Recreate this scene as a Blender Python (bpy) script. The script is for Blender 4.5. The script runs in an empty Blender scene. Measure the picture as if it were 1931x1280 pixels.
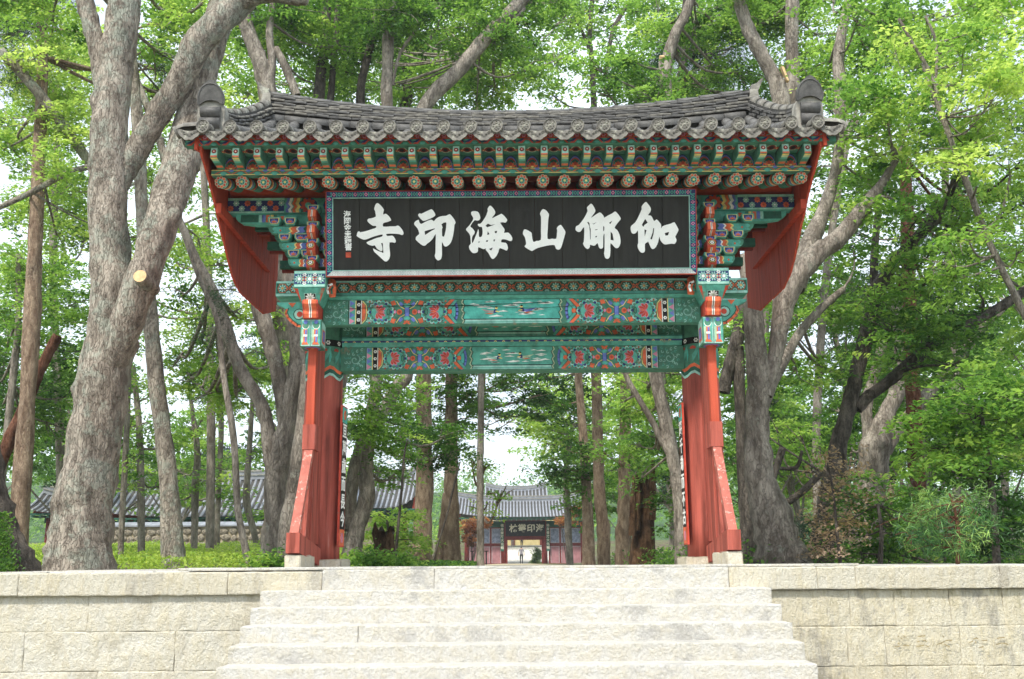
import bpy, math, random
import numpy as np
from mathutils import Vector, Matrix, noise
from mathutils.geometry import tessellate_polygon

SC = bpy.context.scene
COL = SC.collection
R = math.radians

# ---------------------------------------------------------------- camera
F_PX, PITCH, ROLL, CAM_Z = 1900.0, R(12.5), R(0.42), 0.06
cam_d = bpy.data.cameras.new('camera')
cam_d.sensor_width = 36.0
cam_d.lens = 36.0 * F_PX / 1931.0
cam_d.clip_start = 0.1
cam_d.clip_end = 1500.0
cam = bpy.data.objects.new('camera', cam_d)
COL.objects.link(cam)
cam.matrix_world = (Matrix.Translation((0, 0, CAM_Z)) @ Matrix.Rotation(R(90) + PITCH, 4, 'X')
                    @ Matrix.Rotation(-ROLL, 4, 'Z'))
SC.camera = cam

# ---------------------------------------------------------------- sky, sun, exposure
SUN_EL, SUN_AZ = R(53), R(-150)          # sun high, behind the viewer and to the left
world = bpy.data.worlds.new('World')
SC.world = world
world.use_nodes = True
wn, wl = world.node_tree.nodes, world.node_tree.links
wn.clear()
w_out = wn.new('ShaderNodeOutputWorld')
w_bg = wn.new('ShaderNodeBackground')
w_sky = wn.new('ShaderNodeTexSky')
w_sky.sky_type = 'NISHITA'
w_sky.sun_disc = False
w_sky.sun_elevation = SUN_EL
w_sky.sun_rotation = SUN_AZ
w_sky.air_density = 1.2
w_sky.dust_density = 3.0
w_co = wn.new('ShaderNodeTexCoord')
w_no = wn.new('ShaderNodeTexNoise')
w_no.inputs['Scale'].default_value = 3.0
w_no.inputs['Detail'].default_value = 6.0
w_rp = wn.new('ShaderNodeMapRange')
w_rp.inputs['From Min'].default_value = 0.30
w_rp.inputs['From Max'].default_value = 0.55
w_rp.inputs['To Min'].default_value = 0.35
w_rp.inputs['To Max'].default_value = 1.0
w_mx = wn.new('ShaderNodeMix')
w_mx.data_type = 'RGBA'
w_mx.inputs['B'].default_value = (6.6, 7.4, 8.2, 1)      # bright thin cloud over the whole sky
w_bg.inputs['Strength'].default_value = 0.12
wl.new(w_co.outputs['Generated'], w_no.inputs['Vector'])
wl.new(w_no.outputs['Fac'], w_rp.inputs['Value'])
wl.new(w_rp.outputs['Result'], w_mx.inputs['Factor'])
wl.new(w_sky.outputs['Color'], w_mx.inputs['A'])
wl.new(w_mx.outputs['Result'], w_bg.inputs['Color'])
wl.new(w_bg.outputs['Background'], w_out.inputs['Surface'])

sun_d = bpy.data.lights.new('sun', 'SUN')
sun_d.energy = 2.5
sun_d.angle = R(5)
sun_d.color = (1.0, 0.95, 0.86)
sun = bpy.data.objects.new('sun', sun_d)
COL.objects.link(sun)
_sd = Vector((math.sin(SUN_AZ) * math.cos(SUN_EL), math.cos(SUN_AZ) * math.cos(SUN_EL), math.sin(SUN_EL)))
sun.rotation_euler = _sd.to_track_quat('Z', 'Y').to_euler()
sun.location = _sd * 60

SC.view_settings.view_transform = 'Standard'
SC.view_settings.look = 'None'
SC.view_settings.gamma = 1.0
SC.view_settings.use_curve_mapping = False
SC.view_settings.exposure = 0.88
SC.render.engine = 'CYCLES'
SC.cycles.max_bounces = 8
SC.cycles.diffuse_bounces = 4
SC.cycles.glossy_bounces = 2
SC.cycles.transmission_bounces = 5
SC.cycles.transparent_max_bounces = 4
SC.cycles.use_denoising = True
SC.cycles.use_adaptive_sampling = True
SC.cycles.adaptive_threshold = 0.02
try:
    SC.cycles.denoiser = 'OPENIMAGEDENOISE'
except Exception:
    pass

# ---------------------------------------------------------------- helpers
CP, SP = math.cos(PITCH), math.sin(PITCH)
CR, SR = math.cos(ROLL), math.sin(ROLL)


def at(u, v, Y):
    """world point at distance Y that the photograph shows at column u, row v (1931 x 1280)"""
    a, b = (u - 965.5) / F_PX, (640.0 - v) / F_PX
    dx, dv = a * CR + b * SR, -a * SR + b * CR
    k = Y / (CP - dv * SP)
    return Vector((dx * k, Y, CAM_Z + (SP + dv * CP) * k))


def mpp(u, v, Y):
    """metres per photograph pixel there"""
    b = (640.0 - v) / F_PX
    return Y / (CP - b * SP) / F_PX


def srgb(h, k=1.0):
    h = h.lstrip('#')
    o = []
    for i in (0, 2, 4):
        c = int(h[i:i + 2], 16) / 255.0
        c = c / 12.92 if c <= 0.04045 else ((c + 0.055) / 1.055) ** 2.4
        o.append(c * k)
    return tuple(o)


def nm(nt, kind, **kw):
    n = nt.nodes.new(kind)
    for k, v in kw.items():
        n.inputs[k.replace('_', ' ')].default_value = v
    return n


def mat(name, col, rough=0.6, var=0.12, scale=6.0, bump=0.0, bscale=40.0, col2=None, spec=0.3, coord='Object', wear=None, stretch=None):
    """painted / plain surface: base colour broken up by noise, optional second colour in worn patches"""
    m = bpy.data.materials.new(name)
    m.use_nodes = True
    nt = m.node_tree
    bs = nt.nodes['Principled BSDF']
    bs.inputs['Roughness'].default_value = rough
    bs.inputs['Specular IOR Level'].default_value = spec
    tc = nt.nodes.new('ShaderNodeTexCoord')
    vec = tc.outputs[coord] if coord != 'Position' else nt.nodes.new('ShaderNodeNewGeometry').outputs['Position']
    if stretch:
        mp = nt.nodes.new('ShaderNodeMapping')
        mp.inputs['Scale'].default_value = stretch
        nt.links.new(vec, mp.inputs['Vector'])
        vec = mp.outputs['Vector']
    n1 = nm(nt, 'ShaderNodeTexNoise', Scale=scale, Detail=5.0, Roughness=0.65)
    nt.links.new(vec, n1.inputs['Vector'])
    mx = nt.nodes.new('ShaderNodeMix')
    mx.data_type = 'RGBA'
    c2 = col2 if col2 else tuple(c * (1 - 2.2 * var) for c in col)
    mx.inputs['A'].default_value = (*c2, 1)
    mx.inputs['B'].default_value = (*[min(1, c * (1 + var)) for c in col], 1)
    rp = nm(nt, 'ShaderNodeMapRange', From_Min=0.32, From_Max=0.62)
    nt.links.new(n1.outputs['Fac'], rp.inputs['Value'])
    nt.links.new(rp.outputs['Result'], mx.inputs['Factor'])
    out = mx.outputs['Result']
    if wear:
        n3 = nm(nt, 'ShaderNodeTexNoise', Scale=wear[1], Detail=8.0, Roughness=0.75)
        nt.links.new(vec, n3.inputs['Vector'])
        r3 = nm(nt, 'ShaderNodeMapRange', From_Min=wear[2], From_Max=wear[2] + 0.09)
        nt.links.new(n3.outputs['Fac'], r3.inputs['Value'])
        m3 = nt.nodes.new('ShaderNodeMix')
        m3.data_type = 'RGBA'
        m3.inputs['B'].default_value = (*wear[0], 1)
        nt.links.new(r3.outputs['Result'], m3.inputs['Factor'])
        nt.links.new(out, m3.inputs['A'])
        out = m3.outputs['Result']
    nt.links.new(out, bs.inputs['Base Color'])
    if bump:
        n2 = nm(nt, 'ShaderNodeTexNoise', Scale=bscale, Detail=6.0, Roughness=0.7)
        nt.links.new(vec, n2.inputs['Vector'])
        bp = nm(nt, 'ShaderNodeBump', Strength=bump, Distance=0.02)
        nt.links.new(n2.outputs['Fac'], bp.inputs['Height'])
        nt.links.new(bp.outputs['Normal'], bs.inputs['Normal'])
    return m


def stone_mat(name, base, stain, speck, stain_lo, streak=1.0, moss=None):
    m = bpy.data.materials.new(name)
    m.use_nodes = True
    nt = m.node_tree
    L = nt.links.new
    bs = nt.nodes['Principled BSDF']
    bs.inputs['Roughness'].default_value = 0.9
    bs.inputs['Specular IOR Level'].default_value = 0.15
    tc = nt.nodes.new('ShaderNodeTexCoord')
    mp = nt.nodes.new('ShaderNodeMapping')
    mp.inputs['Scale'].default_value = (1, 1, 1 / streak)
    geo = nt.nodes.new('ShaderNodeNewGeometry')
    L(geo.outputs['Position'], mp.inputs['Vector'])
    oi = nt.nodes.new('ShaderNodeObjectInfo')

    def mixc(fac, a, b):
        x = nt.nodes.new('ShaderNodeMix')
        x.data_type = 'RGBA'
        L(fac, x.inputs['Factor'])
        if isinstance(a, tuple):
            x.inputs['A'].default_value = (*a, 1)
        else:
            L(a, x.inputs['A'])
        x.inputs['B'].default_value = (*b, 1)
        return x.outputs['Result']

    def rng(val, lo, hi, t0=0.0, t1=1.0):
        r = nm(nt, 'ShaderNodeMapRange', From_Min=lo, From_Max=hi, To_Min=t0, To_Max=t1)
        L(val, r.inputs['Value'])
        return r.outputs['Result']
    nbig = nm(nt, 'ShaderNodeTexNoise', Scale=2.2, Detail=8.0, Roughness=0.68)
    L(mp.outputs['Vector'], nbig.inputs['Vector'])
    nmid = nm(nt, 'ShaderNodeTexNoise', Scale=9.0, Detail=5.0, Roughness=0.7)
    L(mp.outputs['Vector'], nmid.inputs['Vector'])
    nf = nm(nt, 'ShaderNodeTexNoise', Scale=34.0, Detail=5.0, Roughness=0.8)
    L(tc.outputs['Object'], nf.inputs['Vector'])
    warm = tuple(min(1, c * f) for c, f in zip(base, (0.97, 0.92, 0.80)))
    c = mixc(rng(nmid.outputs['Fac'], 0.40, 0.66), base, warm)
    c = mixc(rng(oi.outputs['Random'], 0.0, 1.0, 0.0, 0.25), c, tuple(k * 0.80 for k in warm))
    c = mixc(rng(nbig.outputs['Fac'], stain_lo, stain_lo + 0.09, 0, 0.75), c, stain)
    if moss:
        nml = nm(nt, 'ShaderNodeTexNoise', Scale=8.0, Detail=9.0, Roughness=0.8)
        L(geo.outputs['Position'], nml.inputs['Vector'])
        c = mixc(rng(nml.outputs['Fac'], 0.56, 0.63, 0, 0.6), c, (0.33, 0.31, 0.29))
        nmo = nm(nt, 'ShaderNodeTexNoise', Scale=4.5, Detail=8.0, Roughness=0.8)
        L(mp.outputs['Vector'], nmo.inputs['Vector'])
        c = mixc(rng(nmo.outputs['Fac'], 0.56, 0.68, 0, 0.8), c, moss)
    c = mixc(rng(nf.outputs['Fac'], 0.53, 0.70, 0, 0.75), c, speck)
    c = mixc(rng(nf.outputs['Fac'], 0.46, 0.36, 0, 0.6), c, (0.86, 0.84, 0.78))
    L(c, bs.inputs['Base Color'])
    ad = nt.nodes.new('ShaderNodeMath')
    ad.operation = 'MULTIPLY_ADD'
    ad.inputs[1].default_value = 2.0
    L(nmid.outputs['Fac'], ad.inputs[0])
    L(nf.outputs['Fac'], ad.inputs[2])
    bp = nm(nt, 'ShaderNodeBump', Strength=0.9, Distance=0.035)
    L(ad.outputs['Value'], bp.inputs['Height'])
    L(bp.outputs['Normal'], bs.inputs['Normal'])
    return m


def bark_mat(name, c_dark, c_light, lichen=None, lich_lo=0.58, scale=5.0, bump=0.9):
    m = bpy.data.materials.new(name)
    m.use_nodes = True
    nt = m.node_tree
    L = nt.links.new
    bs = nt.nodes['Principled BSDF']
    bs.inputs['Roughness'].default_value = 0.92
    bs.inputs['Specular IOR Level'].default_value = 0.12
    tc = nt.nodes.new('ShaderNodeTexCoord')
    mp = nt.nodes.new('ShaderNodeMapping')
    mp.inputs['Scale'].default_value = (1, 1, 0.30)
    L(tc.outputs['Object'], mp.inputs['Vector'])
    n1 = nm(nt, 'ShaderNodeTexNoise', Scale=scale, Detail=9.0, Roughness=0.72)
    L(mp.outputs['Vector'], n1.inputs['Vector'])
    vo = nm(nt, 'ShaderNodeTexVoronoi', Scale=scale * 3.0)
    vo.feature = 'DISTANCE_TO_EDGE'
    wn_ = nm(nt, 'ShaderNodeTexNoise', Scale=scale * 2.0, Detail=4.0)
    L(mp.outputs['Vector'], wn_.inputs['Vector'])
    wm_ = nt.nodes.new('ShaderNodeMix')
    wm_.data_type = 'RGBA'
    wm_.blend_type = 'LINEAR_LIGHT'
    wm_.inputs['Factor'].default_value = 0.12
    L(mp.outputs['Vector'], wm_.inputs['A'])
    L(wn_.outputs['Color'], wm_.inputs['B'])
    L(wm_.outputs['Result'], vo.inputs['Vector'])
    vr = nm(nt, 'ShaderNodeMapRange', From_Min=0.0, From_Max=0.09)
    L(vo.outputs['Distance'], vr.inputs['Value'])
    mx = nt.nodes.new('ShaderNodeMix')
    mx.data_type = 'RGBA'
    mx.inputs['A'].default_value = (*c_dark, 1)
    mx.inputs['B'].default_value = (*c_light, 1)
    rp = nm(nt, 'ShaderNodeMapRange', From_Min=0.40, From_Max=0.60)
    L(n1.outputs['Fac'], rp.inputs['Value'])
    L(rp.outputs['Result'], mx.inputs['Factor'])
    out = mx.outputs['Result']
    n4 = nm(nt, 'ShaderNodeTexNoise', Scale=1.3, Detail=7.0, Roughness=0.7)
    L(tc.outputs['Object'], n4.inputs['Vector'])
    r4 = nm(nt, 'ShaderNodeMapRange', From_Min=0.53, From_Max=0.62, To_Max=0.65)
    L(n4.outputs['Fac'], r4.inputs['Value'])
    m4 = nt.nodes.new('ShaderNodeMix')
    m4.data_type = 'RGBA'
    m4.inputs['B'].default_value = (*[c * .8 for c in c_dark], 1)
    L(r4.outputs['Result'], m4.inputs['Factor'])
    L(out, m4.inputs['A'])
    out = m4.outputs['Result']
    if lichen:
        n2 = nm(nt, 'ShaderNodeTexNoise', Scale=2.6, Detail=10.0, Roughness=0.78)
        L(tc.outputs['Object'], n2.inputs['Vector'])
        r2 = nm(nt, 'ShaderNodeMapRange', From_Min=lich_lo, From_Max=lich_lo + 0.07, To_Max=0.5)
        L(n2.outputs['Fac'], r2.inputs['Value'])
        m2 = nt.nodes.new('ShaderNodeMix')
        m2.data_type = 'RGBA'
        m2.inputs['B'].default_value = (*lichen, 1)
        L(r2.outputs['Result'], m2.inputs['Factor'])
        L(out, m2.inputs['A'])
        out = m2.outputs['Result']
    m5 = nt.nodes.new('ShaderNodeMix')
    m5.data_type = 'RGBA'
    m5.inputs['A'].default_value = (*[c * .55 for c in c_dark], 1)
    v5 = nm(nt, 'ShaderNodeMapRange', From_Min=0.0, From_Max=0.6, To_Min=0.45)
    L(vr.outputs['Result'], v5.inputs['Value'])
    L(v5.outputs['Result'], m5.inputs['Factor'])
    L(out, m5.inputs['B'])
    L(m5.outputs['Result'], bs.inputs['Base Color'])
    ad = nt.nodes.new('ShaderNodeMath')
    ad.operation = 'MULTIPLY_ADD'
    ad.inputs[1].default_value = 0.35
    L(vr.outputs['Result'], ad.inputs[0])
    L(n1.outputs['Fac'], ad.inputs[2])
    bp = nm(nt, 'ShaderNodeBump', Strength=bump, Distance=0.07)
    L(ad.outputs['Value'], bp.inputs['Height'])
    L(bp.outputs['Normal'], bs.inputs['Normal'])
    return m


def leaf_mat(name, stops, trans=0.4, rough=0.5):
    """leaf: colour by the leaf's own tone (kind, age), light shines through"""
    m = bpy.data.materials.new(name)
    m.use_nodes = True
    nt = m.node_tree
    L = nt.links.new
    bs = nt.nodes['Principled BSDF']
    bs.inputs['Roughness'].default_value = rough
    bs.inputs['Specular IOR Level'].default_value = 0.35
    a = nt.nodes.new('ShaderNodeAttribute')
    a.attribute_name = 'tone'
    cr = nt.nodes.new('ShaderNodeValToRGB')
    el = cr.color_ramp.elements
    el[0].position, el[0].color = 0.0, (*stops[0], 1)
    el[1].position, el[1].color = 1.0, (*stops[-1], 1)
    for i, s in enumerate(stops[1:-1]):
        e = el.new((i + 1) / (len(stops) - 1))
        e.color = (*s, 1)
    L(a.outputs['Fac'], cr.inputs['Fac'])
    L(cr.outputs['Color'], bs.inputs['Base Color'])
    tr = nt.nodes.new('ShaderNodeBsdfTranslucent')
    hs = nm(nt, 'ShaderNodeHueSaturation', Hue=0.49, Saturation=1.02, Value=1.7)
    L(cr.outputs['Color'], hs.inputs['Color'])
    L(hs.outputs['Color'], tr.inputs['Color'])
    ms = nt.nodes.new('ShaderNodeMixShader')
    ms.inputs['Fac'].default_value = trans
    L(bs.outputs['BSDF'], ms.inputs[1])
    L(tr.outputs['BSDF'], ms.inputs[2])
    L(ms.outputs['Shader'], nt.nodes['Material Output'].inputs['Surface'])
    return m


# painted colours of the woodwork
PAL = {}
for _n, _h in dict(green='#4a8069', dgreen='#2b5c4b', jade='#5aa693', ljade='#9ccabb', pale='#b0c3a0', orange='#d96a44',
                   red='#bb4a38', dred='#7a2a20', blue='#6a79bd', dblue='#303b6c', white='#f2f0e6', black='#161614',
                   yellow='#ead27c', pink='#d58aa2', turq='#55b4a3', grey='#a79a92').items():
    PAL[_n] = mat('paint_' + _n, srgb(_h), rough=0.7, var=0.16, scale=9.0, bump=0.15, bscale=60, coord='Position', wear=(srgb('#8b8168'), 5.5, 0.60))
PK = list(PAL)
PM = [PAL[k] for k in PK]
PI = {k: i for i, k in enumerate(PK)}

M = dict(
    post=mat('red_lacquer', srgb('#a5574a'), rough=0.75, var=0.24, scale=9.0, bump=0.5, bscale=26, wear=(srgb('#bd8276'), 6.0, 0.60), stretch=(1, 1, 0.07), spec=.15),
    post_new=mat('orange_lacquer', srgb('#b5523c'), rough=0.7, var=0.14, scale=9.0, bump=0.4, bscale=26, wear=(srgb('#c98268'), 8.0, 0.63), stretch=(1, 1, 0.07), spec=.15),
    red_board=mat('red_board', srgb('#b94c36'), rough=0.7, var=0.12, scale=5.0, bump=0.2, stretch=(1, 3, 0.15), spec=.15),
    soffit=mat('soffit_red', srgb('#7c2116'), rough=0.7, var=0.2),
    brace_worn_lit=mat('worn_lit_brace_paint', srgb('#b06456'), rough=0.7, var=0.14, scale=5.0, bump=0.25, wear=(srgb('#d9c3b4'), 9.0, 0.55)),  # faded paint; near-white patches also stand for light on the sloping brace
    tile=mat('roof_tile', srgb('#5d5b58'), rough=0.5, var=0.22, scale=7.0, bump=0.35, bscale=50, wear=(srgb('#8b8a82'), 5.0, 0.62)),
    tile_b=mat('roof_tile_lichen', srgb('#76726a'), rough=0.6, var=0.25, scale=9.0, bump=0.4, bscale=50, wear=(srgb('#a5a595'), 6.0, 0.55)),
    tile_dark=mat('dark_tile', srgb('#45433f'), rough=0.7, var=0.25, scale=12.0, bump=0.5, bscale=40),
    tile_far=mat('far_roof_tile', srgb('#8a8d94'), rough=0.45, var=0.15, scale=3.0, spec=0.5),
    lime=mat('lime_mortar', srgb('#98948a'), rough=0.9, var=0.2, scale=8.0, bump=0.5, bscale=25, wear=(srgb('#8d8a7a'), 7.0, 0.58)),
    board=mat('sign_black', srgb('#2a2924'), rough=0.65, var=0.16, scale=3.0, bump=0.12, bscale=40, stretch=(3, 1, 0.4)),
    board_white=mat('sign_white', srgb('#f4f4ee'), rough=0.6, var=0.03),
    frame_grey=mat('frame_lit_paint', srgb('#b9bab4'), rough=0.7, var=0.1, scale=12, wear=(srgb('#8ba89c'), 14.0, 0.55)),  # pale grey painted in for light on the bottom rail's upturned face
    stone=stone_mat('granite_step', (0.72, 0.70, 0.66), (0.47, 0.45, 0.42), (0.42, 0.40, 0.37), 0.55),
    stone_cope=stone_mat('granite_coping', (0.74, 0.69, 0.57), (0.45, 0.41, 0.34), (0.43, 0.39, 0.31), 0.53, streak=3.0),
    stone_wall=stone_mat('granite_wall', (0.80, 0.74, 0.59), (0.36, 0.33, 0.28), (0.40, 0.36, 0.29), 0.51, streak=3.0, moss=(0.26, 0.24, 0.13)),
    stone_wall_l=stone_mat('granite_wall_pale', (0.82, 0.78, 0.68), (0.60, 0.54, 0.42), (0.52, 0.47, 0.36), 0.50, streak=1.8),
    rubble=mat('rubble_stone', srgb('#8d8474'), rough=0.9, var=0.3, scale=4, bump=0.6, bscale=20),
    bark=bark_mat('bark_lichen', srgb('#746a5f'), srgb('#b8ad9e'), srgb('#b3bbab'), 0.50, scale=5.5, bump=.9),
    bark_grey=bark_mat('bark_grey', srgb('#72695f'), srgb('#ada396'), srgb('#aeb0a2'), 0.58, bump=.8),
    bark_dark=bark_mat('bark_dark', srgb('#47423c'), srgb('#7a7167'), srgb('#8d8d85'), 0.66, scale=7),
    bark_pine=bark_mat('bark_pine', srgb('#856e5c'), srgb('#bfa78f'), srgb('#c4b5a2'), 0.60, scale=8.0),
    bark_red=bark_mat('bark_red', srgb('#5a3a2c'), srgb('#8c6350'), None, scale=7.0),
    deadwood=bark_mat('deadwood', srgb('#3d2b20'), srgb('#7d614a'), None, scale=9.0),
    cutwood=mat('cut_wood', srgb('#d9b98a'), rough=0.8, var=0.12, scale=10),
    leaf=leaf_mat('leaf_broad', [srgb('#24441c'), srgb('#4d7830'), srgb('#7fa546'), srgb('#b0c662')], trans=.50),
    needle=leaf_mat('leaf_needle', [srgb('#12301f'), srgb('#24512c'), srgb('#4d7a3a'), srgb('#8fae58')], trans=0.15),
    maple_red=leaf_mat('leaf_copper', [srgb('#4a3a1e'), srgb('#7a5228'), srgb('#a06a38'), srgb('#b08a50')]),
    maple_brown=leaf_mat('leaf_brown', [srgb('#3a4420'), srgb('#6a6238'), srgb('#94805c'), srgb('#b39d86')]),
    herb=leaf_mat('leaf_herb', [srgb('#3b6224'), srgb('#769a36'), srgb('#a2bd4a'), srgb('#c3d06c')]),
    soil=mat('woodland_soil', srgb('#5f5240'), rough=0.95, var=0.3, scale=2.0, bump=0.6, bscale=12, wear=(srgb('#55702c'), 1.3, 0.5)),
)


class MB:
    """collects faces for one mesh"""

    def __init__(self):
        self.v, self.f, self.m = [], [], []

    def poly(self, pts, mi=0):
        b = len(self.v)
        self.v += [tuple(p) for p in pts]
        self.f.append(tuple(range(b, b + len(pts))))
        self.m.append(mi)

    def faces(self, vs, fs, mi=0):
        b = len(self.v)
        self.v += [tuple(p) for p in vs]
        for f in fs:
            self.f.append(tuple(b + i for i in f))
            self.m.append(mi)

    def box(self, x0, x1, y0, y1, z0, z1, mi=0):
        self.faces([(x0, y0, z0), (x1, y0, z0), (x1, y1, z0), (x0, y1, z0), (x0, y0, z1), (x1, y0, z1), (x1, y1, z1), (x0, y1, z1)],
                   [(0, 3, 2, 1), (4, 5, 6, 7), (0, 1, 5, 4), (1, 2, 6, 5), (2, 3, 7, 6), (3, 0, 4, 7)], mi)

    def prism(self, prof, axis, a0, a1, mi=0, cap=None):
        """profile of 2-D points pushed along an axis: x -> (y,z), y -> (x,z), z -> (x,y)"""
        def w(p, a):
            return {'x': (a, p[0], p[1]), 'y': (p[0], a, p[1]), 'z': (p[0], p[1], a)}[axis]
        n = len(prof)
        b = len(self.v)
        self.v += [w(p, a0) for p in prof] + [w(p, a1) for p in prof]
        for i in range(n):
            j = (i + 1) % n
            self.f.append((b + i, b + j, b + n + j, b + n + i))
            self.m.append(mi)
        c = mi if cap is None else cap
        self.f.append(tuple(b + i for i in range(n))[::-1])
        self.f.append(tuple(b + n + i for i in range(n)))
        self.m += [c, c]

    def cbox(self, x0, x1, y0, y1, z0, z1, axis='x', c=0.012, mi=0):
        """bar with its four long edges chamfered"""
        (a0, a1), (p0, p1), (q0, q1) = {'x': ((x0, x1), (y0, y1), (z0, z1)), 'y': ((y0, y1), (x0, x1), (z0, z1)), 'z': ((z0, z1), (x0, x1), (y0, y1))}[axis]
        self.prism([(p0 + c, q0), (p1 - c, q0), (p1, q0 + c), (p1, q1 - c), (p1 - c, q1), (p0 + c, q1), (p0, q1 - c), (p0, q0 + c)], axis, a0, a1, mi)

    def tube(self, pts, rad, n=12, mi=0, cap=True, ph=0.0):
        pts = [Vector(p) for p in pts]
        b = len(self.v)
        t0 = (pts[1] - pts[0]).normalized()
        u = t0.orthogonal().normalized()
        for i, p in enumerate(pts):
            t = (pts[min(i + 1, len(pts) - 1)] - pts[max(i - 1, 0)]).normalized()
            u = (u - t * u.dot(t)).normalized()
            w = t.cross(u)
            for k in range(n):
                a = 2 * math.pi * k / n + ph
                self.v.append(tuple(p + (u * math.cos(a) + w * math.sin(a)) * rad[i]))
        for i in range(len(pts) - 1):
            for k in range(n):
                j = (k + 1) % n
                self.f.append((b + i * n + k, b + i * n + j, b + (i + 1) * n + j, b + (i + 1) * n + k))
                self.m.append(mi)
        if cap:
            self.f.append(tuple(b + k for k in range(n))[::-1])
            e = b + (len(pts) - 1) * n
            self.f.append(tuple(e + k for k in range(n)))
            self.m += [mi, mi]

    def mesh(self, name, mats, smooth=False):
        me = bpy.data.meshes.new(name)
        me.from_pydata(self.v, [], self.f)
        for m_ in mats:
            me.materials.append(m_)
        if len(mats) > 1:
            me.polygons.foreach_set('material_index', self.m)
        if smooth:
            me.polygons.foreach_set('use_smooth', [True] * len(self.f))
        me.update()
        return me

    def build(self, name, mats, parent=None, smooth=False):
        if not isinstance(mats, (list, tuple)):
            mats = [mats]
        return place(name, self.mesh(name, mats, smooth), parent)


def place(name, me, parent=None, mw=None):
    """link a mesh; mw is where it stands in the world, parented or not"""
    o = bpy.data.objects.new(name, me)
    COL.objects.link(o)
    if mw is not None:
        o.matrix_basis = mw
    if parent is not None:
        o.parent = parent
        o.matrix_parent_inverse = parent.matrix_basis.inverted()
    return o


def tag(o, label=None, cat=None, group=None, kind=None):
    for k, v in (('label', label), ('category', cat), ('group', group), ('kind', kind)):
        if v:
            o[k] = v
    return o


def empty(name, loc, label=None, cat=None, group=None):
    o = bpy.data.objects.new(name, None)
    o.empty_display_size = 0.3
    o.location = loc
    o.matrix_basis = Matrix.Translation(loc)
    COL.objects.link(o)
    return tag(o, label, cat, group)


def copy_tree(o, mw, parent=None):
    """a thing and its parts again, standing at mw"""
    c = o.copy()
    COL.objects.link(c)
    if mw is not None:
        c.matrix_basis = mw
    if parent is not None:
        c.parent = parent
    for ch in list(o.children):
        copy_tree(ch, None, c)
    return c


def TR(x, y, z, rz=0.0, s=1.0, rx=0.0, ry=0.0):
    sc = s if isinstance(s, tuple) else (s, s, s)
    return (Matrix.Translation((x, y, z)) @ Matrix.Rotation(rz, 4, 'Z') @ Matrix.Rotation(ry, 4, 'Y') @ Matrix.Rotation(rx, 4, 'X')
            @ Matrix.Diagonal((*sc, 1)))


def crom(pts, n=4, closed=False):
    """Catmull-Rom through points of any dimension"""
    P = [np.array(p, float) for p in pts]
    N = len(P)
    out = []
    for i in range(N if closed else N - 1):
        g = (lambda k: P[k % N]) if closed else (lambda k: P[max(0, min(N - 1, k))])
        p0, p1, p2, p3 = g(i - 1), g(i), g(i + 1), g(i + 2)
        for j in range(n):
            t = j / n
            out.append(0.5 * ((2 * p1) + (-p0 + p2) * t + (2 * p0 - 5 * p1 + 4 * p2 - p3) * t * t + (-p0 + 3 * p1 - 3 * p2 + p3) * t ** 3))
    if not closed:
        out.append(P[-1])
    return out


def rough_block(name, w, d, h, seed, mats, amp=0.012, nx=None, nz=None, chip=0.02):
    """a dressed stone: box whose faces are slightly uneven and whose arrises are worn; origin bottom centre of the front face"""
    e = min(.014, h * .2)

    def cuts(L, n):
        return [0.0, e] + [e + (L - 2 * e) * i / n for i in range(1, n)] + [L - e, L]
    X = cuts(w, nx or max(3, int(w / 0.12)))
    Z = cuts(h, nz or max(2, int(h / 0.07)))
    Y = cuts(d, 3)
    nx, ny, nz = len(X) - 1, len(Y) - 1, len(Z) - 1
    mb = MB()
    idx = {}

    def vid(i, j, k):
        key = (i, j, k)
        if key not in idx:
            p = Vector((X[i] - w / 2, Y[j], Z[k]))
            q = Vector((p.x * 3 + seed * 3.7, p.y * 3, p.z * 3))
            nv = noise.noise_vector(q * 2.0) * amp + noise.noise_vector(q * 7.0) * amp * .4
            m_ = [1 if i == 0 else -1 if i == nx else 0, 1 if j == 0 else -1 if j == ny else 0, 1 if k == 0 else -1 if k == nz else 0]
            if sum(abs(t) for t in m_) >= 2:
                c = chip * (0.5 + 0.9 * max(-.4, noise.noise(q * 4.0)) + .5 * max(0, noise.noise(q * 11.0)))
                nv = nv + Vector(m_) * c
            idx[key] = len(mb.v)
            mb.v.append(tuple(p + nv))
        return idx[key]
    for i in range(nx):
        for k in range(nz):
            for j, fl in ((0, 1), (ny, 0)):
                q = [vid(i, j, k), vid(i + 1, j, k), vid(i + 1, j, k + 1), vid(i, j, k + 1)]
                mb.f.append(tuple(q if fl else q[::-1]))
        for j in range(ny):
            for k, fl in ((0, 0), (nz, 1)):
                q = [vid(i, j, k), vid(i + 1, j, k), vid(i + 1, j + 1, k), vid(i, j + 1, k)]
                mb.f.append(tuple(q if fl else q[::-1]))
    for j in range(ny):
        for k in range(nz):
            for i, fl in ((0, 0), (nx, 1)):
                q = [vid(i, j, k), vid(i, j + 1, k), vid(i, j + 1, k + 1), vid(i, j, k + 1)]
                mb.f.append(tuple(q if fl else q[::-1]))
    mb.m = [0] * len(mb.f)
    return mb.mesh(name, [mats], smooth=False)


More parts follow.
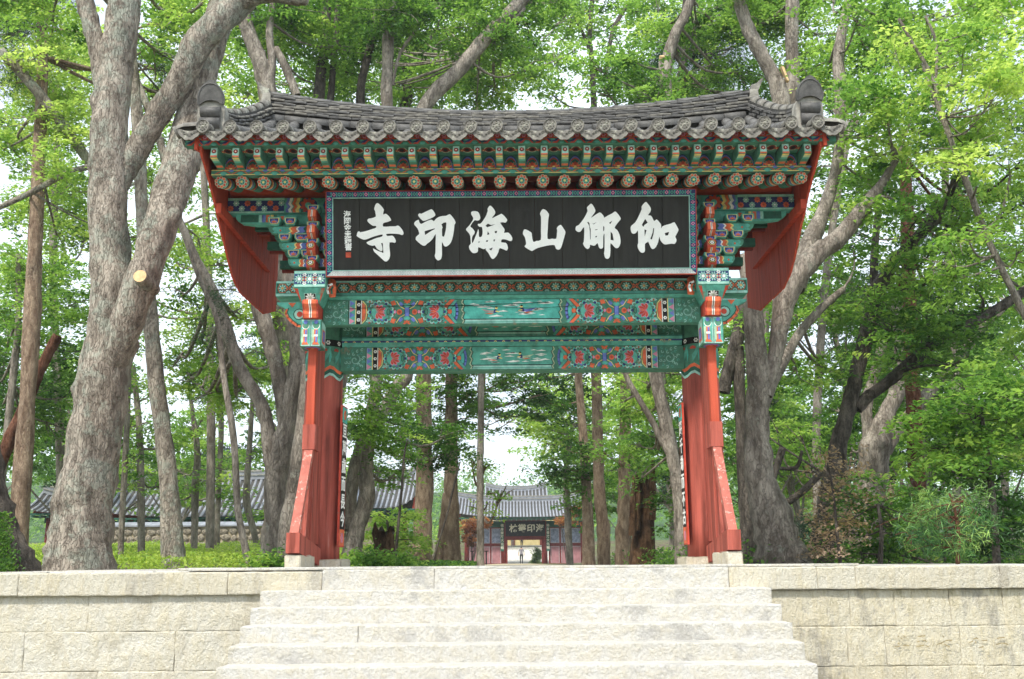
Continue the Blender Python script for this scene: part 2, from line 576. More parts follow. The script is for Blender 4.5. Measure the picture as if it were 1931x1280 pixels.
class Paint:
    """flat painted shapes laid a hair above a surface: origin, right, up; later layers lie above earlier ones"""

    def __init__(self, mb, o, ex, ez, gap=0.0022, mirror=False):
        self.mb, self.o, self.ex, self.ez = mb, Vector(o), Vector(ex).normalized(), Vector(ez).normalized()
        self.n = self.ex.cross(self.ez)           # right x up points at the viewer for (X, Z)
        self.gap = gap

    def poly(self, pts, c, lay=1):
        k = self.n * (self.gap * lay)
        self.mb.poly([self.o + self.ex * p[0] + self.ez * p[1] + k for p in pts], PI[c])

    def rect(self, x0, x1, z0, z1, c, lay=1):
        self.poly([(x0, z0), (x1, z0), (x1, z1), (x0, z1)], c, lay)

    def disc(self, x, z, rx, c, lay=1, rz=None, n=12, a0=0.0):
        rz = rz or rx
        self.poly([(x + rx * math.cos(a0 + 2 * math.pi * i / n), z + rz * math.sin(a0 + 2 * math.pi * i / n)) for i in range(n)], c, lay)

    def petals(self, x, z, r0, r1, k, w, c, lay=1, a0=0.0, span=2 * math.pi):
        for i in range(k):
            a = a0 + span * i / (k if span > 6.2 else max(1, k - 1))
            ca, sa = math.cos(a), math.sin(a)
            rm = r0 + (r1 - r0) * 0.55
            P = [(r0, 0), (rm, -w), (r1 * 0.93, -w * 0.55), (r1, 0), (r1 * 0.93, w * 0.55), (rm, w)]
            self.poly([(x + p * ca - q * sa, z + p * sa + q * ca) for p, q in P], c, lay)

    def stroke(self, pts, w, c, lay=1):
        """ribbon along a line"""
        P = [Vector((p[0], p[1])) for p in pts]
        for i in range(len(P) - 1):
            d = (P[i + 1] - P[i])
            if d.length < 1e-6:
                continue
            q = Vector((-d.y, d.x)).normalized() * w / 2
            e = d.normalized() * w * 0.2
            self.poly([P[i] - q - e, P[i + 1] - q + e, P[i + 1] + q + e, P[i] + q - e], c, lay)

# ================================================================ ground
def sstep(a, b, x):
    t = min(1.0, max(0.0, (x - a) / (b - a)))
    return t * t * (3 - 2 * t)


def ground_z(x, y):
    if y < 11.6:
        return -1.62
    z = -0.05
    z += 0.75 * sstep(19, 44, y) * sstep(-3.5, -9, x)
    z += 0.5 * sstep(20, 45, y) * sstep(5, 12, x)
    z += 2.3 * sstep(114, 131, y)
    z += 0.10 * noise.noise(Vector((x * 0.25, y * 0.25, 0))) * sstep(20, 30, y) * sstep(1.5, 5, abs(x))
    return z


def build_ground():
    xs = np.unique(np.concatenate([np.linspace(-300, -40, 10), np.linspace(-40, 40, 70), np.linspace(40, 300, 10)]))
    ys = np.unique(np.concatenate([[-40, -20, 0, 6, 11.2, 11.59, 11.61], np.linspace(12, 60, 50), np.linspace(62, 150, 40), np.linspace(170, 420, 8)]))
    mb = MB()
    for y in ys:
        for x in xs:
            mb.v.append((x, y, ground_z(x, y)))
    n = len(xs)
    for j in range(len(ys) - 1):
        for i in range(n - 1):
            mb.f.append((j * n + i, j * n + i + 1, (j + 1) * n + i + 1, (j + 1) * n + i))
            mb.m.append(0)
    tag(mb.build('ground', M['soil'], smooth=True), 'brown woodland soil under the trees', None, kind='structure')


build_ground()

mb = MB()
mb.faces([(-1.9, 16.2, 0), (1.9, 16.2, 0), (1.6, 112, 0), (-1.6, 112, 0)], [(0, 1, 2, 3)])
mb.v = [(x, y, -0.03 if y < 100 else -0.02) for x, y, z in mb.v]
tag(mb.build('path', mat('packed_earth', srgb('#b5a688'), rough=0.95, var=0.2, scale=2, bump=0.4)), 'pale packed earth path leading to the far gate', kind='structure')

# ================================================================ terrace and stairs
rs = random.Random(4)
land = tag(empty('terrace', (0, 13, 0)), 'granite slabs paving the terrace under the red gate', kind='structure')
y = 11.52
while y < 17.4:
    d = 0.86
    x = -6.2 + rs.uniform(-.3, .3)
    while x < 6.2:
        w = rs.uniform(1.1, 1.7)
        place('paving_slab', rough_block('paving_slab', w - 0.012, d - 0.012, 0.14, rs.random() * 50, M['stone'], amp=0.006, nx=4, nz=2), land,
              TR(x + w / 2, y, -0.142))
        x += w
    y += d

D0 = 11.07
stairs = empty('stone_stairs', (0, 9, -1.6), 'broad flight of pale granite steps climbing to the red gate', 'stairs')
for k in range(1, 11):
    yk, zk = 10.80 - 0.37 * (k - 1), -0.21 - 0.155 * (k - 1)
    cuts = sorted([-2.64, 2.68] + ([rs.choice([-1.5, -0.9, 0.8, 1.4])] if k in (3, 6, 8) else []))
    for a, b in zip(cuts, cuts[1:]):
        hh = 0.158 if zk > -1.4 else 0.158
        place('step', rough_block('step', b - a - 0.001, 0.44, hh + 0.03, k * 7 + a, M['stone'], amp=0.0025, chip=0.005, nz=4), stairs,
              TR((a + b) / 2, yk + rs.uniform(-.004, .004), zk - hh - 0.03))


def wall(name, label, x_cuts, x0, x1, wm, seed):
    root = empty(name, ((x0 + x1) / 2, 11.1, -1.62), label, 'wall')
    r = random.Random(seed)
    for row, (z1, z0) in enumerate([(-0.245, -0.625), (-0.625, -1.03), (-1.03, -1.42), (-1.42, -1.8)]):
        cs = x_cuts[row]
        for a, b in zip(cs, cs[1:]):
            place('stone_block', rough_block('stone_block', b - a, 0.4, z1 - z0, seed + a * 3 + row, wm, amp=0.008, chip=0.006), root,
                  TR((a + b) / 2, 11.13 + r.uniform(-.005, .005), z0))
    return root


def xw(u, v):
    return at(u, v, 11.1).x


wl_ = wall('retaining_wall', 'pale granite retaining wall beside the giant lichen-covered tree', [
    [-9.5, -7.9, -6.4, -4.55, -2.62], [-9.5, -8.3, -7.0, -5.2, -3.6, -2.62], [-9.5, -7.6, -6.1, -4.4, -2.62], [-9.5, -8, -6, -4, -2.62]],
    -9.5, -2.6, M['stone_wall_l'], 11)
wr_ = wall('retaining_wall', 'moss-stained granite retaining wall with faint carved characters', [
    [2.66, xw(1605, 1150), xw(1690, 1150), xw(1795, 1150), xw(1895, 1150), 6.3, 8.0, 9.5],
    [2.66, xw(1600, 1220), xw(1672, 1220), xw(1814, 1220), xw(1960, 1220), 7.0, 8.4, 9.5],
    [2.66, xw(1712, 1270), xw(1860, 1270), 6.4, 8.0, 9.5], [2.66, 4.5, 6, 8, 9.5]], 2.6, 9.5, M['stone_wall'], 23)
r = random.Random(5)
for root, cs in ((wl_, [-9.5, -7.4, -5.3, -3.06, -2.05]), (wr_, [2.3, xw(1540, 1090), xw(1612, 1090), 5.2, 7.4, 9.5])):
    for a, b in zip(cs, cs[1:]):
        place('coping_stone', rough_block('coping_stone', b - a - 0.002, 0.5, 0.238, a * 5 + 1, M['stone_cope'], amp=0.006, chip=0.007, nz=5), root,
              TR((a + b) / 2, D0 + r.uniform(-.006, .006), -0.241 + (0.0 if root is wr_ else -0.012)))
cs = [-2.05, -0.85, 2.3]
for a, b in zip(cs, cs[1:]):
    place('step', rough_block('step', b - a - 0.001, 0.5, 0.24, a * 5 + 2, M['stone'], amp=0.003, chip=0.006, nz=5), stairs, TR((a + b) / 2, D0, -0.24))
# low kerb slab along the back of the stair head
place('landing_slab', rough_block('landing_slab', 7.35, 0.40, 0.030, 3, M['stone'], amp=0.004, chip=0.008, nx=20, nz=2), stairs, TR(0.05, D0 + 0.06, -0.001))

# characters on the wall: darker flat strips painted for the shade in cut grooves
mb = MB()
cm = mat('groove_shade', srgb('#9a8b68'), rough=0.95, var=0.2)
for st in ([(775, 322), (830, 303), (862, 285)], [(868, 280), (915, 266), (965, 265)], [(848, 200), (854, 226)], [(868, 315), (900, 340), (938, 350)],
           [(510, 216), (560, 210), (610, 206)], [(495, 347), (545, 342), (592, 333)], [(618, 338), (656, 350)], [(585, 266), (612, 268), (627, 288)], [(505, 286), (540, 278)],
           [(1575, 242), (1620, 230), (1676, 228)], [(1565, 323), (1625, 306), (1680, 306), (1725, 321)],
           [(1205, 297), (1252, 277)], [(1258, 252), (1305, 232), (1318, 248)], [(1335, 362), (1392, 355)], [(1290, 280), (1292, 305)], [(1370, 270), (1440, 266)],
           [(205, 353), (262, 348)], [(308, 336), (350, 330), (392, 341)], [(238, 300), (266, 318)], [(284, 232), (298, 250)], [(244, 204), (254, 216)], [(316, 206), (340, 214)]):
    P = [at(1660 + a / 7.125, 1170 + b / 7.125, 11.085) for a, b in st]
    P = [Vector((p.x, 11.098, p.z)) for p in P]
    for p, q in zip(P, P[1:]):
        d = (q - p).normalized()
        w = Vector((-d.z, 0, d.x)) * 0.007
        mb.poly([p - w * 0.6 - d * .004, q - w, q + w + d * .004, p + w * 0.6], 0)
tag(mb.build('carved_inscription', cm, wr_), 'faint characters carved into a block of the wall')

# ================================================================ the gate
GX, YC, YF = 2.84, 15.0, 14.12
gate = empty('temple_gate', (0, YC, 0), 'brightly painted wooden temple gate with grey tiled roof above the stairs', 'gate')


def part(mb, name, mats, parent=None, smooth=False):
    return mb.build(name, mats, parent or gate, smooth)


# ---- columns with their painted heads, plinths, front wings
for sx in (-1, 1):
    X = sx * GX
    mb = MB()
    prof = [(0, 0.30), (0.5, 0.298), (1.4, 0.290), (2.4, 0.276), (3.55, 0.268)]
    mb.tube([(X, YC, 0.10 + z) for z, _ in prof], [r_ for _, r_ in prof], 32)
    col = part(mb, 'column', M['post'], smooth=True)
    for p_ in col.data.polygons:
        p_.use_smooth = len(p_.vertices) == 4
    place('plinth_stone', rough_block('plinth_stone', 0.80, 0.80, 0.16, 3 + sx, M['stone_cope'], amp=0.014, chip=0.05), gate, TR(X, YC - 0.40, -0.03))
    # painted head of the column, z 2.55 .. 3.3
    mb = MB()
    n = 28

    def ring(z0f, z1f, c, rr):
        for i in range(n):
            a0, a1 = 2 * math.pi * i / n, 2 * math.pi * (i + 1) / n
            q = []
            for a, zf in ((a0, z0f), (a1, z0f), (a1, z1f), (a0, z1f)):
                q.append((X + rr * math.cos(a), YC + rr * math.sin(a), zf(a)))
            mb.poly(q, PI[c])

    def zig(base, amp, k=6):
        return lambda a: base + amp * abs(((a * k / (2 * math.pi)) % 1.0) * 2 - 1)
    ring(zig(2.72, .10), zig(2.76, .10), 'ljade', .282)
    ring(zig(2.76, .10), zig(2.82, .10), 'dgreen', .283)
    ring(zig(2.82, .10), zig(2.87, .10), 'orange', .284)
    ring(zig(2.87, .10), lambda a: 3.25, 'green', .285)
    ring(lambda a: 3.25, lambda a: 3.35, 'black', .287)
    ring(lambda a: 3.35, lambda a: 3.60, 'green', .286)
    for i in range(10):
        a = 2 * math.pi * i / 10
        nrm = Vector((math.cos(a), math.sin(a), 0))
        P = Paint(mb, Vector((X, YC, 0)) + nrm * 0.2855, Vector((-nrm.y, nrm.x, 0)), (0, 0, 1))
        P.petals(0, 3.30, 0.008, 0.035, 6, 0.012, 'white', 2)
        P.poly([(-.06, 2.98), (-.01, 3.05), (.03, 3.13), (.05, 3.23), (.02, 3.23), (-.02, 3.14), (-.07, 3.08)], 'jade', 1)
        P.poly([(.03, 2.98), (.06, 3.08), (.045, 3.18), (.02, 3.08)], 'turq', 2)
        P.petals(-.05, 3.17, 0.005, 0.05, 5, 0.014, 'red', 2, a0=.4, span=2.4)
    part(mb, 'painted_column_head', PM, col)

    # wing of post, strap block, leaning brace and sill in front of the column
    post_y0 = 14.02
    mb = MB()
    mb.cbox(X - 0.058, X + 0.058, post_y0, post_y0 + 0.115, 1.65, 3.1, 'z', 0.006)
    part(mb, 'front_post', M['post_new'])
    mb = MB()
    mb.cbox(X - 0.05, X + 0.05, post_y0 + 0.115, 14.72, 0.34, 3.2, 'z', 0.006)
    part(mb, 'wing_board', M['post'])
    mb = MB()
    b_ = 0.092
    mb.cbox(X - b_, X + b_, post_y0 - 0.03, post_y0 + 0.32, 1.62, 1.97, 'z', 0.012)
    part(mb, 'strap_block', M['post'])
    # leaning brace in the plane x = X
    mb = MB()
    prof = [(post_y0 + 0.115, 1.64), (13.37, 0.44), (13.25, 0.44), (post_y0 - 0.005, 1.64)]
    mb.prism(prof, 'x', X - 0.058, X + 0.058)
    part(mb, 'leaning_brace', M['brace_worn_lit'])
    mb = MB()
    mb.prism([(13.22, 0.46), (14.72, 0.27), (14.72, 0.03), (13.22, 0.205)], 'x', X - 0.088, X + 0.088)
    part(mb, 'brace_sill', M['post'])
    place('brace_stone', rough_block('brace_stone', 0.21, 0.95, 0.20, 9 + sx, M['stone_cope'], amp=0.012, chip=0.03), gate, TR(X, 13.24, -0.02))
    mb = MB()
    mb.prism([(13.9, 0.36), (14.28, 0.31), (14.28, 1.6), (14.14, 1.6)], 'x', X - 0.02, X + 0.02)
    part(mb, 'infill_board', M['post'])

    # painted box hanging at the top of the front post
    mb = MB()
    bx = 0.148
    z0, z1 = 3.06, 3.445
    yb = 13.86
    mb.cbox(X - bx, X + bx, yb, yb + 0.34, z0, z1, 'z', 0.010, PI['green'])
    P = Paint(mb, (X, yb, z0), (1, 0, 0), (0, 0, 1))
    P.rect(-bx + .015, bx - .015, .0, .38, 'ljade', 1)
    for s2 in (-1, 1):
        c = s2 * bx / 2
        P.rect(c - .058, c + .058, .03, .36, 'turq', 2)
        P.rect(c - .055, c - .026, .05, .24, 'pale', 3)
        P.rect(c - .024, c + .026, .04, .24, 'orange', 3)
        P.rect(c - .005, c + .020, .05, .23, 'blue', 4)
        P.rect(c + .028, c + .055, .05, .24, 'jade', 3)
        P.rect(c - .028, c + .030, .135, .165, 'white', 5)
        P.disc(c, .29, .052, 'white', 3, rz=.050)
        P.disc(c, .30, .046, 'green', 4, rz=.050)
        P.disc(c, .345, .03, 'blue', 5, rz=.03)
        P.poly([(c - .05, .02), (c + .05, .02), (c + .03, .05), (c - .03, .06)], 'orange', 4)
    P.rect(-.003, .003, 0, .37, 'dgreen', 6)
    for fx, ex in ((-1, (0, -1, 0)), (1, (0, 1, 0))):
        P = Paint(mb, (X + fx * bx, yb + .17, z0), ex, (0, 0, 1))
        P.rect(-.15, .15, .02, .36, 'ljade', 1)
        P.rect(-.10, .10, .06, .26, 'orange', 2)
        P.rect(-.06, .06, .09, .24, 'blue', 3)
    P = Paint(mb, (X, yb + .17, z0), (1, 0, 0), (0, -1, 0))
    P.disc(0, 0, .12, 'blue', 1, rz=.14, n=8)
    P.petals(0, 0, .02, .10, 8, .03, 'red', 2)
    P.disc(0, 0, .03, 'yellow', 3)
    part(mb, 'painted_post_box', PM)

    # red tongue bracket above the box
    mb = MB()
    prof = [(13.80, 3.455), (13.86, 3.45), (14.25, 3.45), (14.25, 3.70), (13.73, 3.70), (13.72, 3.64), (13.79, 3.57), (13.78, 3.51)]
    mb.prism(prof, 'x', X - .108, X + .108, PI['red'])
    P = Paint(mb, (X, 0, 0), (1, 0, 0), (0, 0, 1))
    fr = [(13.80, 3.455), (13.78, 3.51), (13.79, 3.57), (13.72, 3.64), (13.72, 3.70)]
    for (ya, za), (yb2, zb) in zip(fr, fr[1:]):
        for x0, x1, c, off in ((-.085, -.018, 'orange', .004), (.018, .085, 'orange', .004), (-.018, -.006, 'white', .004), (.006, .018, 'white', .004), (-.006, .006, 'black', .004)):
            mb.poly([(X + x0, ya - off, za), (X + x1, ya - off, za), (X + x1, yb2 - off, zb), (X + x0, yb2 - off, zb)], PI[c])
    part(mb, 'tongue_bracket', PM)

    # capital: flared block with a carved flower, then a patterned box
    mb = MB()
    w0, w1 = .125, .215
    y0, y1 = 13.78, 13.66
    mb.faces([(X - w0, y0, 3.66), (X + w0, y0, 3.66), (X + w1, y1, 3.86), (X - w1, y1, 3.86),
              (X - w0, 14.3, 3.66), (X + w0, 14.3, 3.66), (X + w1, 14.3, 3.86), (X - w1, 14.3, 3.86)],
             [(0, 1, 2, 3), (1, 5, 6, 2), (4, 0, 3, 7), (0, 4, 5, 1)], PI['jade'])
    up = Vector((0, y1 - y0, .20)).normalized()
    P = Paint(mb, (X, y0, 3.66), (1, 0, 0), up)
    P.poly([(-.085, .035), (0, .005), (.085, .035), (.085, .15), (-.085, .15)], 'ljade', 1)
    P.poly([(-.075, .042), (0, .015), (.075, .042), (.075, .142), (-.075, .142)], 'black', 2)
    P.petals(0, .085, .008, .07, 9, .014, 'white', 3)
    P.disc(0, .085, .016, 'pale', 4)
    for s2 in (-1, 1):
        P.poly([(s2 * w0, 0), (s2 * .15, .06), (s2 * w1, .22), (s2 * (w1 - .05), .22)][::s2], 'red', 1)
    mb.box(X - w1 - .006, X + w1 + .006, y1 - .012, 14.3, 3.862, 4.10, PI['jade'])
    P = Paint(mb, (X, y1 - .012, 3.862), (1, 0, 0), (0, 0, 1))
    flower_args = (X, w1)
    P.rect(-w1, w1, .045, .190, 'dblue', 1)
    P.rect(-w1, w1, .197, .232, 'ljade', 1)
    P.rect(-w1, w1, .005, .036, 'ljade', 1)
    for i in range(-1, 2):
        P.petals(i * .145, .118, .012, .070, 10, .011, 'ljade', 2)
        P.disc(i * .145, .118, .022, 'white', 3)
    for i in (-1, 1):
        P.petals(i * .073, .118, .006, .045, 4, .012, 'orange', 2, a0=.78)
        for zz in (.055, .18):
            P.petals(i * .073, zz, .004, .03, 6, .008, 'white', 2)
    part(mb, 'capital_block', PM)

    # scrolled bracket and beam stub on the outer side
    mb = MB()
    o = X + sx * .11
    pts = [(0, 3.34), (.06, 3.37), (.12, 3.38), (.20, 3.44), (.26, 3.50), (.29, 3.56), (.27, 3.62), (.33, 3.67), (.42, 3.71), (.42, 3.74), (0, 3.74)]
    pr = [(o + sx * a, b) for a, b in pts]
    mb.prism(pr, 'y', 14.02, 14.14, PI['jade'])
    P = Paint(mb, (o, 14.02, 0), (1, 0, 0), (0, 0, 1))
    P.stroke([(sx * a, b + .012) for a, b in pts[:7]], .035, 'orange', 1)
    P.stroke([(sx * a * .93, b + .035) for a, b in pts[:7]], .014, 'dgreen', 2)
    P.disc(sx * .10, 3.56, .085, 'dgreen', 1)
    P.disc(sx * .10, 3.56, .070, 'ljade', 2)
    P.disc(sx * .09, 3.56, .042, 'red', 3)
    P.poly([(sx * .15, 3.73), (sx * .20, 3.66), (sx * .26, 3.73)][::sx], 'orange', 2)
    part(mb, 'scroll_bracket', PM)


def flower_band(P, x0, x1, z0, z1, step):
    """row of eight-petalled flowers with crosses between, as painted on the plate beams"""
    zc, h = (z0 + z1) / 2, (z1 - z0) / 2
    n = max(1, round((x1 - x0) / step))
    st = (x1 - x0) / n
    P.rect(x0, x1, z0, z1, 'dgreen', 1)
    for i in range(n):
        x = x0 + st * (i + .5)
        P.petals(x, zc, h * .15, h * .80, 8, h * .16, 'ljade', 2)
        P.disc(x, zc, h * .26, 'yellow', 3, n=8)
        P.disc(x, zc, h * .14, 'orange', 4, n=6)
    for i in range(n + 1):
        x = x0 + st * i
        if x0 + h * .6 < x < x1 - h * .6:
            P.petals(x, zc, h * .05, h * .62, 4, h * .15, 'orange', 2, a0=.785)
            P.disc(x, zc, h * .14, 'red', 3, n=6)
            for zz, a in ((z0, 0), (z1, math.pi)):
                P.petals(x, zz, h * .08, h * .5, 5, h * .09, 'ljade', 3, a0=a + .35, span=2.44)
    # zigzag outline
    for i in range(n):
        x = x0 + st * i
        P.stroke([(x + st * .12, zc), (x + st * .28, zc + h * .85), (x + st * .72, zc + h * .85), (x + st * .88, zc), (x + st * .72, zc - h * .85), (x + st * .28, zc - h * .85), (x + st * .12, zc)], h * .10, 'orange', 2)


# ---- plate beam with flower band (passes in front of the columns)
mb = MB()
bx = 3.42
mb.cbox(-bx, bx, YF - 0.02, YF + 0.34, 3.856, 4.08, 'x', .008, PI['jade'])
P = Paint(mb, (0, YF - .02, 0), (1, 0, 0), (0, 0, 1))
flower_band(P, -2.56, 2.56, 3.895, 4.045, .252)
for sx in (-1, 1):
    a, b = sorted((sx * 3.06, sx * 3.41))
    flower_band(P, a, b, 3.895, 4.045, .20)
P.rect(-2.56, 2.56, 4.050, 4.075, 'ljade', 1)
for s_ in (-1, 1):
    a, b = sorted((s_ * 3.06, s_ * 3.41))
    P.rect(a, b, 4.050, 4.075, 'ljade', 1)
    P.rect(a, b, 3.852, 3.888, 'ljade', 1)
part(mb, 'plate_beam', PM)
mb = MB()
mb.prism([(YF - .05, 3.855), (YF - .065, 3.835), (YF - .055, 3.812), (YF - .03, 3.80), (YF - .03, 3.79), (YF + .3, 3.79), (YF + .3, 3.855)], 'x', -2.70, 2.70, PI['jade'])
P = Paint(mb, (0, YF - .077, 0), (1, 0, 0), (0, 0, 1))
P.rect(-2.7, 2.7, 3.828, 3.834, 'dgreen', 6)
part(mb, 'beam_moulding', PM)


def clouds(P, x0, x1, z0, z1, n, seed, c='white', lay=3):
    q = random.Random(seed)
    for _ in range(n):
        x, z, w = q.uniform(x0, x1), q.uniform(z0, z1), q.uniform(.04, .12)
        P.poly([(x - w, z), (x - w * .3, z - w * .07), (x + w, z), (x + w * .4, z + w * .12), (x + w * .1, z + w * .22), (x - w * .2, z + w * .14), (x - w * .5, z + w * .08)], c, lay)


def apsara(P, x, z, s, sg, robe, skin='white', lay=4):
    """flying robed figure: trailing robe, torso, head"""
    X_ = lambda a: x + sg * a * s
    fl = 1 if sg > 0 else -1
    P.poly([(X_(-1.7), z + .35 * s), (X_(-1.0), z - .05 * s), (X_(-.3), z - .28 * s), (X_(.2), z - .10 * s), (X_(.25), z + .12 * s), (X_(-.3), z + .10 * s), (X_(-1.0), z + .22 * s)][::fl], robe, lay)
    P.poly([(X_(-1.3), z - .2 * s), (X_(-.5), z - .42 * s), (X_(.1), z - .35 * s), (X_(-.4), z - .25 * s)][::fl], 'orange', lay)
    P.poly([(X_(.0), z - .25 * s), (X_(.4), z - .2 * s), (X_(.5), z + .2 * s), (X_(.25), z + .35 * s), (X_(.02), z + .15 * s)][::fl], 'dblue', lay + 1)
    P.poly([(X_(.2), z - .05 * s), (X_(.75), z - .15 * s), (X_(.8), z - .05 * s), (X_(.35), z + .1 * s)][::fl], 'yellow', lay + 2)
    P.disc(X_(.38), z + .45 * s, .19 * s, 'yellow', lay + 2)
    P.disc(X_(.36), z + .58 * s, .17 * s, 'black', lay + 3, rz=.10 * s)


def curls(P, x0, x1, z0, z1, seed):
    """leaf-scroll block: raised spirals of jade on green"""
    q = random.Random(seed)
    P.rect(x0, x1, z0, z1, 'green', 1)
    h = z1 - z0
    cx, cz = (x0 + x1) / 2, z0 + h * .45
    for rr, k in ((.26, 7), (.40, 12), (.54, 16)):
        for i in range(k):
            a = 2 * math.pi * (i + .5 * (rr > .3)) / k
            px, pz = cx + rr * h * math.cos(a), cz + rr * h * math.sin(a)
            if x0 + .02 < px < x1 - .02 and z0 + .02 < pz < z1 - .02:
                pts = [(px + .075 * h * (1 - t / 7) * math.cos(a + t), pz + .075 * h * (1 - t / 7) * math.sin(a + t)) for t in (0, .9, 1.8, 2.7, 3.6, 4.6)]
                P.stroke(pts, .038 * h, 'jade' if i % 2 else 'ljade', 2)
    pts = [(cx + h * (.04 + .028 * t) * math.cos(t), cz + h * (.04 + .028 * t) * math.sin(t)) for t in np.linspace(0, 7.5, 16)]
    P.stroke(pts, .042 * h, 'ljade', 2)


def lotus(P, x, z, h, sg):
    """lotus roundel: scalloped ring, red petals opening to one side, seed pod on the other"""
    P.disc(x, z, .56 * h, 'dred', 2, rz=.495 * h, n=20)
    for i in range(18):
        a = 2 * math.pi * i / 18
        P.disc(x + .455 * h * math.cos(a), z + .41 * h * math.sin(a), .085 * h, 'ljade' if i % 2 else 'turq', 3, n=8)
        P.disc(x + .415 * h * math.cos(a), z + .375 * h * math.sin(a), .060 * h, 'dblue' if i % 3 == 0 else 'green', 4, n=8)
    P.disc(x, z, .375 * h, 'jade', 5, rz=.335 * h, n=16)
    cx = x - sg * .16 * h
    base = 0 if sg > 0 else math.pi
    for k, (aa, ln) in enumerate(((-1.45, .30), (1.45, .30), (-.9, .36), (.9, .36), (-.42, .38), (.42, .38))):
        P.petals(cx, z, .02 * h, ln * h, 1, .080 * h, 'pink', 6 + k // 2 * 2, a0=base + aa)
        P.petals(cx, z, .04 * h, ln * h * .90, 1, .062 * h, 'red', 7 + k // 2 * 2, a0=base + aa)
    P.petals(cx + sg * .02 * h, z, .02 * h, .30 * h, 1, .055 * h, 'pink', 12, a0=base)
    P.petals(cx + sg * .02 * h, z, .03 * h, .26 * h, 1, .04 * h, 'orange', 13, a0=base)
    P.disc(x + sg * .30 * h, z, .075 * h, 'dgreen', 7, rz=.15 * h)
    P.disc(x + sg * .30 * h, z, .045 * h, 'green', 8, rz=.11 * h)
    P.petals(x - sg * .06 * h, z - .25 * h, .01, .2 * h, 1, .03 * h, 'blue', 6, a0=base - .6)


def knot(P, x, z, h):
    """blue knot between two lotus roundels"""
    for s1 in (-1, 1):
        for s2 in (-1, 1):
            P.poly([(x + s1 * .10 * h, z + s2 * .18 * h), (x + s1 * .28 * h, z + s2 * .10 * h), (x + s1 * .46 * h, z + s2 * .36 * h), (x + s1 * .30 * h, z + s2 * .47 * h)][::s1 * s2], 'green', 2)
            P.poly([(x + s1 * .14 * h, z + s2 * .30 * h), (x + s1 * .24 * h, z + s2 * .19 * h), (x + s1 * .37 * h, z + s2 * .32 * h), (x + s1 * .26 * h, z + s2 * .42 * h)][::s1 * s2], 'blue', 5)
            P.stroke([(x + s1 * .10 * h, z + s2 * .12 * h), (x + s1 * .28 * h, z + s2 * .22 * h), (x + s1 * .42 * h, z + s2 * .44 * h)], .025 * h, 'yellow', 6)
            P.poly([(x + s1 * .42 * h, z + s2 * .30 * h), (x + s1 * .60 * h, z + s2 * .26 * h), (x + s1 * .66 * h, z + s2 * .42 * h), (x + s1 * .50 * h, z + s2 * .47 * h)][::s1 * s2], 'orange', 7)
        P.disc(x + s1 * .30 * h, z, .11 * h, 'orange', 4, rz=.12 * h, n=8)
        P.disc(x + s1 * .30 * h, z, .06 * h, 'red', 5, n=8)
        P.disc(x + s1 * .47 * h, z, .05 * h, 'pink', 8, rz=.07 * h, n=8)
    P.rect(x - .10 * h, x + .10 * h, z - .22 * h, z + .22 * h, 'dblue', 5)
    P.rect(x - .075 * h, x + .075 * h, z - .20 * h, z + .20 * h, 'blue', 6)
    for s2 in (-1, 1):
        P.disc(x, z + s2 * .26 * h, .13 * h, 'jade', 7, rz=.09 * h)
        P.disc(x, z + s2 * .26 * h, .07 * h, 'turq', 8, rz=.04 * h)
        P.petals(x, z + s2 * .47 * h, .01 * h, .15 * h, 5, .035 * h, 'orange', 8, a0=(0 if s2 < 0 else math.pi), span=math.pi)


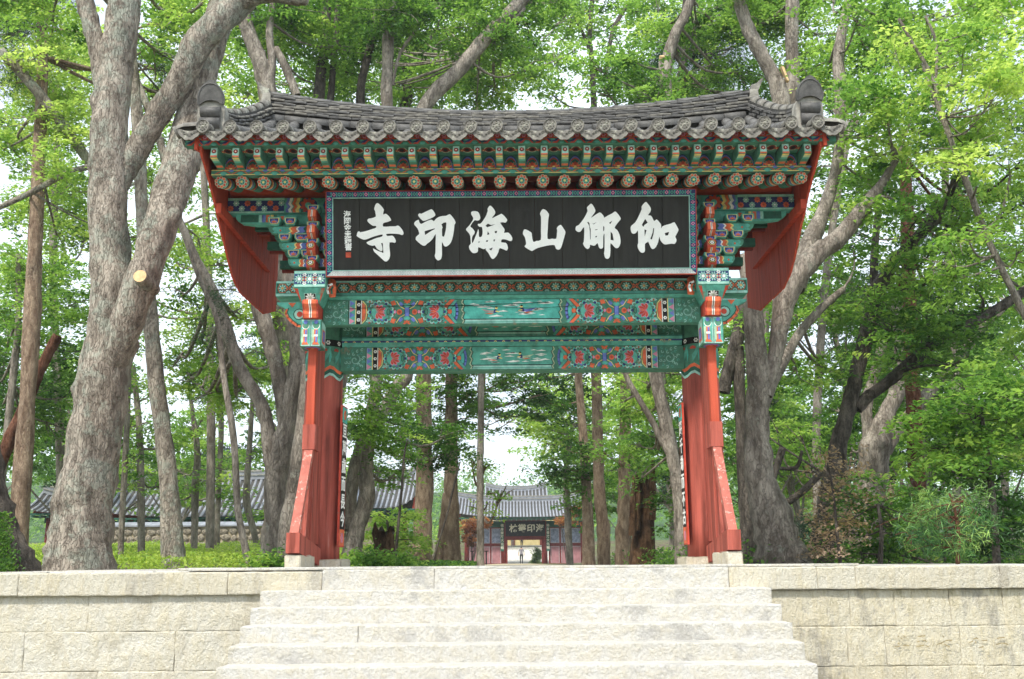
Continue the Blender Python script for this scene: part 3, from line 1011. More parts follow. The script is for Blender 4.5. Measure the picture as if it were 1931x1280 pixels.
def dancheong(P, L, z0, z1, robes, seed, panel='turq'):
    """the painting of one beam: scroll ends, black bands, lotus roundels, chevrons and a middle panel of flying figures"""
    h = z1 - z0
    zc = (z0 + z1) / 2
    P.rect(-L / 2, L / 2, z0, z1, 'green', .5)
    for sg in (-1, 1):
        X_ = lambda d: sg * (L / 2 - d * h)

        def rc(a, b, c, lay, f0=0.02, f1=.98):
            x0, x1 = sorted((X_(a), X_(b)))
            P.rect(x0, x1, z0 + h * f0, z0 + h * f1, c, lay)
        a, b = sorted((X_(.04), X_(.92)))
        curls(P, a, b, z0 + .02 * h, z1 - .02 * h, seed)
        rc(.94, .975, 'black', 2)
        rc(.975, 1.22, 'ljade', 2)
        rc(1.0, 1.20, 'jade', 3, .04, .96)
        for t in range(4):
            P.poly([(X_(1.0), zc + h * (t - 2) * .24), (X_(1.2), zc + h * (t - 1.5) * .24), (X_(1.0), zc + h * (t - 1) * .24)][::-sg], 'blue' if t % 2 else 'pink', 4)
        rc(1.22, 1.25, 'yellow', 3)
        rc(1.26, 1.44, 'black', 3)
        for t in (-1, 0, 1):
            P.petals(X_(1.35), zc + t * .31 * h, .015 * h, .075 * h, 6, .028 * h, 'white', 4)
        rc(1.44, 1.47, 'white', 3)
        P.poly([(X_(1.48), z0 + .1 * h), (X_(1.60), z0 + .22 * h), (X_(1.63), zc), (X_(1.60), z1 - .22 * h), (X_(1.48), z1 - .1 * h)][::-sg], 'orange', 3)
        P.stroke([(X_(1.50), z0 + .05 * h), (X_(1.64), z0 + .22 * h), (X_(1.67), zc), (X_(1.64), z1 - .22 * h), (X_(1.50), z1 - .05 * h)], .03 * h, 'yellow', 4)
        lotus(P, X_(2.22), zc, h, sg * -1)
        knot(P, X_(3.26), zc, h)
        lotus(P, X_(4.32), zc, h, sg)
        for d_ in (1.78, 2.72, 3.80, 4.78):
            for s2 in (-1, 1):
                P.petals(X_(d_), zc + s2 * .40 * h, .01 * h, .14 * h, 5, .035 * h, ('jade', 'ljade', 'turq', 'jade')[int(d_) % 4], 2, a0=.3, span=2.6)
                P.disc(X_(d_), zc + s2 * .43 * h, .04 * h, ('pink', 'orange', 'blue', 'red')[int(d_ * 2) % 4], 3, n=6)
        # chevrons towards the middle
        for s2 in (-1, 1):
            P.poly([(X_(4.70), zc + s2 * .20 * h), (X_(4.82), zc + s2 * .14 * h), (X_(5.14), zc + s2 * .49 * h), (X_(4.98), zc + s2 * .49 * h)][::-sg * s2], 'orange', 8)
            P.poly([(X_(4.86), zc + s2 * .12 * h), (X_(4.96), zc + s2 * .07 * h), (X_(5.26), zc + s2 * .46 * h), (X_(5.16), zc + s2 * .49 * h)][::-sg * s2], 'jade', 8)
        P.disc(X_(4.95), zc, .09 * h, 'orange', 9, rz=.10 * h, n=8)
        P.disc(X_(5.12), zc, .11 * h, 'turq', 4, rz=.22 * h)
        arc = [(X_(5.02 + .22 * math.cos(t)), zc + .47 * h * math.sin(t)) for t in np.linspace(-1.45, 1.45, 9)]
        P.stroke(arc, .10 * h, 'blue', 6)
        P.stroke([(a_ + sg * .05 * h, b_) for a_, b_ in arc], .018 * h, 'dblue', 7)
        rc(5.30, 5.50, 'green', 2)
        wav = [(X_(5.46 + .05 * math.sin(t * 2.1)), z0 + h * (.03 + .94 * t / 9)) for t in range(10)]
        P.stroke(wav, .05 * h, 'pale', 7)
        P.stroke([(a_ - sg * .045 * h, b_) for a_, b_ in wav], .022 * h, 'black', 8)
    xa = L / 2 - 5.50 * h
    P.rect(-xa, xa, z0 + .20 * h, z1 - .02 * h, panel, 2)
    P.rect(-xa, xa, z0 + .175 * h, z0 + .205 * h, 'black', 3)
    P.rect(-xa, xa, z0 + .02 * h, z0 + .17 * h, 'ljade', 2)
    P.rect(-xa, xa, z0 + .05 * h, z0 + .09 * h, 'jade', 3)
    clouds(P, -xa + .12, xa - .12, z0 + .28 * h, z1 - .10 * h, 24, seed)
    apsara(P, -xa * .38, z0 + .50 * h, .30 * h, 1, robes[0])
    apsara(P, xa * .26, z0 + .55 * h, .30 * h, -1, robes[1])


# upper front beam, z 3.28 .. 3.70
mb = MB()
mb.prism([(YF + .02, 3.402), (YF + .07, 3.402), (YF + .20, 3.50), (YF + .20, 3.79), (YF - .005, 3.79), (YF - .02, 3.77), (YF - .02, 3.60), (YF - .02, 3.42)], 'x', -2.72, 2.72, PI['green'])
P = Paint(mb, (0, YF - .0215, 0), (1, 0, 0), (0, 0, 1), gap=.0018)
dancheong(P, 5.40, 3.42, 3.785, ('grey', 'blue'), 3)
# drying cracks
P.stroke([(-2.35, 3.65), (-1.9, 3.67), (-1.4, 3.70), (-1.1, 3.69), (-.6, 3.69), (.0, 3.71), (.5, 3.73)], .008, 'black', 15)
P.stroke([(-1.2, 3.66), (-.75, 3.69), (.3, 3.64), (.9, 3.67)], .006, 'black', 15)
part(mb, 'lintel_beam', PM)

# tie beam between the column heads, behind and half hidden by the front beam
mb = MB()
mb.cbox(-2.62, 2.62, YC - .16, YC + .16, 3.395, 3.86, 'x', .02, PI['dgreen'])
P = Paint(mb, (0, YC - .1605, 0), (1, 0, 0), (0, 0, 1), gap=.0018)
dancheong(P, 5.12, 3.40, 3.77, ('pale', 'orange'), 5, panel='jade')
part(mb, 'tie_beam', PM)
mb = MB()
mb.prism([(YC - .20, 3.395), (YC - .22, 3.37), (YC - .20, 3.34), (YC - .165, 3.30), (YC - .155, 3.25), (YC + .15, 3.25), (YC + .15, 3.395)], 'x', -2.56, 2.56, PI['jade'])
P = Paint(mb, (0, YC - .199, 3.337), (1, 0, 0), (0, -.66, .75))
P.rect(-2.56, 2.56, -.03, .0, 'dblue', 1)
k = -2.5
while k < 2.5:
    P.petals(k, -.028, .006, .024, 3, .008, 'yellow', 2, a0=.5, span=2.1)
    k += .125
part(mb, 'beam_moulding', PM)
# lower lintel
mb = MB()
mb.cbox(-2.58, 2.58, YC - .15, YC + .15, 2.885, 3.25, 'x', .015, PI['green'])
P = Paint(mb, (0, YC - .1515, 0), (1, 0, 0), (0, 0, 1), gap=.0018)
dancheong(P, 5.06, 2.895, 3.245, ('ljade', 'pale'), 8, panel='jade')
part(mb, 'lower_lintel', PM)

# ---- bracket clusters over the columns
soro = MB()
soro.faces([(-.055, -.07, 0), (.055, -.07, 0), (.055, .07, 0), (-.055, .07, 0), (-.09, -.09, .06), (.09, -.09, .06), (.09, .09, .06), (-.09, .09, .06),
            (-.09, -.09, .12), (.09, -.09, .12), (.09, .09, .12), (-.09, .09, .12)],
           [(3, 2, 1, 0), (0, 1, 5, 4), (1, 2, 6, 5), (2, 3, 7, 6), (3, 0, 4, 7), (4, 5, 9, 8), (5, 6, 10, 9), (6, 7, 11, 10), (7, 4, 8, 11), (8, 9, 10, 11)], PI['jade'])
P = Paint(soro, (0, -.09, 0), (1, 0, 0), (0, 0, 1))
P.poly([(-.07, .045), (-.045, .012), (.045, .012), (.07, .045), (.075, .105), (-.075, .105)], 'yellow', 1)
P.poly([(-.06, .048), (-.04, .02), (.04, .02), (.06, .048), (.064, .098), (-.064, .098)], 'dblue', 2)
P.petals(0, .03, .0, .058, 5, .016, 'blue', 3, a0=.3, span=2.54)
P.petals(0, .03, .0, .04, 3, .012, 'orange', 4, a0=.6, span=1.94)
soro_me = soro.mesh('bearing_block', PM)


def arm(length, hgt, sg):
    """bracket arm lying along x from 0 to sg*length, its outer end rounded underneath and painted in waves"""
    mb = MB()
    pts = [(0, 0), (length * .72, 0), (length * .86, hgt * .10), (length * .96, hgt * .34), (length, hgt * .62), (length, hgt), (0, hgt)]
    mb.prism([(sg * a, b) for a, b in pts], 'y', -.055, .055, PI['green'])
    P = Paint(mb, (0, -.055, 0), (1, 0, 0), (0, 0, 1))
    L_ = length
    for a, b, c in ((.0, .10, 'jade'), (.10, .22, 'dgreen'), (.22, .34, 'blue'), (.34, .38, 'white'), (.38, .50, 'orange'), (.50, .54, 'yellow'), (.54, .90, 'jade')):
        n = 5
        for i in range(n):
            z0, z1 = hgt * (.06 + .88 * i / n), hgt * (.06 + .88 * (i + 1) / n)
            w0, w1 = .03 * math.sin(i * 2.2), .03 * math.sin((i + 1) * 2.2)
            if a > .5 and z0 < hgt * .1:
                z0 = hgt * .2
            q = [(sg * L_ * (a + w0), z0), (sg * L_ * (b + w0), z0), (sg * L_ * (b + w1), z1), (sg * L_ * (a + w1), z1)]
            P.poly(q[::sg], c, 1 + (c in ('white', 'yellow')))
    P.petals(sg * L_ * .74, hgt * .5, .005, hgt * .34, 6, hgt * .10, 'turq', 3)
    P.disc(sg * L_ * .74, hgt * .5, hgt * .12, 'orange', 4)
    return mb.mesh('bracket_arm', PM)


for sx in (-1, 1):
    X = sx * GX
    arms = {ln: arm(ln, .13, sx) for ln in (.36, .50, .66, .84)}
    inn = {ln: arm(ln, .13, -sx) for ln in (.30,)}
    z = 4.12
    tiers = [(.36, (13.98,)), (.50, (13.98, 14.36)), (.66, (13.98, 14.36)), (.84, (14.16, 14.46))]
    for k, (ln, ys) in enumerate(tiers):
        for yy in ys:
            place('bracket_arm', arms[ln], gate, TR(X + sx * .02, yy, z + .115))
            place('bracket_arm', inn[.30], gate, TR(X - sx * .02, yy, z + .115))
            xs_ = [ln - .07] + ([ln - .30] if ln > .4 else []) + ([.1] if k < 2 else [])
            for xx in xs_:
                place('bearing_block', soro_me, gate, TR(X + sx * xx, yy - .03, z + .247))
            place('bearing_block', soro_me, gate, TR(X - sx * .22, yy - .03, z + .247))
        z += .245
    # forward tongues, one per tier
    z = 4.12
    for k in range(4):
        mb = MB()
        yf = 13.66 - .03 * k + (.06 if k == 3 else 0)
        zt = z + .02
        prof = [(yf + .02, zt + .02), (yf, zt + .10), (yf + .03, zt + .135), (14.5, zt + .16), (14.5, zt - .02), (yf + .26, zt - .09), (yf + .15, zt - .04)]
        mb.prism(prof, 'x', X - .062, X + .062, PI['red'])
        for (ya, za), (yb, zb), c0 in (((yf + .26, zt - .09), (yf + .15, zt - .04), 0), ((yf + .15, zt - .04), (yf + .02, zt + .02), 0)):
            for x0, x1, c in ((-.055, -.012, 'orange'), (.012, .055, 'orange'), (-.012, -.004, 'white'), (.004, .012, 'white'), (-.004, .004, 'black')):
                mb.poly([(X + x0, ya - .003, za - .003), (X + x1, ya - .003, za - .003), (X + x1, yb - .003, zb - .003), (X + x0, yb - .003, zb - .003)], PI[c])
        P = Paint(mb, (X, yf, zt + .09), (1, 0, 0), (0, .25, .97))
        if k < 2:
            P.disc(0, -.01, .052, 'yellow', 2, rz=.045, n=6)
            P.disc(0, -.01, .044, 'black', 3, rz=.038, n=6)
            P.petals(0, -.01, .006, .03, 6, .01, 'white', 4)
            mb.poly([(X - .06, yf + .03, zt + .139), (X + .06, yf + .03, zt + .139), (X + .06, yf + .25, zt + .15), (X - .06, yf + .25, zt + .15)], PI['grey'])
        else:
            for x0, x1, c in ((-.055, -.012, 'orange'), (.012, .055, 'orange'), (-.012, -.004, 'white'), (.004, .012, 'white'), (-.004, .004, 'black')):
                P.rect(x0, x1, -.08, .04, c, 2)
        part(mb, 'bracket_tongue', PM)
        place('bearing_block', soro_me, gate, TR(X, 13.86 - .02 * k, z + .155, s=(1.0, 1.2, .75)))
        z += .245
    # boards behind the brackets
    mb = MB()
    for q in range(4):
        xo = X + sx * (.42 + .2 * q)
        mb.box(min(X - sx * .9, xo), max(X - sx * .9, xo), 14.60, 14.66, 4.06 + q * .30, 4.06 + q * .30 + .296, PI['dred'])
        mb.box(min(X - sx * .9, xo + sx * .02), max(X - sx * .9, xo + sx * .02), 14.52, 14.598, 4.10 + q * .30, 4.10 + q * .30 + .12, PI['dgreen'])
    part(mb, 'wall_plate', PM)
    # side purlin support: flower-painted beam with a scroll-ended one below it
    mb = MB()
    xe = sx * 4.16
    xi = sx * 2.35
    a, b = sorted((xe, xi))
    mb.cbox(a, b, 14.02, 14.20, 5.09, 5.33, 'x', .015, PI['jade'])
    P = Paint(mb, (0, 14.02, 0), (1, 0, 0), (0, 0, 1))
    a2, b2 = sorted((xe, sx * 3.33))
    P.rect(a2, b2, 5.125, 5.285, 'dblue', 1)
    n = 5
    for i in range(n):
        x = a2 + (b2 - a2) * (i + .5) / n
        for j, zz in enumerate((5.165, 5.245)):
            xo = x + (.04 if j else -.04)
            P.petals(xo, zz, .008, .048, 8, .013, 'ljade' if (i + j) % 2 else 'orange', 2)
            P.disc(xo, zz, .014, 'white' if (i + j) % 2 else 'red', 3, n=6)
    P.rect(a2, b2, 5.292, 5.328, 'ljade', 1)
    P.rect(a2, b2, 5.095, 5.118, 'ljade', 1)
    for t, c in ((3.30, 'blue'), (3.26, 'white'), (3.20, 'orange'), (3.15, 'yellow'), (3.08, 'dgreen')):
        for i in range(5):
            z0, z1 = 5.10 + .045 * i, 5.10 + .045 * (i + 1)
            w0, w1 = .02 * math.sin(i * 2.4), .02 * math.sin((i + 1) * 2.4)
            q = [(sx * (t + w0 - .045), z0), (sx * (t + w0), z0), (sx * (t + w1), z1), (sx * (t + w1 - .045), z1)]
            P.poly(q[::sx], c, 2)
    for xq in (2.98, 2.62):
        P.petals(sx * xq, 5.21, .02, .12, 9, .03, 'red', 3)
        P.disc(sx * xq, 5.21, .045, 'jade', 4)
        P.disc(sx * xq, 5.21, .14, 'dblue', 1.6, rz=.115)
    part(mb, 'flower_beam', PM)
    mb = MB()
    pts = [(2.6, 4.93), (3.75, 4.93), (3.95, 4.96), (4.04, 5.02), (4.05, 5.088), (2.6, 5.088)]
    mb.prism([(sx * a, b) for a, b in pts], 'y', 14.06, 14.18, PI['jade'])
    P = Paint(mb, (0, 14.06, 0), (1, 0, 0), (0, 0, 1))
    for t, c in ((3.97, 'dgreen'), (3.70, 'ljade'), (3.66, 'blue'), (3.60, 'orange'), (3.53, 'yellow'), (3.49, 'green')):
        w = .26 if c == 'dgreen' else .05
        a2, b2 = sorted((sx * t, sx * (t - w)))
        P.rect(a2, b2, 4.965, 5.08, c, 1)
    P.disc(sx * 3.36, 5.03, .08, 'turq', 2, rz=.045)
    P.disc(sx * 3.36, 5.03, .05, 'orange', 3, rz=.03)
    part(mb, 'scroll_beam', PM)
    # carved cloud ornament beside the sign's top corner
    mb = MB()
    x0 = sx * 2.62
    for i in range(6):
        mb.tube([(x0 + sx * .09 * i, 13.78, 5.42 + .02 * math.sin(i * 1.9)), (x0 + sx * .09 * i + sx * .06, 13.72, 5.44)], [.045, .03], 8, PI['orange' if sx < 0 else 'blue'] if i % 3 else PI['red'])
    part(mb, 'cloud_carving', PM, smooth=False)
    # dragon-head carving under the sign's lower corner
    mb = MB()
    xs2 = sx * 2.585
    mb.tube([(xs2, 14.05, 4.04), (xs2, 13.92, 4.0), (xs2 - sx * .02, 13.86, 3.90), (xs2 - sx * .03, 13.90, 3.78)], [.05, .06, .07, .045], 10, PI['orange'])
    P = Paint(mb, (xs2 - sx * .02, 13.785, 3.80), (1, 0, 0), (0, 0, 1))
    P.stroke([(-.03, .0), (-.05, .06), (-.03, .12), (.02, .14)], .03, 'white', 1)
    P.stroke([(.02, .0), (.01, .06), (.03, .10)], .03, 'dgreen', 2)
    P.disc(-.03, .11, .014, 'black', 3)
    part(mb, 'corner_carving', PM, smooth=False)

# purlin, red lining boards above the brackets
mb = MB()
mb.tube([(-4.15, 14.16, 5.47), (4.15, 14.16, 5.47)], [.125, .125], 16)
part(mb, 'purlin', M['red_board'], smooth=False)
mb = MB()
mb.tube([(-4.15, YC, 6.20), (4.15, YC, 6.20)], [.15, .15], 16)
part(mb, 'ridge_purlin', M['red_board'])
mb = MB()
mb.box(-2.6, 2.6, 14.30, 14.36, 4.08, 5.36, 0)
part(mb, 'backing_boards', M['soffit'])

# ================================================================ eaves
NR = 28
RX = [-4.02 + 8.04 * i / (NR - 1) for i in range(NR)]
SL = 0.30
# round rafter
mb = MB()
ln = 1.95
mb.tube([(0, 0, 0), (0, ln, ln * SL)], [.083, .083], 16, PI['green'])
dirv = Vector((0, 1, SL)).normalized()
for t, c in ((.02, 'ljade'), (.07, 'dgreen'), (.13, 'orange'), (.19, 'yellow'), (.24, 'blue'), (.31, 'jade'), (.42, 'dred'), (.46, 'orange'), (.50, 'dgreen')):
    mb.tube([dirv * t, dirv * (t + .055)], [.0845 + .0003, .0845 + .0003], 16, PI[c], cap=False)
P = Paint(mb, -dirv * .002, (1, 0, 0), (0, -SL, 1))
P.disc(0, 0, .083, 'dgreen', 1, n=18)
for k in range(9):
    a = 2 * math.pi * k / 9 + .17
    P.disc(.064 * math.cos(a), .064 * math.sin(a), .0235, 'pale', 2, n=9)
    P.disc(.063 * math.cos(a), .063 * math.sin(a), .0185, 'red' if k % 3 else 'orange', 3, n=9)
P.disc(0, 0, .047, 'ljade', 5, n=9, a0=.5)
P.disc(0, 0, .040, 'dgreen', 6, n=14)
P.petals(0, 0, .01, .036, 6, .010, 'jade', 7, a0=.3)
P.disc(0, 0, .016, 'yellow', 8, n=8)
raf_me = mb.mesh('rafter', PM)
for p_ in raf_me.polygons:
    p_.use_smooth = len(p_.vertices) == 4 and p_.area > .01
rr = random.Random(2)
for x in RX:
    place('rafter', raf_me, gate, TR(x, 13.15 + rr.uniform(-.01, .01), 5.225 + rr.uniform(-.004, .004) + .012 * (x / 4) ** 2) @ Matrix.Rotation(rr.uniform(-3, 3), 4, dirv))
# boards over the rafters
mb = MB()
nb = 30
mb.faces([(-4.16, 13.13, 5.317), (4.16, 13.13, 5.317), (4.16, 15, 5.875), (-4.16, 15, 5.875)], [(0, 1, 2, 3)])
part(mb, 'ceiling_boards', M['red_board'])
# strip on the rafter ends
mb = MB()
mb.box(-4.14, 4.14, 13.10, 13.22, 5.32, 5.398, PI['green'])
P = Paint(mb, (0, 13.10, 5.32), (1, 0, 0), (0, 0, 1))
P.rect(-4.14, 4.14, .001, .012, 'yellow', 1)
P.rect(-4.14, 4.14, .066, .077, 'yellow', 1)
k = -4.1
i = 0
while k < 4.05:
    P.poly([(k, .015), (k + .045, .02), (k + .09, .05), (k + .13, .062), (k + .17, .05), (k + .21, .02), (k + .235, .015), (k + .2, .045), (k + .13, .073), (k + .06, .045)], 'orange' if i % 2 else 'red', 2)
    P.disc(k + .13, .02, .045, 'jade', 3, rz=.026)
    P.disc(k + .235, .062, .035, 'blue', 2, rz=.014)
    k += .235
    i += 1
part(mb, 'rafter_board', PM)
# flying rafters
mb = MB()
mb.faces([(-.05, 0, 0), (.05, 0, 0), (.05, .50, -.04), (-.05, .50, -.04), (-.05, .02, .15), (.05, .02, .15), (.05, .50, .15), (-.05, .50, .15)],
         [(3, 2, 1, 0), (4, 5, 6, 7), (0, 1, 5, 4), (1, 2, 6, 5), (2, 3, 7, 6), (3, 0, 4, 7)], PI['green'])
P = Paint(mb, (0, 0, 0), (1, 0, 0), (0, .13, 1))
P.rect(-.044, .044, .004, .146, 'pale', 1)
P.rect(-.038, .038, .028, .14, 'ljade', 2)
P.petals(0, .088, .01, .034, 8, .011, 'dred', 3)
P.disc(0, .088, .019, 'red', 4)
P.disc(0, .088, .009, 'white', 5, n=6)
P.rect(-.044, .044, .004, .026, 'orange', 2)
P = Paint(mb, (0, 0, 0), (1, 0, 0), (0, -1, .08))
for a, b, c in ((.005, .05, 'yellow'), (.05, .11, 'pale'), (.11, .16, 'jade'), (.16, .24, 'green'), (.24, .30, 'orange')):
    P.rect(-.044, .044, -b, -a, c, 1)
fly_me = mb.mesh('flying_rafter', PM)
for x in RX:
    place('flying_rafter', fly_me, gate, TR(x + rr.uniform(-.008, .008), 12.75 + rr.uniform(-.008, .008), 5.435 + rr.uniform(-.003, .003), rz=rr.uniform(-.03, .03)))
# painted panels of each bay: upright board behind, soffit above
mb = MB()
P = Paint(mb, (0, 0, 0), (1, 0, 0), (0, 0, 1))
w = RX[1] - RX[0]
hw = w / 2 - .052
mb.box(-hw, hw, .002, .03, 0, .19, PI['green'])
P.poly([(hw * math.cos(t), .178 * math.sin(t)) for t in np.linspace(0, math.pi, 14)], 'dblue', 1)
P.poly([(hw * math.cos(t) * .92, .165 * math.sin(t)) for t in np.linspace(0, math.pi, 12)], 'blue', 2)
P.poly([(hw * math.cos(t) * .86, .140 * math.sin(t)) for t in np.linspace(0, math.pi, 12)], 'red', 3)
P.poly([(hw * math.cos(t) * .72, .118 * math.sin(t)) for t in np.linspace(0, math.pi, 12)], 'dgreen', 4)
P.petals(0, .005, .005, .075, 5, .018, 'orange', 5, a0=.35, span=2.44)
P.disc(0, .045, .020, 'red', 6, rz=.034)
P.disc(0, .008, .02, 'yellow', 7, rz=.012)
P.petals(-.06, .06, .004, .03, 5, .007, 'jade', 5)
P.petals(.06, .06, .004, .03, 5, .007, 'jade', 5)
bay_me = mb.mesh('bay_panel', PM)
mb = MB()
P = Paint(mb, (0, 0, 0), (1, 0, 0), (0, -1, .02))
P.rect(-hw, hw, -.03, .42, 'green', 0)
P.rect(-hw, hw, .36, .41, 'dgreen', 1)
for q in range(6):
    P.disc(-hw + .03 + q * .032, .385, .013, 'pale', 2, n=6)
P.disc(0, .22, .07, 'pale', 1, rz=.10)
P.disc(0, .22, .055, 'dred', 2, rz=.08)
P.disc(0, .22, .03, 'black', 3, rz=.05)
for s_ in (-1, 1):
    P.petals(s_ * .075, .20, .0, .04, 5, .014, 'red', 2)
    P.disc(s_ * .075, .20, .012, 'yellow', 3, n=6)
    P.petals(s_ * .07, .32, .0, .03, 4, .01, 'jade', 2)
sof_me = mb.mesh('soffit_panel', PM)
for a, b in zip(RX, RX[1:]):
    place('bay_panel', bay_me, gate, TR((a + b) / 2, 13.10, 5.40))
    place('soffit_panel', sof_me, gate, TR((a + b) / 2, 13.13, 5.588))
# wave-painted board over the flying rafter ends
mb = MB()
mb.box(-4.40, 4.40, 12.715, 12.83, 5.588, 5.665, PI['green'])
P = Paint(mb, (0, 12.715, 5.588), (1, 0, 0), (0, 0, 1))
k, i = -4.38, 0
while k < 4.2:
    P.poly([(k, .005), (k + .07, .005), (k + .115, .055), (k + .16, .055), (k + .205, .005), (k + .23, .005), (k + .18, .07), (k + .10, .07)], 'red', 1)
    P.poly([(k - .01, .03), (k + .06, .03), (k + .105, .075), (k + .075, .075)], 'dblue', 2)
    P.poly([(k + .17, .075), (k + .21, .03), (k + .235, .03), (k + .20, .075)], 'dblue', 2)
    P.disc(k + .1375, .018, .035, 'jade', 2, rz=.018)
    P.disc(k + .02, .062, .03, 'jade', 2, rz=.013)
    k += .235
    i += 1
part(mb, 'eave_board', PM)

# ================================================================ roof tiles
NT = 24
TX = [-4.13 + 8.26 * i / (NT - 1) for i in range(NT)]
TS = .41


def deck_z(y):
    y = min(y, 2 * YC - y)
    t = (y - 12.60) / 2.4
    return 5.75 + 2.4 * TS * (t - .12 * math.sin(math.pi * t))


mb = MB()
mb.box(-4.26, 4.26, 12.70, 12.80, 5.668, 5.74, PI['red'])
P = Paint(mb, (0, 12.70, 5.668), (1, 0, 0), (0, 0, 1))
for x in TX:
    P.petals(x, .035, .006, .032, 6, .011, 'pink', 2)
    P.disc(x, .035, .010, 'red', 3, n=6)
    for s_ in (-1, 1):
        P.stroke([(x + s_ * .05, .01), (x + s_ * .10, .03), (x + s_ * .16, .012)], .012, 'jade', 1)
part(mb, 'tile_seat', PM)
# one convex row, made of overlapping half-round tiles
ys = np.linspace(12.60, 14.86, 9)
cov = MB()
for i in range(8):
    y0, y1 = ys[i], ys[i + 1] + .02
    z0, z1 = deck_z(y0) + .02, deck_z(y1) + .02
    n = 9
    vs = []
    for yy, zz, rr_ in ((y0, z0, .084), (y1, z1, .076)):
        for k in range(n):
            a = math.pi * (-.08 + 1.16 * k / (n - 1))
            vs.append((rr_ * math.cos(a), yy - 12.6, zz - 5.77 + rr_ * math.sin(a)))
    fs = [(k, k + 1, n + k + 1, n + k) for k in range(n - 1)]
    fs.append(tuple(range(n))[::-1])
    cov.faces(vs, fs)
cov_me = cov.mesh('convex_tile_row', [M['tile']], smooth=False)
for p_ in cov_me.polygons:
    p_.use_smooth = len(p_.vertices) == 4
# round end tile with a pointed lower edge and a moulded face
mb = MB()
n = 20


def disc_out(r_):
    o = []
    for k in range(n):
        a = 2 * math.pi * k / n + math.pi / 2
        rr_ = r_ * (1.0 + .22 * max(0, -math.sin(a)) ** 6)
        o.append((rr_ * math.cos(a), rr_ * math.sin(a)))
    return o


o1 = disc_out(.092)
mb.prism(o1, 'y', -.035, .0)
o2, o3 = disc_out(.084), disc_out(.072)
for k in range(n):
    j = (k + 1) % n
    mb.poly([(o2[k][0], -.045, o2[k][1]), (o3[k][0], -.038, o3[k][1]), (o3[j][0], -.038, o3[j][1]), (o2[j][0], -.045, o2[j][1])][::-1], 0)
    mb.poly([(o1[k][0], -.035, o1[k][1]), (o2[k][0], -.045, o2[k][1]), (o2[j][0], -.045, o2[j][1]), (o1[j][0], -.035, o1[j][1])][::-1], 0)
for px, pz, pr in [(0, .03, .018), (0, -.012, .026), (-.035, .02, .013), (.035, .02, .013), (-.045, -.015, .012), (.045, -.015, .012), (-.025, -.045, .014), (.025, -.045, .014), (0, .06, .010), (-.05, .045, .008), (.05, .045, .008), (0, -.065, .010)]:
    ring_ = [(px + pr * math.cos(t), -.037, pz + pr * math.sin(t)) for t in np.linspace(0, 2 * math.pi, 8)[:-1]]
    b = len(mb.v)
    mb.v += ring_ + [(px, -.052, pz)]
    for k in range(7):
        mb.f.append((b + k, b + 7, b + (k + 1) % 7))
        mb.m.append(0)
# neck curving back up to the row
vs = []
for yy, zo, rr_ in ((0, 0, .088), (.10, .012, .086), (.20, .03, .085)):
    for k in range(11):
        a = math.pi * (-.10 + 1.2 * k / 10)
        vs.append((rr_ * math.cos(a), yy, zo + rr_ * math.sin(a)))
mb.faces(vs, [(i_ * 11 + k, i_ * 11 + k + 1, (i_ + 1) * 11 + k + 1, (i_ + 1) * 11 + k) for i_ in range(2) for k in range(10)])
end_me = mb.mesh('round_end_tile', [M['tile_b']])
# drip tile: shallow trough with a scalloped tongue
mb = MB()
hw = (TX[1] - TX[0]) / 2
ts = np.linspace(-1, 1, 13)
top = [(hw * .98 * t, -.05 + .055 * t * t) for t in ts]
bot = [(hw * .97 * t, -.185 + .15 * abs(t) ** 2.4 + .007 * math.cos(t * 12.5)) for t in ts]
vs = [(x, -.012 - .04 * (1 - abs(t)) * 0, z) for (x, z), t in zip(top, ts)] + [(x, -.030, z) for x, z in bot]
vs += [(x, .014, z) for x, z in top] + [(x, -.006, z) for x, z in bot]
q = 13
fs = []
for k in range(12):
    fs += [(k + 1, k, q + k, q + k + 1), (2 * q + k, 2 * q + k + 1, 3 * q + k + 1, 3 * q + k), (q + k, 3 * q + k, 3 * q + k + 1, q + k + 1), (k, k + 1, 2 * q + k + 1, 2 * q + k)]
mb.faces(vs, fs)
for s_ in (-1, 1):        # moulded leaf scrolls on the tongue
    for cx, cz, r_ in ((s_ * .07, -.075, .030), (s_ * .105, -.045, .016), (s_ * .03, -.10, .016), (0, -.125, .013)):
        pts = [Vector((cx + r_ * (1 - t / 9) * math.cos(t * s_), -.026, cz + r_ * (1 - t / 9) * math.sin(t * s_))) for t in np.linspace(0, 6, 9)]
        mb.tube(pts, [.006] * len(pts), 4)
# trough going back
ns = 7
vs, ys2 = [], np.linspace(12.60, 14.86, 7)
for yy in ys2:
    for t in np.linspace(-1, 1, ns):
        vs.append((hw * t * .98, yy - 12.60, deck_z(yy) - 5.77 - .05 + .055 * t * t))
mb.faces(vs, [(j * ns + k, j * ns + k + 1, (j + 1) * ns + k + 1, (j + 1) * ns + k) for j in range(6) for k in range(ns - 1)])
drip_me = mb.mesh('drip_tile_row', [M['tile_b']])
for i, x in enumerate(TX):
    zz = 5.77 + .03 * (abs(x) / 4.2) ** 3
    jr = rr.uniform(-.008, .008)
    up_ = math.atan(.20 * (abs(x) / 4.1) ** 2 / 2.3)
    row = place('convex_tile_row', cov_me, gate, TR(x, 12.60, zz, rx=up_))
    place('round_end_tile', end_me, row, TR(x + jr, 12.59 + jr, zz + .012, rz=rr.uniform(-.06, .06)))
    if i < NT - 1:
        place('drip_tile_row', drip_me, gate, TR((x + TX[i + 1]) / 2, 12.60, zz - .005, rz=rr.uniform(-.01, .01), rx=up_))
for s_ in (-1, 1):
    place('drip_tile_row', drip_me, gate, TR(s_ * 4.305, 12.60, 5.80))
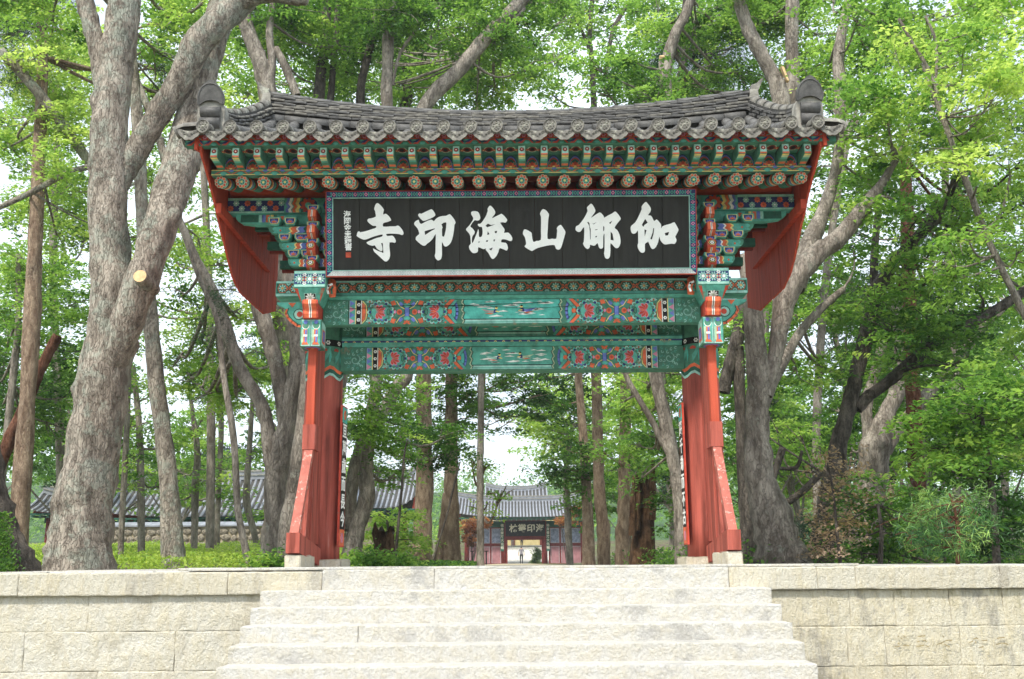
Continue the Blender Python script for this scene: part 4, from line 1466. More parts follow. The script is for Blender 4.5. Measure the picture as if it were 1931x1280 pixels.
# rear slope (plain sheet of tiles, seen by nobody from the stairs) and the roof body between
mb = MB()
pr = [(y_, deck_z(y_) - .06) for y_ in np.linspace(12.70, 17.3, 14)]
mb.prism(pr + [(16.9, 5.70), (15.0, 6.3), (13.1, 5.70)], 'x', -4.2, 4.2)
part(mb, 'roof_body', M['tile_dark'])

# ================================================================ ridges


def ridge_z(x):
    return 6.735 + .27 * (abs(x) / 4.1) ** 2.1


def ridge_h(x):
    return .345 + .14 * (abs(x) / 4.1) ** 2.1


def slab(w, d, h, seed):
    """thin ridge tile: bowed slab"""
    mb = MB()
    n = 5
    vs = []
    for k in range(n):
        t = k / (n - 1) * 2 - 1
        dz = .006 * (1 - t * t) - .004
        for yy, zz in ((-d / 2, 0), (-d / 2 - .006, h * .6), (-d / 2 + .004, h), (d / 2, h), (d / 2, 0)):
            vs.append((t * w / 2, yy + .004 * math.sin(seed + k), zz + dz))
    fs = [(k * 5 + j, (k + 1) * 5 + j, (k + 1) * 5 + (j + 1) % 5, k * 5 + (j + 1) % 5) for k in range(n - 1) for j in range(5)]
    fs += [(4, 3, 2, 1, 0), tuple((n - 1) * 5 + j for j in range(5))]
    mb.faces(vs, fs)
    return mb.mesh('ridge_tile', [M['tile'] if seed % 2 else M['tile_b']])


def halfround(w, r_, name, m_):
    mb = MB()
    n = 8
    vs = []
    for xx, q in ((-w / 2, 1.0), (w / 2, .93)):
        for k in range(n):
            a = math.pi * (k / (n - 1))
            vs.append((xx, -r_ * q * math.cos(a), r_ * q * math.sin(a)))
    fs = [(k + 1, k, n + k, n + k + 1) for k in range(n - 1)] + [tuple(range(n)), tuple(range(n, 2 * n))[::-1]]
    mb.faces(vs, fs)
    me = mb.mesh(name, [m_])
    for p_ in me.polygons:
        p_.use_smooth = len(p_.vertices) == 4
    return me


def quarter(w, r_):
    """round tile lying on its side against the ridge foot"""
    return halfround(w, r_, 'ridge_foot_tile', M['tile'])


slabs = [slab(.345, .34, .034, i) for i in range(4)]
foot_me, cap_me = quarter(.345, .085), halfround(.345, .085, 'ridge_cap_tile', M['tile'])
ridge = empty('main_ridge', (0, YC, 6.7))
ridge.parent = gate
ridge.matrix_parent_inverse = gate.matrix_basis.inverted()


def along(x):
    return -math.atan((ridge_z(x + .02) - ridge_z(x - .02)) / .04)


mb = MB()
N_ = 40
for i in range(N_):
    x0, x1 = -3.88 + 7.76 * i / N_, -3.88 + 7.76 * (i + 1) / N_
    z0, z1 = ridge_z(x0), ridge_z(x1)
    mb.faces([(x0, YC - .10, 6.5), (x1, YC - .10, 6.5), (x1, YC - .10, z1 + ridge_h(x1)), (x0, YC - .10, z0 + ridge_h(x0)),
              (x0, YC + .10, 6.5), (x1, YC + .10, 6.5), (x1, YC + .10, z1 + ridge_h(x1)), (x0, YC + .10, z0 + ridge_h(x0))],
             [(0, 1, 2, 3), (4, 7, 6, 5), (3, 2, 6, 7)])
place('ridge_core', mb.mesh('ridge_core', [M['tile_dark']]), ridge)
for cidx in range(6):
    x = -3.80 + (cidx % 2) * .17 + rr.uniform(0, .05)
    while x < 3.82:
        zb = (.245 + cidx * .121) * ridge_h(x) + rr.uniform(-.004, .004)
        place('ridge_tile', slabs[rr.randrange(4)], ridge, TR(x, YC - .02 + rr.uniform(-.012, .012) + .012 * cidx, ridge_z(x) + zb, ry=along(x) + rr.uniform(-.012, .012), rz=rr.uniform(-.012, .012)))
        x += .352
x = -3.75
while x < 3.85:
    place('ridge_foot_tile', foot_me, ridge, TR(x, YC - .13, ridge_z(x) + .01, ry=along(x), rx=R(38)))
    place('ridge_cap_tile', cap_me, ridge, TR(x, YC, ridge_z(x) + ridge_h(x) - .01, ry=along(x)))
    x += .348
for s_ in (-1, 1):
    mb = MB()       # lime-pointed ridge end with a raised tip
    z0 = ridge_z(3.9)
    mb.prism([(s_ * 3.78, z0 - .25), (s_ * 3.96, z0 - .25), (s_ * 3.93, z0 + .05), (s_ * 3.98, z0 + .25), (s_ * 3.95, z0 + .44), (s_ * 3.83, z0 + .44)], 'y', YC - .155, YC + .155)
    place('ridge_end_mortar', mb.mesh('ridge_end_mortar', [M['lime']]), ridge)
    mb = MB()
    mb.prism([(s_ * 3.93, z0 + .40), (s_ * 3.98, z0 + .45), (s_ * 4.06, z0 + .64), (s_ * 4.035, z0 + .65), (s_ * 3.95, z0 + .56), (s_ * 3.86, z0 + .53), (s_ * 3.86, z0 + .45)], 'y', YC - .12, YC + .12)
    place('ridge_tip_tile', mb.mesh('ridge_tip_tile', [M['tile_b']]), ridge)

# descending ridges along the gable edges
plate = MB()
pts = crom([(-.19, 0), (-.205, .11), (-.165, .23), (-.09, .315), (0, .37), (.09, .315), (.165, .23), (.205, .11), (.19, 0), (.10, .05), (0, .07), (-.10, .05)], 3, True)
plate.prism([tuple(p) for p in pts], 'y', -.03, .02)
rim = [tuple(p) for p in crom([(-.175, .02), (-.185, .11), (-.158, .21), (-.09, .285), (0, .31), (.09, .285), (.158, .21), (.185, .11), (.175, .02)], 3)]
plate.tube([(p[0], -.03, p[1]) for p in rim], [.010] * len(rim), 5)
plate_me = plate.mesh('ridge_head_plate', [M['tile']])
dslabs = [slab(.26, .26, .032, i) for i in range(4)]
dcap = halfround(.26, .085, 'ridge_cap_tile', M['tile_b'])
for s_ in (-1, 1):
    def DX(y_):
        return s_ * (3.86 + .26 * min(1.0, (14.95 - y_) / 1.4))
    X = s_ * 4.12
    dr = empty('descending_ridge', (X, 13, 6.2))
    dr.parent = gate
    dr.matrix_parent_inverse = gate.matrix_basis.inverted()

    def top_z(y_):
        t = (y_ - 12.95) / 1.95
        return 6.33 + (7.32 - 6.33) * t - .16 * math.sin(math.pi * t) * (1 - .2 * t)
    mb = MB()
    yy = np.linspace(12.95, 14.95, 16)
    for a, b in zip(yy, yy[1:]):
        Xa, Xb = DX(a), DX(b)
        mb.faces([(Xa - .09, a, deck_z(a) - .02), (Xa + .09, a, deck_z(a) - .02), (Xa + .09, a, top_z(a) - .05), (Xa - .09, a, top_z(a) - .05),
                  (Xb - .09, b, deck_z(b) - .02), (Xb + .09, b, deck_z(b) - .02), (Xb + .09, b, top_z(b) - .05), (Xb - .09, b, top_z(b) - .05)],
                 [(0, 1, 2, 3), (1, 5, 6, 2), (4, 0, 3, 7), (3, 2, 6, 7)])
    place('ridge_core', mb.mesh('ridge_core', [M['tile_dark']]), dr)
    for cidx in range(6):
        y_ = 13.05 + (cidx % 2) * .12
        while y_ < 14.85:
            f = (cidx + .6) / 6.2
            z_ = deck_z(y_) + .06 + (top_z(y_) - deck_z(y_) - .16) * f
            sl = math.atan((top_z(y_ + .05) - top_z(y_ - .05)) / .1) * f + math.atan(TS) * (1 - f)
            place('ridge_tile', dslabs[rr.randrange(4)], dr, Matrix.Translation((DX(y_) + rr.uniform(-.01, .01), y_, z_)) @ Matrix.Rotation(s_ * .16, 4, 'Z') @ Matrix.Rotation(sl, 4, 'X') @ Matrix.Rotation(R(90), 4, 'Z'))
            y_ += .252
    y_ = 13.05
    while y_ < 14.9:
        sl = math.atan((top_z(y_ + .05) - top_z(y_ - .05)) / .1)
        place('ridge_cap_tile', dcap, dr, Matrix.Translation((DX(y_), y_, top_z(y_) - .06)) @ Matrix.Rotation(s_ * .16, 4, 'Z') @ Matrix.Rotation(sl, 4, 'X') @ Matrix.Rotation(R(90), 4, 'Z'))
        y_ += .24
    # head of the ridge: two lying half-rounds in lime under a raised plate
    mb = MB()
    pts = crom([(-.17, 5.86), (-.185, 6.05), (-.175, 6.24), (-.10, 6.32), (.10, 6.32), (.175, 6.24), (.185, 6.05), (.17, 5.86)], 2, True)
    mb.prism([(X + p[0], p[1]) for p in pts], 'y', 12.86, 13.08)
    place('head_mortar', mb.mesh('head_mortar', [M['lime']]), dr)
    hr = halfround(.27, .085, 'head_tile', M['tile'])
    for zz in (5.985, 6.145):
        place('head_tile', hr, dr, Matrix.Translation((X, 12.865, zz)) @ Matrix.Rotation(R(80), 4, 'X'))
    place('ridge_head_plate', plate_me, dr, TR(X + s_ * .005, 12.86, 6.25, rx=R(12), s=(.90, 1, .95)))
    # tiles turned outward over the gable edge
    ge = MB()
    n = 9
    vs = []
    for xx, dz, rr_ in ((0, .03, .08), (.20, .012, .085), (.30, -.03, .088)):
        for k in range(n):
            a = math.pi * k / (n - 1)
            vs.append((s_ * xx, rr_ * math.cos(a), dz + rr_ * math.sin(a)))
    ge.faces(vs, [(i_ * n + k, i_ * n + k + 1, (i_ + 1) * n + k + 1, (i_ + 1) * n + k) for i_ in range(2) for k in range(n - 1)])
    ge.tube([(s_ * .285, 0, -.03), (s_ * .315, 0, -.045)], [.088, .092], 14)
    gm = ge.mesh('gable_end_tile', [M['tile_b']])
    gd = MB()
    pts = [(-.17, -.02), (-.15, -.10), (-.08, -.16), (0, -.185), (.08, -.16), (.15, -.10), (.17, -.02)]
    gd.prism(pts, 'x', s_ * .22, s_ * .25)
    gdm = gd.mesh('gable_drip_tile', [M['tile_b']])
    for k in range(7):
        y_ = 12.66 + .36 * k
        if y_ > 15:
            break
        place('gable_end_tile', gm, gate, TR(s_ * 4.20, y_, deck_z(y_) + .03))
        place('gable_drip_tile', gdm, gate, TR(s_ * 4.20, y_ + .18, deck_z(y_ + .18)))

# ---- gable wind boards, each plank its own piece, with battens and barge boards
CURVE = [(12.72, 5.50), (13.05, 5.32), (13.45, 5.06), (13.88, 4.74), (14.25, 4.45), (14.60, 4.24), (15.0, 4.14)]


def low_edge(y_):
    if y_ > 15:
        return 4.14 + .02 * (y_ - 15) + .30 * max(0, y_ - 16.5)
    for (a, za), (b, zb) in zip(CURVE, CURVE[1:]):
        if y_ <= b:
            return za + (zb - za) * max(0, (y_ - a) / (b - a))
    return CURVE[-1][1]


for s_ in (-1, 1):
    wb = empty('wind_board', (s_ * 4.19, 15, 5))
    wb.parent = gate
    wb.matrix_parent_inverse = gate.matrix_basis.inverted()
    y_ = 12.72
    while y_ < 17.25:
        y2 = min(y_ + .215, 17.29)
        ym = (y_ + y2) / 2
        mb = MB()
        o = rr.uniform(-.004, .004)
        mb.prism([(y_ + .0006, low_edge(y_) + .02), (ym, low_edge(ym) + .012), (y2 - .0006, low_edge(y2) + .02), (y2 - .0006, deck_z(y2) - .07), (y_ + .0006, deck_z(y_) - .07)], 'x', s_ * 4.175 + o, s_ * 4.205 + o)
        place('plank', mb.mesh('plank', [M['red_board']]), wb)
        y_ = y2
    mb = MB()
    mb.box(min(s_ * 4.17, s_ * 4.10), max(s_ * 4.17, s_ * 4.10), 13.5, 16.5, 4.92, 5.06)
    place('batten', mb.mesh('batten', [M['red_board']]), wb)
    mb = MB()
    up = [(y_, deck_z(y_) - .045) for y_ in np.linspace(12.66, 15.0, 8)]
    dn = [(y_, deck_z(y_) - .25 - .10 * (y_ - 12.66) / 2.3) for y_ in np.linspace(15.0, 12.66, 8)]
    mb.prism(up + dn, 'x', s_ * 4.212, s_ * 4.255)
    place('barge_board', mb.mesh('barge_board', [M['red_board']]), wb)

# ================================================================ name board
OB = Vector((0.0, 13.71, 4.02))
UB = Vector((0, -.235, 1.19))
HB = UB.length
UB = UB.normalized()
NB = Vector((1, 0, 0)).cross(UB)          # towards the stairs
WB = 2.615
sign = empty('name_board', OB, 'large black name board with six white brush characters hung on the gate', 'signboard')
CAMP = Vector((0, 0, CAM_Z))


def on_board(u, v, lift=0.0):
    o = OB + NB * lift
    d = at(u, v, 10.0) - CAMP
    return CAMP + d * ((o - CAMP).dot(NB) / d.dot(NB))


def bp(x, z, l=0.0):
    return OB + Vector((x, 0, 0)) + UB * z + NB * l


edges = [-2.53]
while edges[-1] < 2.53 - .45:
    edges.append(edges[-1] + rr.uniform(.33, .40))
edges.append(2.53)
for a, b in zip(edges, edges[1:]):
    mb = MB()
    l = rr.uniform(-.002, .002)
    c = .004
    mb.faces([bp(a + .001, .08, l - .03), bp(b - .001, .08, l - .03), bp(b - .001, HB - .08, l - .03), bp(a + .001, HB - .08, l - .03),
              bp(a + .001, .08, l - c), bp(b - .001, .08, l - c), bp(b - .001, HB - .08, l - c), bp(a + .001, HB - .08, l - c),
              bp(a + .001 + c, .08, l), bp(b - .001 - c, .08, l), bp(b - .001 - c, HB - .08, l), bp(a + .001 + c, HB - .08, l)],
             [(0, 3, 2, 1), (0, 1, 5, 4), (1, 2, 6, 5), (2, 3, 7, 6), (3, 0, 4, 7), (4, 5, 9, 8), (5, 6, 10, 9), (6, 7, 11, 10), (7, 4, 8, 11), (8, 9, 10, 11)])
    mb.build('plank', M['board'], sign)
# four mitred rails: outer lip, patterned slope, inner lip
prof = [(0.0, -.03), (0.0, .055), (.012, .060), (.085, .018), (.095, .022), (.100, .002), (.100, -.03)]
cols = ['red', 'red', 'PAT', 'ljade', 'ljade', 'dgreen', 'red']


def rail(name, A, B, inw, pat):
    mb = MB()
    Av, Bv = Vector(A), Vector(B)
    ax = (Bv - Av).normalized()

    def pt(end, d, l):
        x, z = (Av if end == 0 else Bv)
        sgn = d if end == 0 else -d
        q = Vector((x, z)) + Vector(inw) * d + ax * sgn
        return bp(q.x, q.y, l)
    for i in range(len(prof) - 1):
        (d0, l0), (d1, l1) = prof[i], prof[i + 1]
        c = cols[i] if cols[i] != 'PAT' else pat[0]
        mb.poly([pt(0, d0, l0), pt(1, d0, l0), pt(1, d1, l1), pt(0, d1, l1)], PI[c])
    # lozenge pattern on the slope
    (d0, l0), (d1, l1) = prof[2], prof[3]
    Lg = (Bv - Av).length
    n = int(Lg / .075)
    for i in range(n):
        t = (i + .5) * Lg / n
        if t < .09 or t > Lg - .09:
            continue

        def q(dt, f, lay):
            d = d0 + (d1 - d0) * f
            p2 = Av + ax * (t + dt) + Vector(inw) * d
            return bp(p2.x, p2.y, l0 + (l1 - l0) * f + .0018 * lay)
        k_ = .028
        c1, c2 = pat[1 + i % 2], pat[3]
        mb.poly([q(-k_, .5, 1), q(0, .12, 1), q(k_, .5, 1), q(0, .88, 1)], PI[c1])
        mb.poly([q(-k_ * .5, .5, 2), q(0, .32, 2), q(k_ * .5, .5, 2), q(0, .68, 2)], PI[c2])
        for e in (-1, 1):
            for f0 in (.12, .88):
                mb.poly([q(e * .037 - .008, f0, 1), q(e * .037 + .008, f0, 1), q(e * .037 + .004, .5, 1), q(e * .037 - .004, .5, 1)], PI[pat[4]])
    m_ = list(PM)
    if pat[0] == 'grey':
        m_[PI['grey']] = M['frame_grey']
        m_[PI['white']] = mat('frame_pale', srgb('#c9cfc9'), var=.05)
    mb.build(name, m_, sign)


pt_ = ('dblue', 'jade', 'pink', 'dblue', 'turq')
rail('frame_rail', (-WB, 0), (WB, 0), (0, 1), ('grey', 'white', 'white', 'grey', 'white'))  # bottom rail: paler colours stand in for light from above
rail('frame_rail', (WB, 0), (WB, HB), (-1, 0), pt_)
rail('frame_rail', (WB, HB), (-WB, HB), (0, -1), pt_)
rail('frame_rail', (-WB, HB), (-WB, 0), (1, 0), pt_)

CH = [
    (665, 375, [[(460, 78), (495, 95), (550, 150), (575, 190), (580, 210), (565, 290), (610, 275), (640, 290), (690, 340), (715, 390), (705, 405), (640, 430), (570, 450), (570, 515), (700, 510), (800, 508), (835, 495), (870, 510), (920, 570), (945, 625), (940, 660), (910, 672), (870, 655), (770, 645), (625, 650), (650, 690), (735, 682), (770, 710), (800, 765), (800, 795), (780, 815), (685, 808), (690, 950), (697, 1040), (680, 1110), (640, 1155), (610, 1160), (580, 1145), (500, 1070), (420, 1000), (395, 968), (380, 925), (395, 925), (470, 965), (540, 990), (572, 1000), (566, 900), (560, 825), (530, 822), (548, 880), (555, 940), (540, 968), (505, 960), (450, 920), (412, 862), (370, 870), (310, 855), (265, 825), (270, 800), (350, 765), (450, 725), (545, 700), (555, 660), (470, 675), (360, 710), (260, 750), (200, 755), (130, 725), (78, 690), (80, 665), (95, 615), (125, 602), (145, 620), (250, 598), (350, 565), (435, 535), (430, 500), (380, 500), (320, 460), (278, 415), (280, 385), (305, 365), (340, 362), (430, 330), (425, 270), (420, 230), (402, 195), (410, 150), (430, 100)]]),
    (772, 375, [[(400, 195), (430, 205), (465, 250), (482, 290), (470, 320), (420, 350), (330, 390), (270, 408), (230, 390), (190, 345), (163, 305), (175, 280), (200, 268), (220, 278), (300, 240)]]),
    (772, 375, [[(150, 395), (175, 390), (185, 430), (220, 465), (290, 430), (390, 388), (430, 395), (455, 415), (490, 375), (540, 340), (610, 318), (680, 315), (740, 285), (770, 300), (830, 375), (858, 440), (838, 480), (828, 580), (805, 710), (770, 810), (720, 865), (675, 885), (640, 865), (605, 800), (605, 960), (605, 1040), (590, 1110), (550, 1140), (520, 1138), (485, 1100), (470, 1050), (485, 1000), (488, 800), (490, 650), (440, 730), (380, 795), (330, 830), (300, 862), (260, 868), (210, 840), (130, 770), (118, 740), (130, 700), (180, 655), (180, 620), (150, 545), (100, 490), (90, 455), (110, 420)],
                [(283, 600), (300, 592), (470, 545), (470, 562), (400, 600), (290, 672)], [(595, 470), (640, 440), (682, 435), (688, 460), (680, 560), (658, 660), (643, 705), (608, 690), (605, 560), (617, 530)]]),
    (870, 375, [[(185, 245), (225, 228), (295, 235), (330, 270), (350, 330), (350, 365), (330, 395), (290, 403), (240, 400), (168, 505), (200, 540), (240, 590), (250, 620), (235, 655), (205, 695), (195, 760), (205, 825), (250, 730), (300, 600), (315, 560), (325, 620), (330, 705), (380, 695), (395, 610), (380, 520), (340, 520), (305, 485), (315, 462), (350, 462), (400, 410), (460, 310), (490, 220), (485, 190), (510, 145), (535, 125), (570, 150), (615, 205), (630, 260), (600, 310), (565, 360), (640, 325), (715, 290), (745, 278), (790, 310), (840, 370), (850, 400), (820, 440), (770, 432), (715, 443), (730, 455), (750, 490), (800, 560), (800, 600), (790, 630), (850, 625), (885, 635), (930, 690), (947, 740), (930, 780), (890, 778), (830, 755), (755, 750), (740, 805), (820, 815), (850, 850), (865, 910), (850, 950), (825, 955), (715, 912), (690, 980), (650, 1060), (600, 1110), (570, 1108), (540, 1075), (500, 1000), (450, 940), (470, 910), (430, 930), (390, 925), (315, 895), (310, 960), (290, 995), (240, 1008), (200, 995), (150, 930), (145, 870), (175, 830), (170, 740), (165, 690), (140, 635), (90, 580), (95, 550), (150, 490), (210, 400), (220, 350), (185, 290)],
                [(447, 500), (492, 458), (548, 484), (640, 468), (560, 500), (482, 528)], [(490, 600), (515, 640), (520, 660), (480, 668)], [(620, 600), (665, 590), (655, 635), (622, 635)], [(320, 790), (345, 790), (320, 825)], [(460, 770), (500, 765), (490, 795), (455, 800)], [(595, 755), (630, 750), (615, 790), (600, 790)], [(585, 900), (512, 930), (555, 960)]]),
    (975, 375, [[(485, 190), (540, 215), (590, 280), (590, 320), (578, 400), (570, 560), (565, 740), (650, 738), (725, 740), (740, 640), (745, 580), (737, 545), (760, 510), (805, 482), (830, 500), (870, 560), (897, 610), (890, 660), (860, 770), (830, 870), (800, 930), (760, 942), (720, 920), (695, 858), (600, 860), (500, 880), (370, 915), (300, 955), (260, 962), (150, 895), (145, 870), (165, 845), (165, 800), (145, 710), (108, 650), (120, 590), (140, 567), (180, 575), (265, 625), (275, 680), (300, 795), (360, 780), (440, 760), (443, 600), (445, 340), (425, 280), (450, 220)]]),
    (1075, 375, [[(390, 88), (430, 130), (465, 200), (465, 240), (430, 290), (388, 350), (450, 310), (545, 252), (590, 280), (625, 325), (632, 350), (700, 310), (780, 270), (830, 235), (860, 250), (910, 310), (938, 360), (930, 390), (880, 450), (825, 535), (870, 575), (915, 660), (935, 760), (930, 840), (900, 900), (860, 915), (820, 890), (750, 820), (748, 950), (740, 1060), (720, 1100), (690, 1112), (650, 1090), (630, 1010), (640, 940), (638, 650), (615, 700), (612, 880), (600, 915), (570, 925), (535, 900), (510, 820), (470, 860), (430, 868), (370, 850), (368, 890), (340, 925), (310, 925), (270, 890), (240, 830), (255, 790), (262, 650), (260, 525), (220, 570), (190, 608), (145, 612), (105, 580), (102, 540), (120, 500), (160, 485), (250, 370), (325, 225), (310, 165), (350, 120)],
                 [(315, 430), (340, 425), (360, 455), (367, 510), (382, 560), (382, 740), (372, 765), (365, 600), (355, 500)], [(400, 452), (435, 460), (498, 428), (438, 474)], [(465, 568), (510, 560), (508, 574), (465, 582)], [(470, 690), (505, 685), (490, 712), (470, 715)], [(720, 445), (785, 402), (745, 468)], [(752, 605), (790, 650), (810, 772), (752, 762)], [(615, 500), (636, 520), (634, 580), (614, 603)]]),
    (1180, 370, [[(370, 105), (400, 130), (455, 205), (465, 250), (450, 300), (410, 352), (460, 360), (490, 395), (525, 462), (570, 430), (620, 480), (655, 530), (655, 595), (680, 560), (740, 535), (830, 510), (895, 482), (920, 510), (970, 600), (975, 635), (950, 690), (918, 750), (938, 800), (935, 840), (905, 885), (850, 880), (740, 895), (690, 875), (640, 810), (622, 745), (600, 850), (560, 940), (515, 978), (480, 970), (450, 920), (415, 840), (400, 855), (355, 885), (355, 990), (345, 1035), (310, 1050), (265, 1030), (225, 960), (218, 900), (230, 870), (228, 720), (222, 635), (190, 680), (140, 697), (105, 670), (90, 610), (100, 550), (170, 490), (230, 390), (295, 240), (290, 200), (320, 150)],
                 [(360, 420), (408, 490), (350, 530), (322, 570), (297, 530)], [(345, 615), (385, 628), (350, 755)], [(510, 590), (528, 595), (515, 700), (485, 805), (455, 790), (495, 680)], [(720, 685), (805, 660), (785, 725), (735, 732)]]),
]


def glyph(mb, loops3, depth, mi=0):
    """fill outline with holes, give it a little thickness"""
    tris = tessellate_polygon(loops3)
    flat = [p for l in loops3 for p in l]
    b = len(mb.v)
    mb.v += [tuple(p + depth) for p in flat]
    nrm = depth.normalized()
    for t in tris:
        a, c, d = (flat[i] for i in t)
        tt = t if (c - a).cross(d - a).dot(nrm) > 0 else t[::-1]
        mb.f.append(tuple(b + i for i in tt))
        mb.m.append(mi)
    for l in loops3:
        n_ = len(l)
        for i in range(n_):
            p, q = l[i], l[(i + 1) % n_]
            mb.poly([p, q, q + depth, p + depth], mi)


pend = None
for ci, (ox, oy, loops) in enumerate(CH):
    if ci != 2:
        mb = MB()
    L3 = [[on_board(ox + float(a) / 9.846, oy + float(b) / 9.846, .004) for a, b in (crom(lp, 2, True) if li == 0 else lp)] for li, lp in enumerate(loops)]
    glyph(mb, L3, NB * .012)
    if ci != 1:
        mb.build('character', M['board_white'], sign)


def text_mesh(s, size, bold=0.0):
    """characters of the built-in type as a flat mesh, centred"""
    cu = bpy.data.curves.new('text', 'FONT')
    cu.body = s
    cu.size = size
    cu.align_x = 'CENTER'
    cu.align_y = 'CENTER'
    cu.extrude = .002
    cu.offset = bold
    cu.resolution_u = 3
    ob = bpy.data.objects.new('text', cu)
    COL.objects.link(ob)
    dg = bpy.context.evaluated_depsgraph_get()
    me = bpy.data.meshes.new_from_object(ob.evaluated_get(dg))
    bpy.data.objects.remove(ob)
    bpy.data.curves.remove(cu)
    return me


def frame_m(o, ex, ez):
    ex, ez = Vector(ex).normalized(), Vector(ez).normalized()
    n_ = ex.cross(ez)
    return Matrix((( ex.x, ez.x, n_.x, o[0]), (ex.y, ez.y, n_.y, o[1]), (ex.z, ez.z, n_.z, o[2]), (0, 0, 0, 1)))


for i, ch in enumerate('海岡金圭鎭書'):
    p = on_board(654.5 + .5 * i, 405 + 12.3 * i, .006)
    me = text_mesh(ch, .105, .002)
    me.materials.append(M['board_white'])
    place('small_character', me, sign, frame_m(p, (1, 0, 0), UB))
mb = MB()
c = on_board(657, 480.5, .006)
Pq = Paint(mb, c, (1, 0, 0), UB)
Pq.rect(-.038, .038, -.038, .038, 'red', .5)
for k in (-.02, 0, .02):
    Pq.stroke([(k, -.03), (k, .03)], .005, 'orange', 1)
    Pq.stroke([(-.03, k), (.03, k)], .005, 'orange', 1)
mb.build('red_seal', PM, sign)

# ---- couplet boards on the inner sides of the columns
for sx, txt, lab in ((-1, '亘萬歲而長今', 'narrow black couplet board with white characters on the column beside the leaning tree'),
                     (1, '歷千劫而不古', 'narrow black couplet board with white characters on the column near the hollow dead trunk')):
    root = empty('couplet_board', (sx * (GX - .36), 14.9, 1.25), lab, 'signboard')
    o = Vector((sx * (GX - .335), 14.78, 0))
    ang = R(20) * sx
    ex = Vector((-math.sin(ang) * 0, 0, 0))
    # board runs back from the viewer, its face turned to the passage
    ex = Vector((sx * -math.sin(R(14)) * -1, math.cos(R(14)), 0)) if sx < 0 else Vector((-math.sin(R(14)) * -1, -math.cos(R(14)), 0))
    if sx < 0:
        ex = Vector((-math.sin(R(-5)), math.cos(R(5)), 0))
    else:
        ex = Vector((math.sin(R(.5)), -math.cos(R(.5)), 0))
    ez = Vector((0, 0, 1))
    n_ = ex.cross(ez)
    ctr = Vector((sx * (GX - .350), 14.86, 0))
    W2, z0, z1 = .15, .30, 2.35
    mb = MB()

    def q(a, z, l):
        return ctr + ex * a + ez * z + n_ * l
    mb.faces([q(-W2, z0, -.03), q(W2, z0, -.03), q(W2, z1, -.03), q(-W2, z1, -.03), q(-W2, z0, .0), q(W2, z0, .0), q(W2, z1, .0), q(-W2, z1, .0)],
             [(0, 3, 2, 1), (4, 5, 6, 7), (0, 1, 5, 4), (1, 2, 6, 5), (2, 3, 7, 6), (3, 0, 4, 7)], PI['red'])
    P = Paint(mb, ctr, ex, ez)
    P.rect(-W2 + .02, W2 - .02, z0 + .25, z1 - .25, 'black', 1)
    P.rect(-W2 + .01, W2 - .01, z1 - .25, z1 - .02, 'turq', 1)
    P.petals(0, z1 - .13, .01, .08, 6, .03, 'orange', 2)
    P.rect(-W2 + .01, W2 - .01, z0 + .02, z0 + .25, 'orange', 1)
    P.petals(0, z0 + .13, .01, .08, 6, .03, 'pink', 2)
    mb.build('board', PM, root)
    for i, ch in enumerate(txt):
        me = text_mesh(ch, .23, .005)
        me.materials.append(M['board_white'])
        place('character', me, root, frame_m(q(0, z1 - .38 - i * .258, .005), ex, ez))

# ================================================================ trees


def px_limb(pts, Y):
    """limb traced as (column, row, half width in pixels[, distance offset]) -> world points and radii"""
    P, Q = [], []
    for p in pts:
        y_ = Y + (p[3] if len(p) > 3 else 0.0)
        w = at(p[0], p[1], y_)
        P.append((w.x, w.y, w.z, p[2] * mpp(p[0], p[1], y_)))
    return P


def limb_mesh(mb, pts, seed, n=14, mi=0, lump=.13, sub=4):
    """trunk or branch: smooth path, uneven section, knots"""
    C = crom(pts, sub)
    P = [Vector(c[:3]) for c in C]
    rad = [max(.006, c[3]) for c in C]
    b = len(mb.v)
    u = (P[1] - P[0]).normalized().orthogonal().normalized()
    q_ = random.Random(int(seed * 31) + len(P))
    knots = [(q_.uniform(.15, .95) * len(P), q_.uniform(0, 6.28), q_.uniform(.12, .32), q_.uniform(.25, .5)) for _ in range(len(P) // 6)] if rad[0] > .14 else []
    for i, p in enumerate(P):
        t = (P[min(i + 1, len(P) - 1)] - P[max(i - 1, 0)])
        t = t.normalized() if t.length > 1e-6 else Vector((0, 0, 1))
        u = (u - t * u.dot(t)).normalized()
        w = t.cross(u)
        for k in range(n):
            a = 2 * math.pi * k / n
            d = u * math.cos(a) + w * math.sin(a)
            f = 1.0
            if rad[i] > .03:
                q = (p + d * rad[i])
                f += lump * noise.noise(q * (0.55 / max(.12, rad[i])) + Vector((seed, 0, 0))) + .5 * lump * noise.noise(q * (1.6 / max(.12, rad[i])) + Vector((0, seed, 0)))
                for ki, ka, kh, kw in knots:
                    da = (a - ka + math.pi) % (2 * math.pi) - math.pi
                    f += kh * math.exp(-(da / kw) ** 2 - ((i - ki) / 1.1) ** 2)
            mb.v.append(tuple(p + d * rad[i] * f))
    for i in range(len(P) - 1):
        for k in range(n):
            j = (k + 1) % n
            mb.f.append((b + i * n + k, b + i * n + j, b + (i + 1) * n + j, b + (i + 1) * n + k))
            mb.m.append(mi)
    e = b + (len(P) - 1) * n
    mb.f.append(tuple(e + k for k in range(n)))
    mb.m.append(mi)


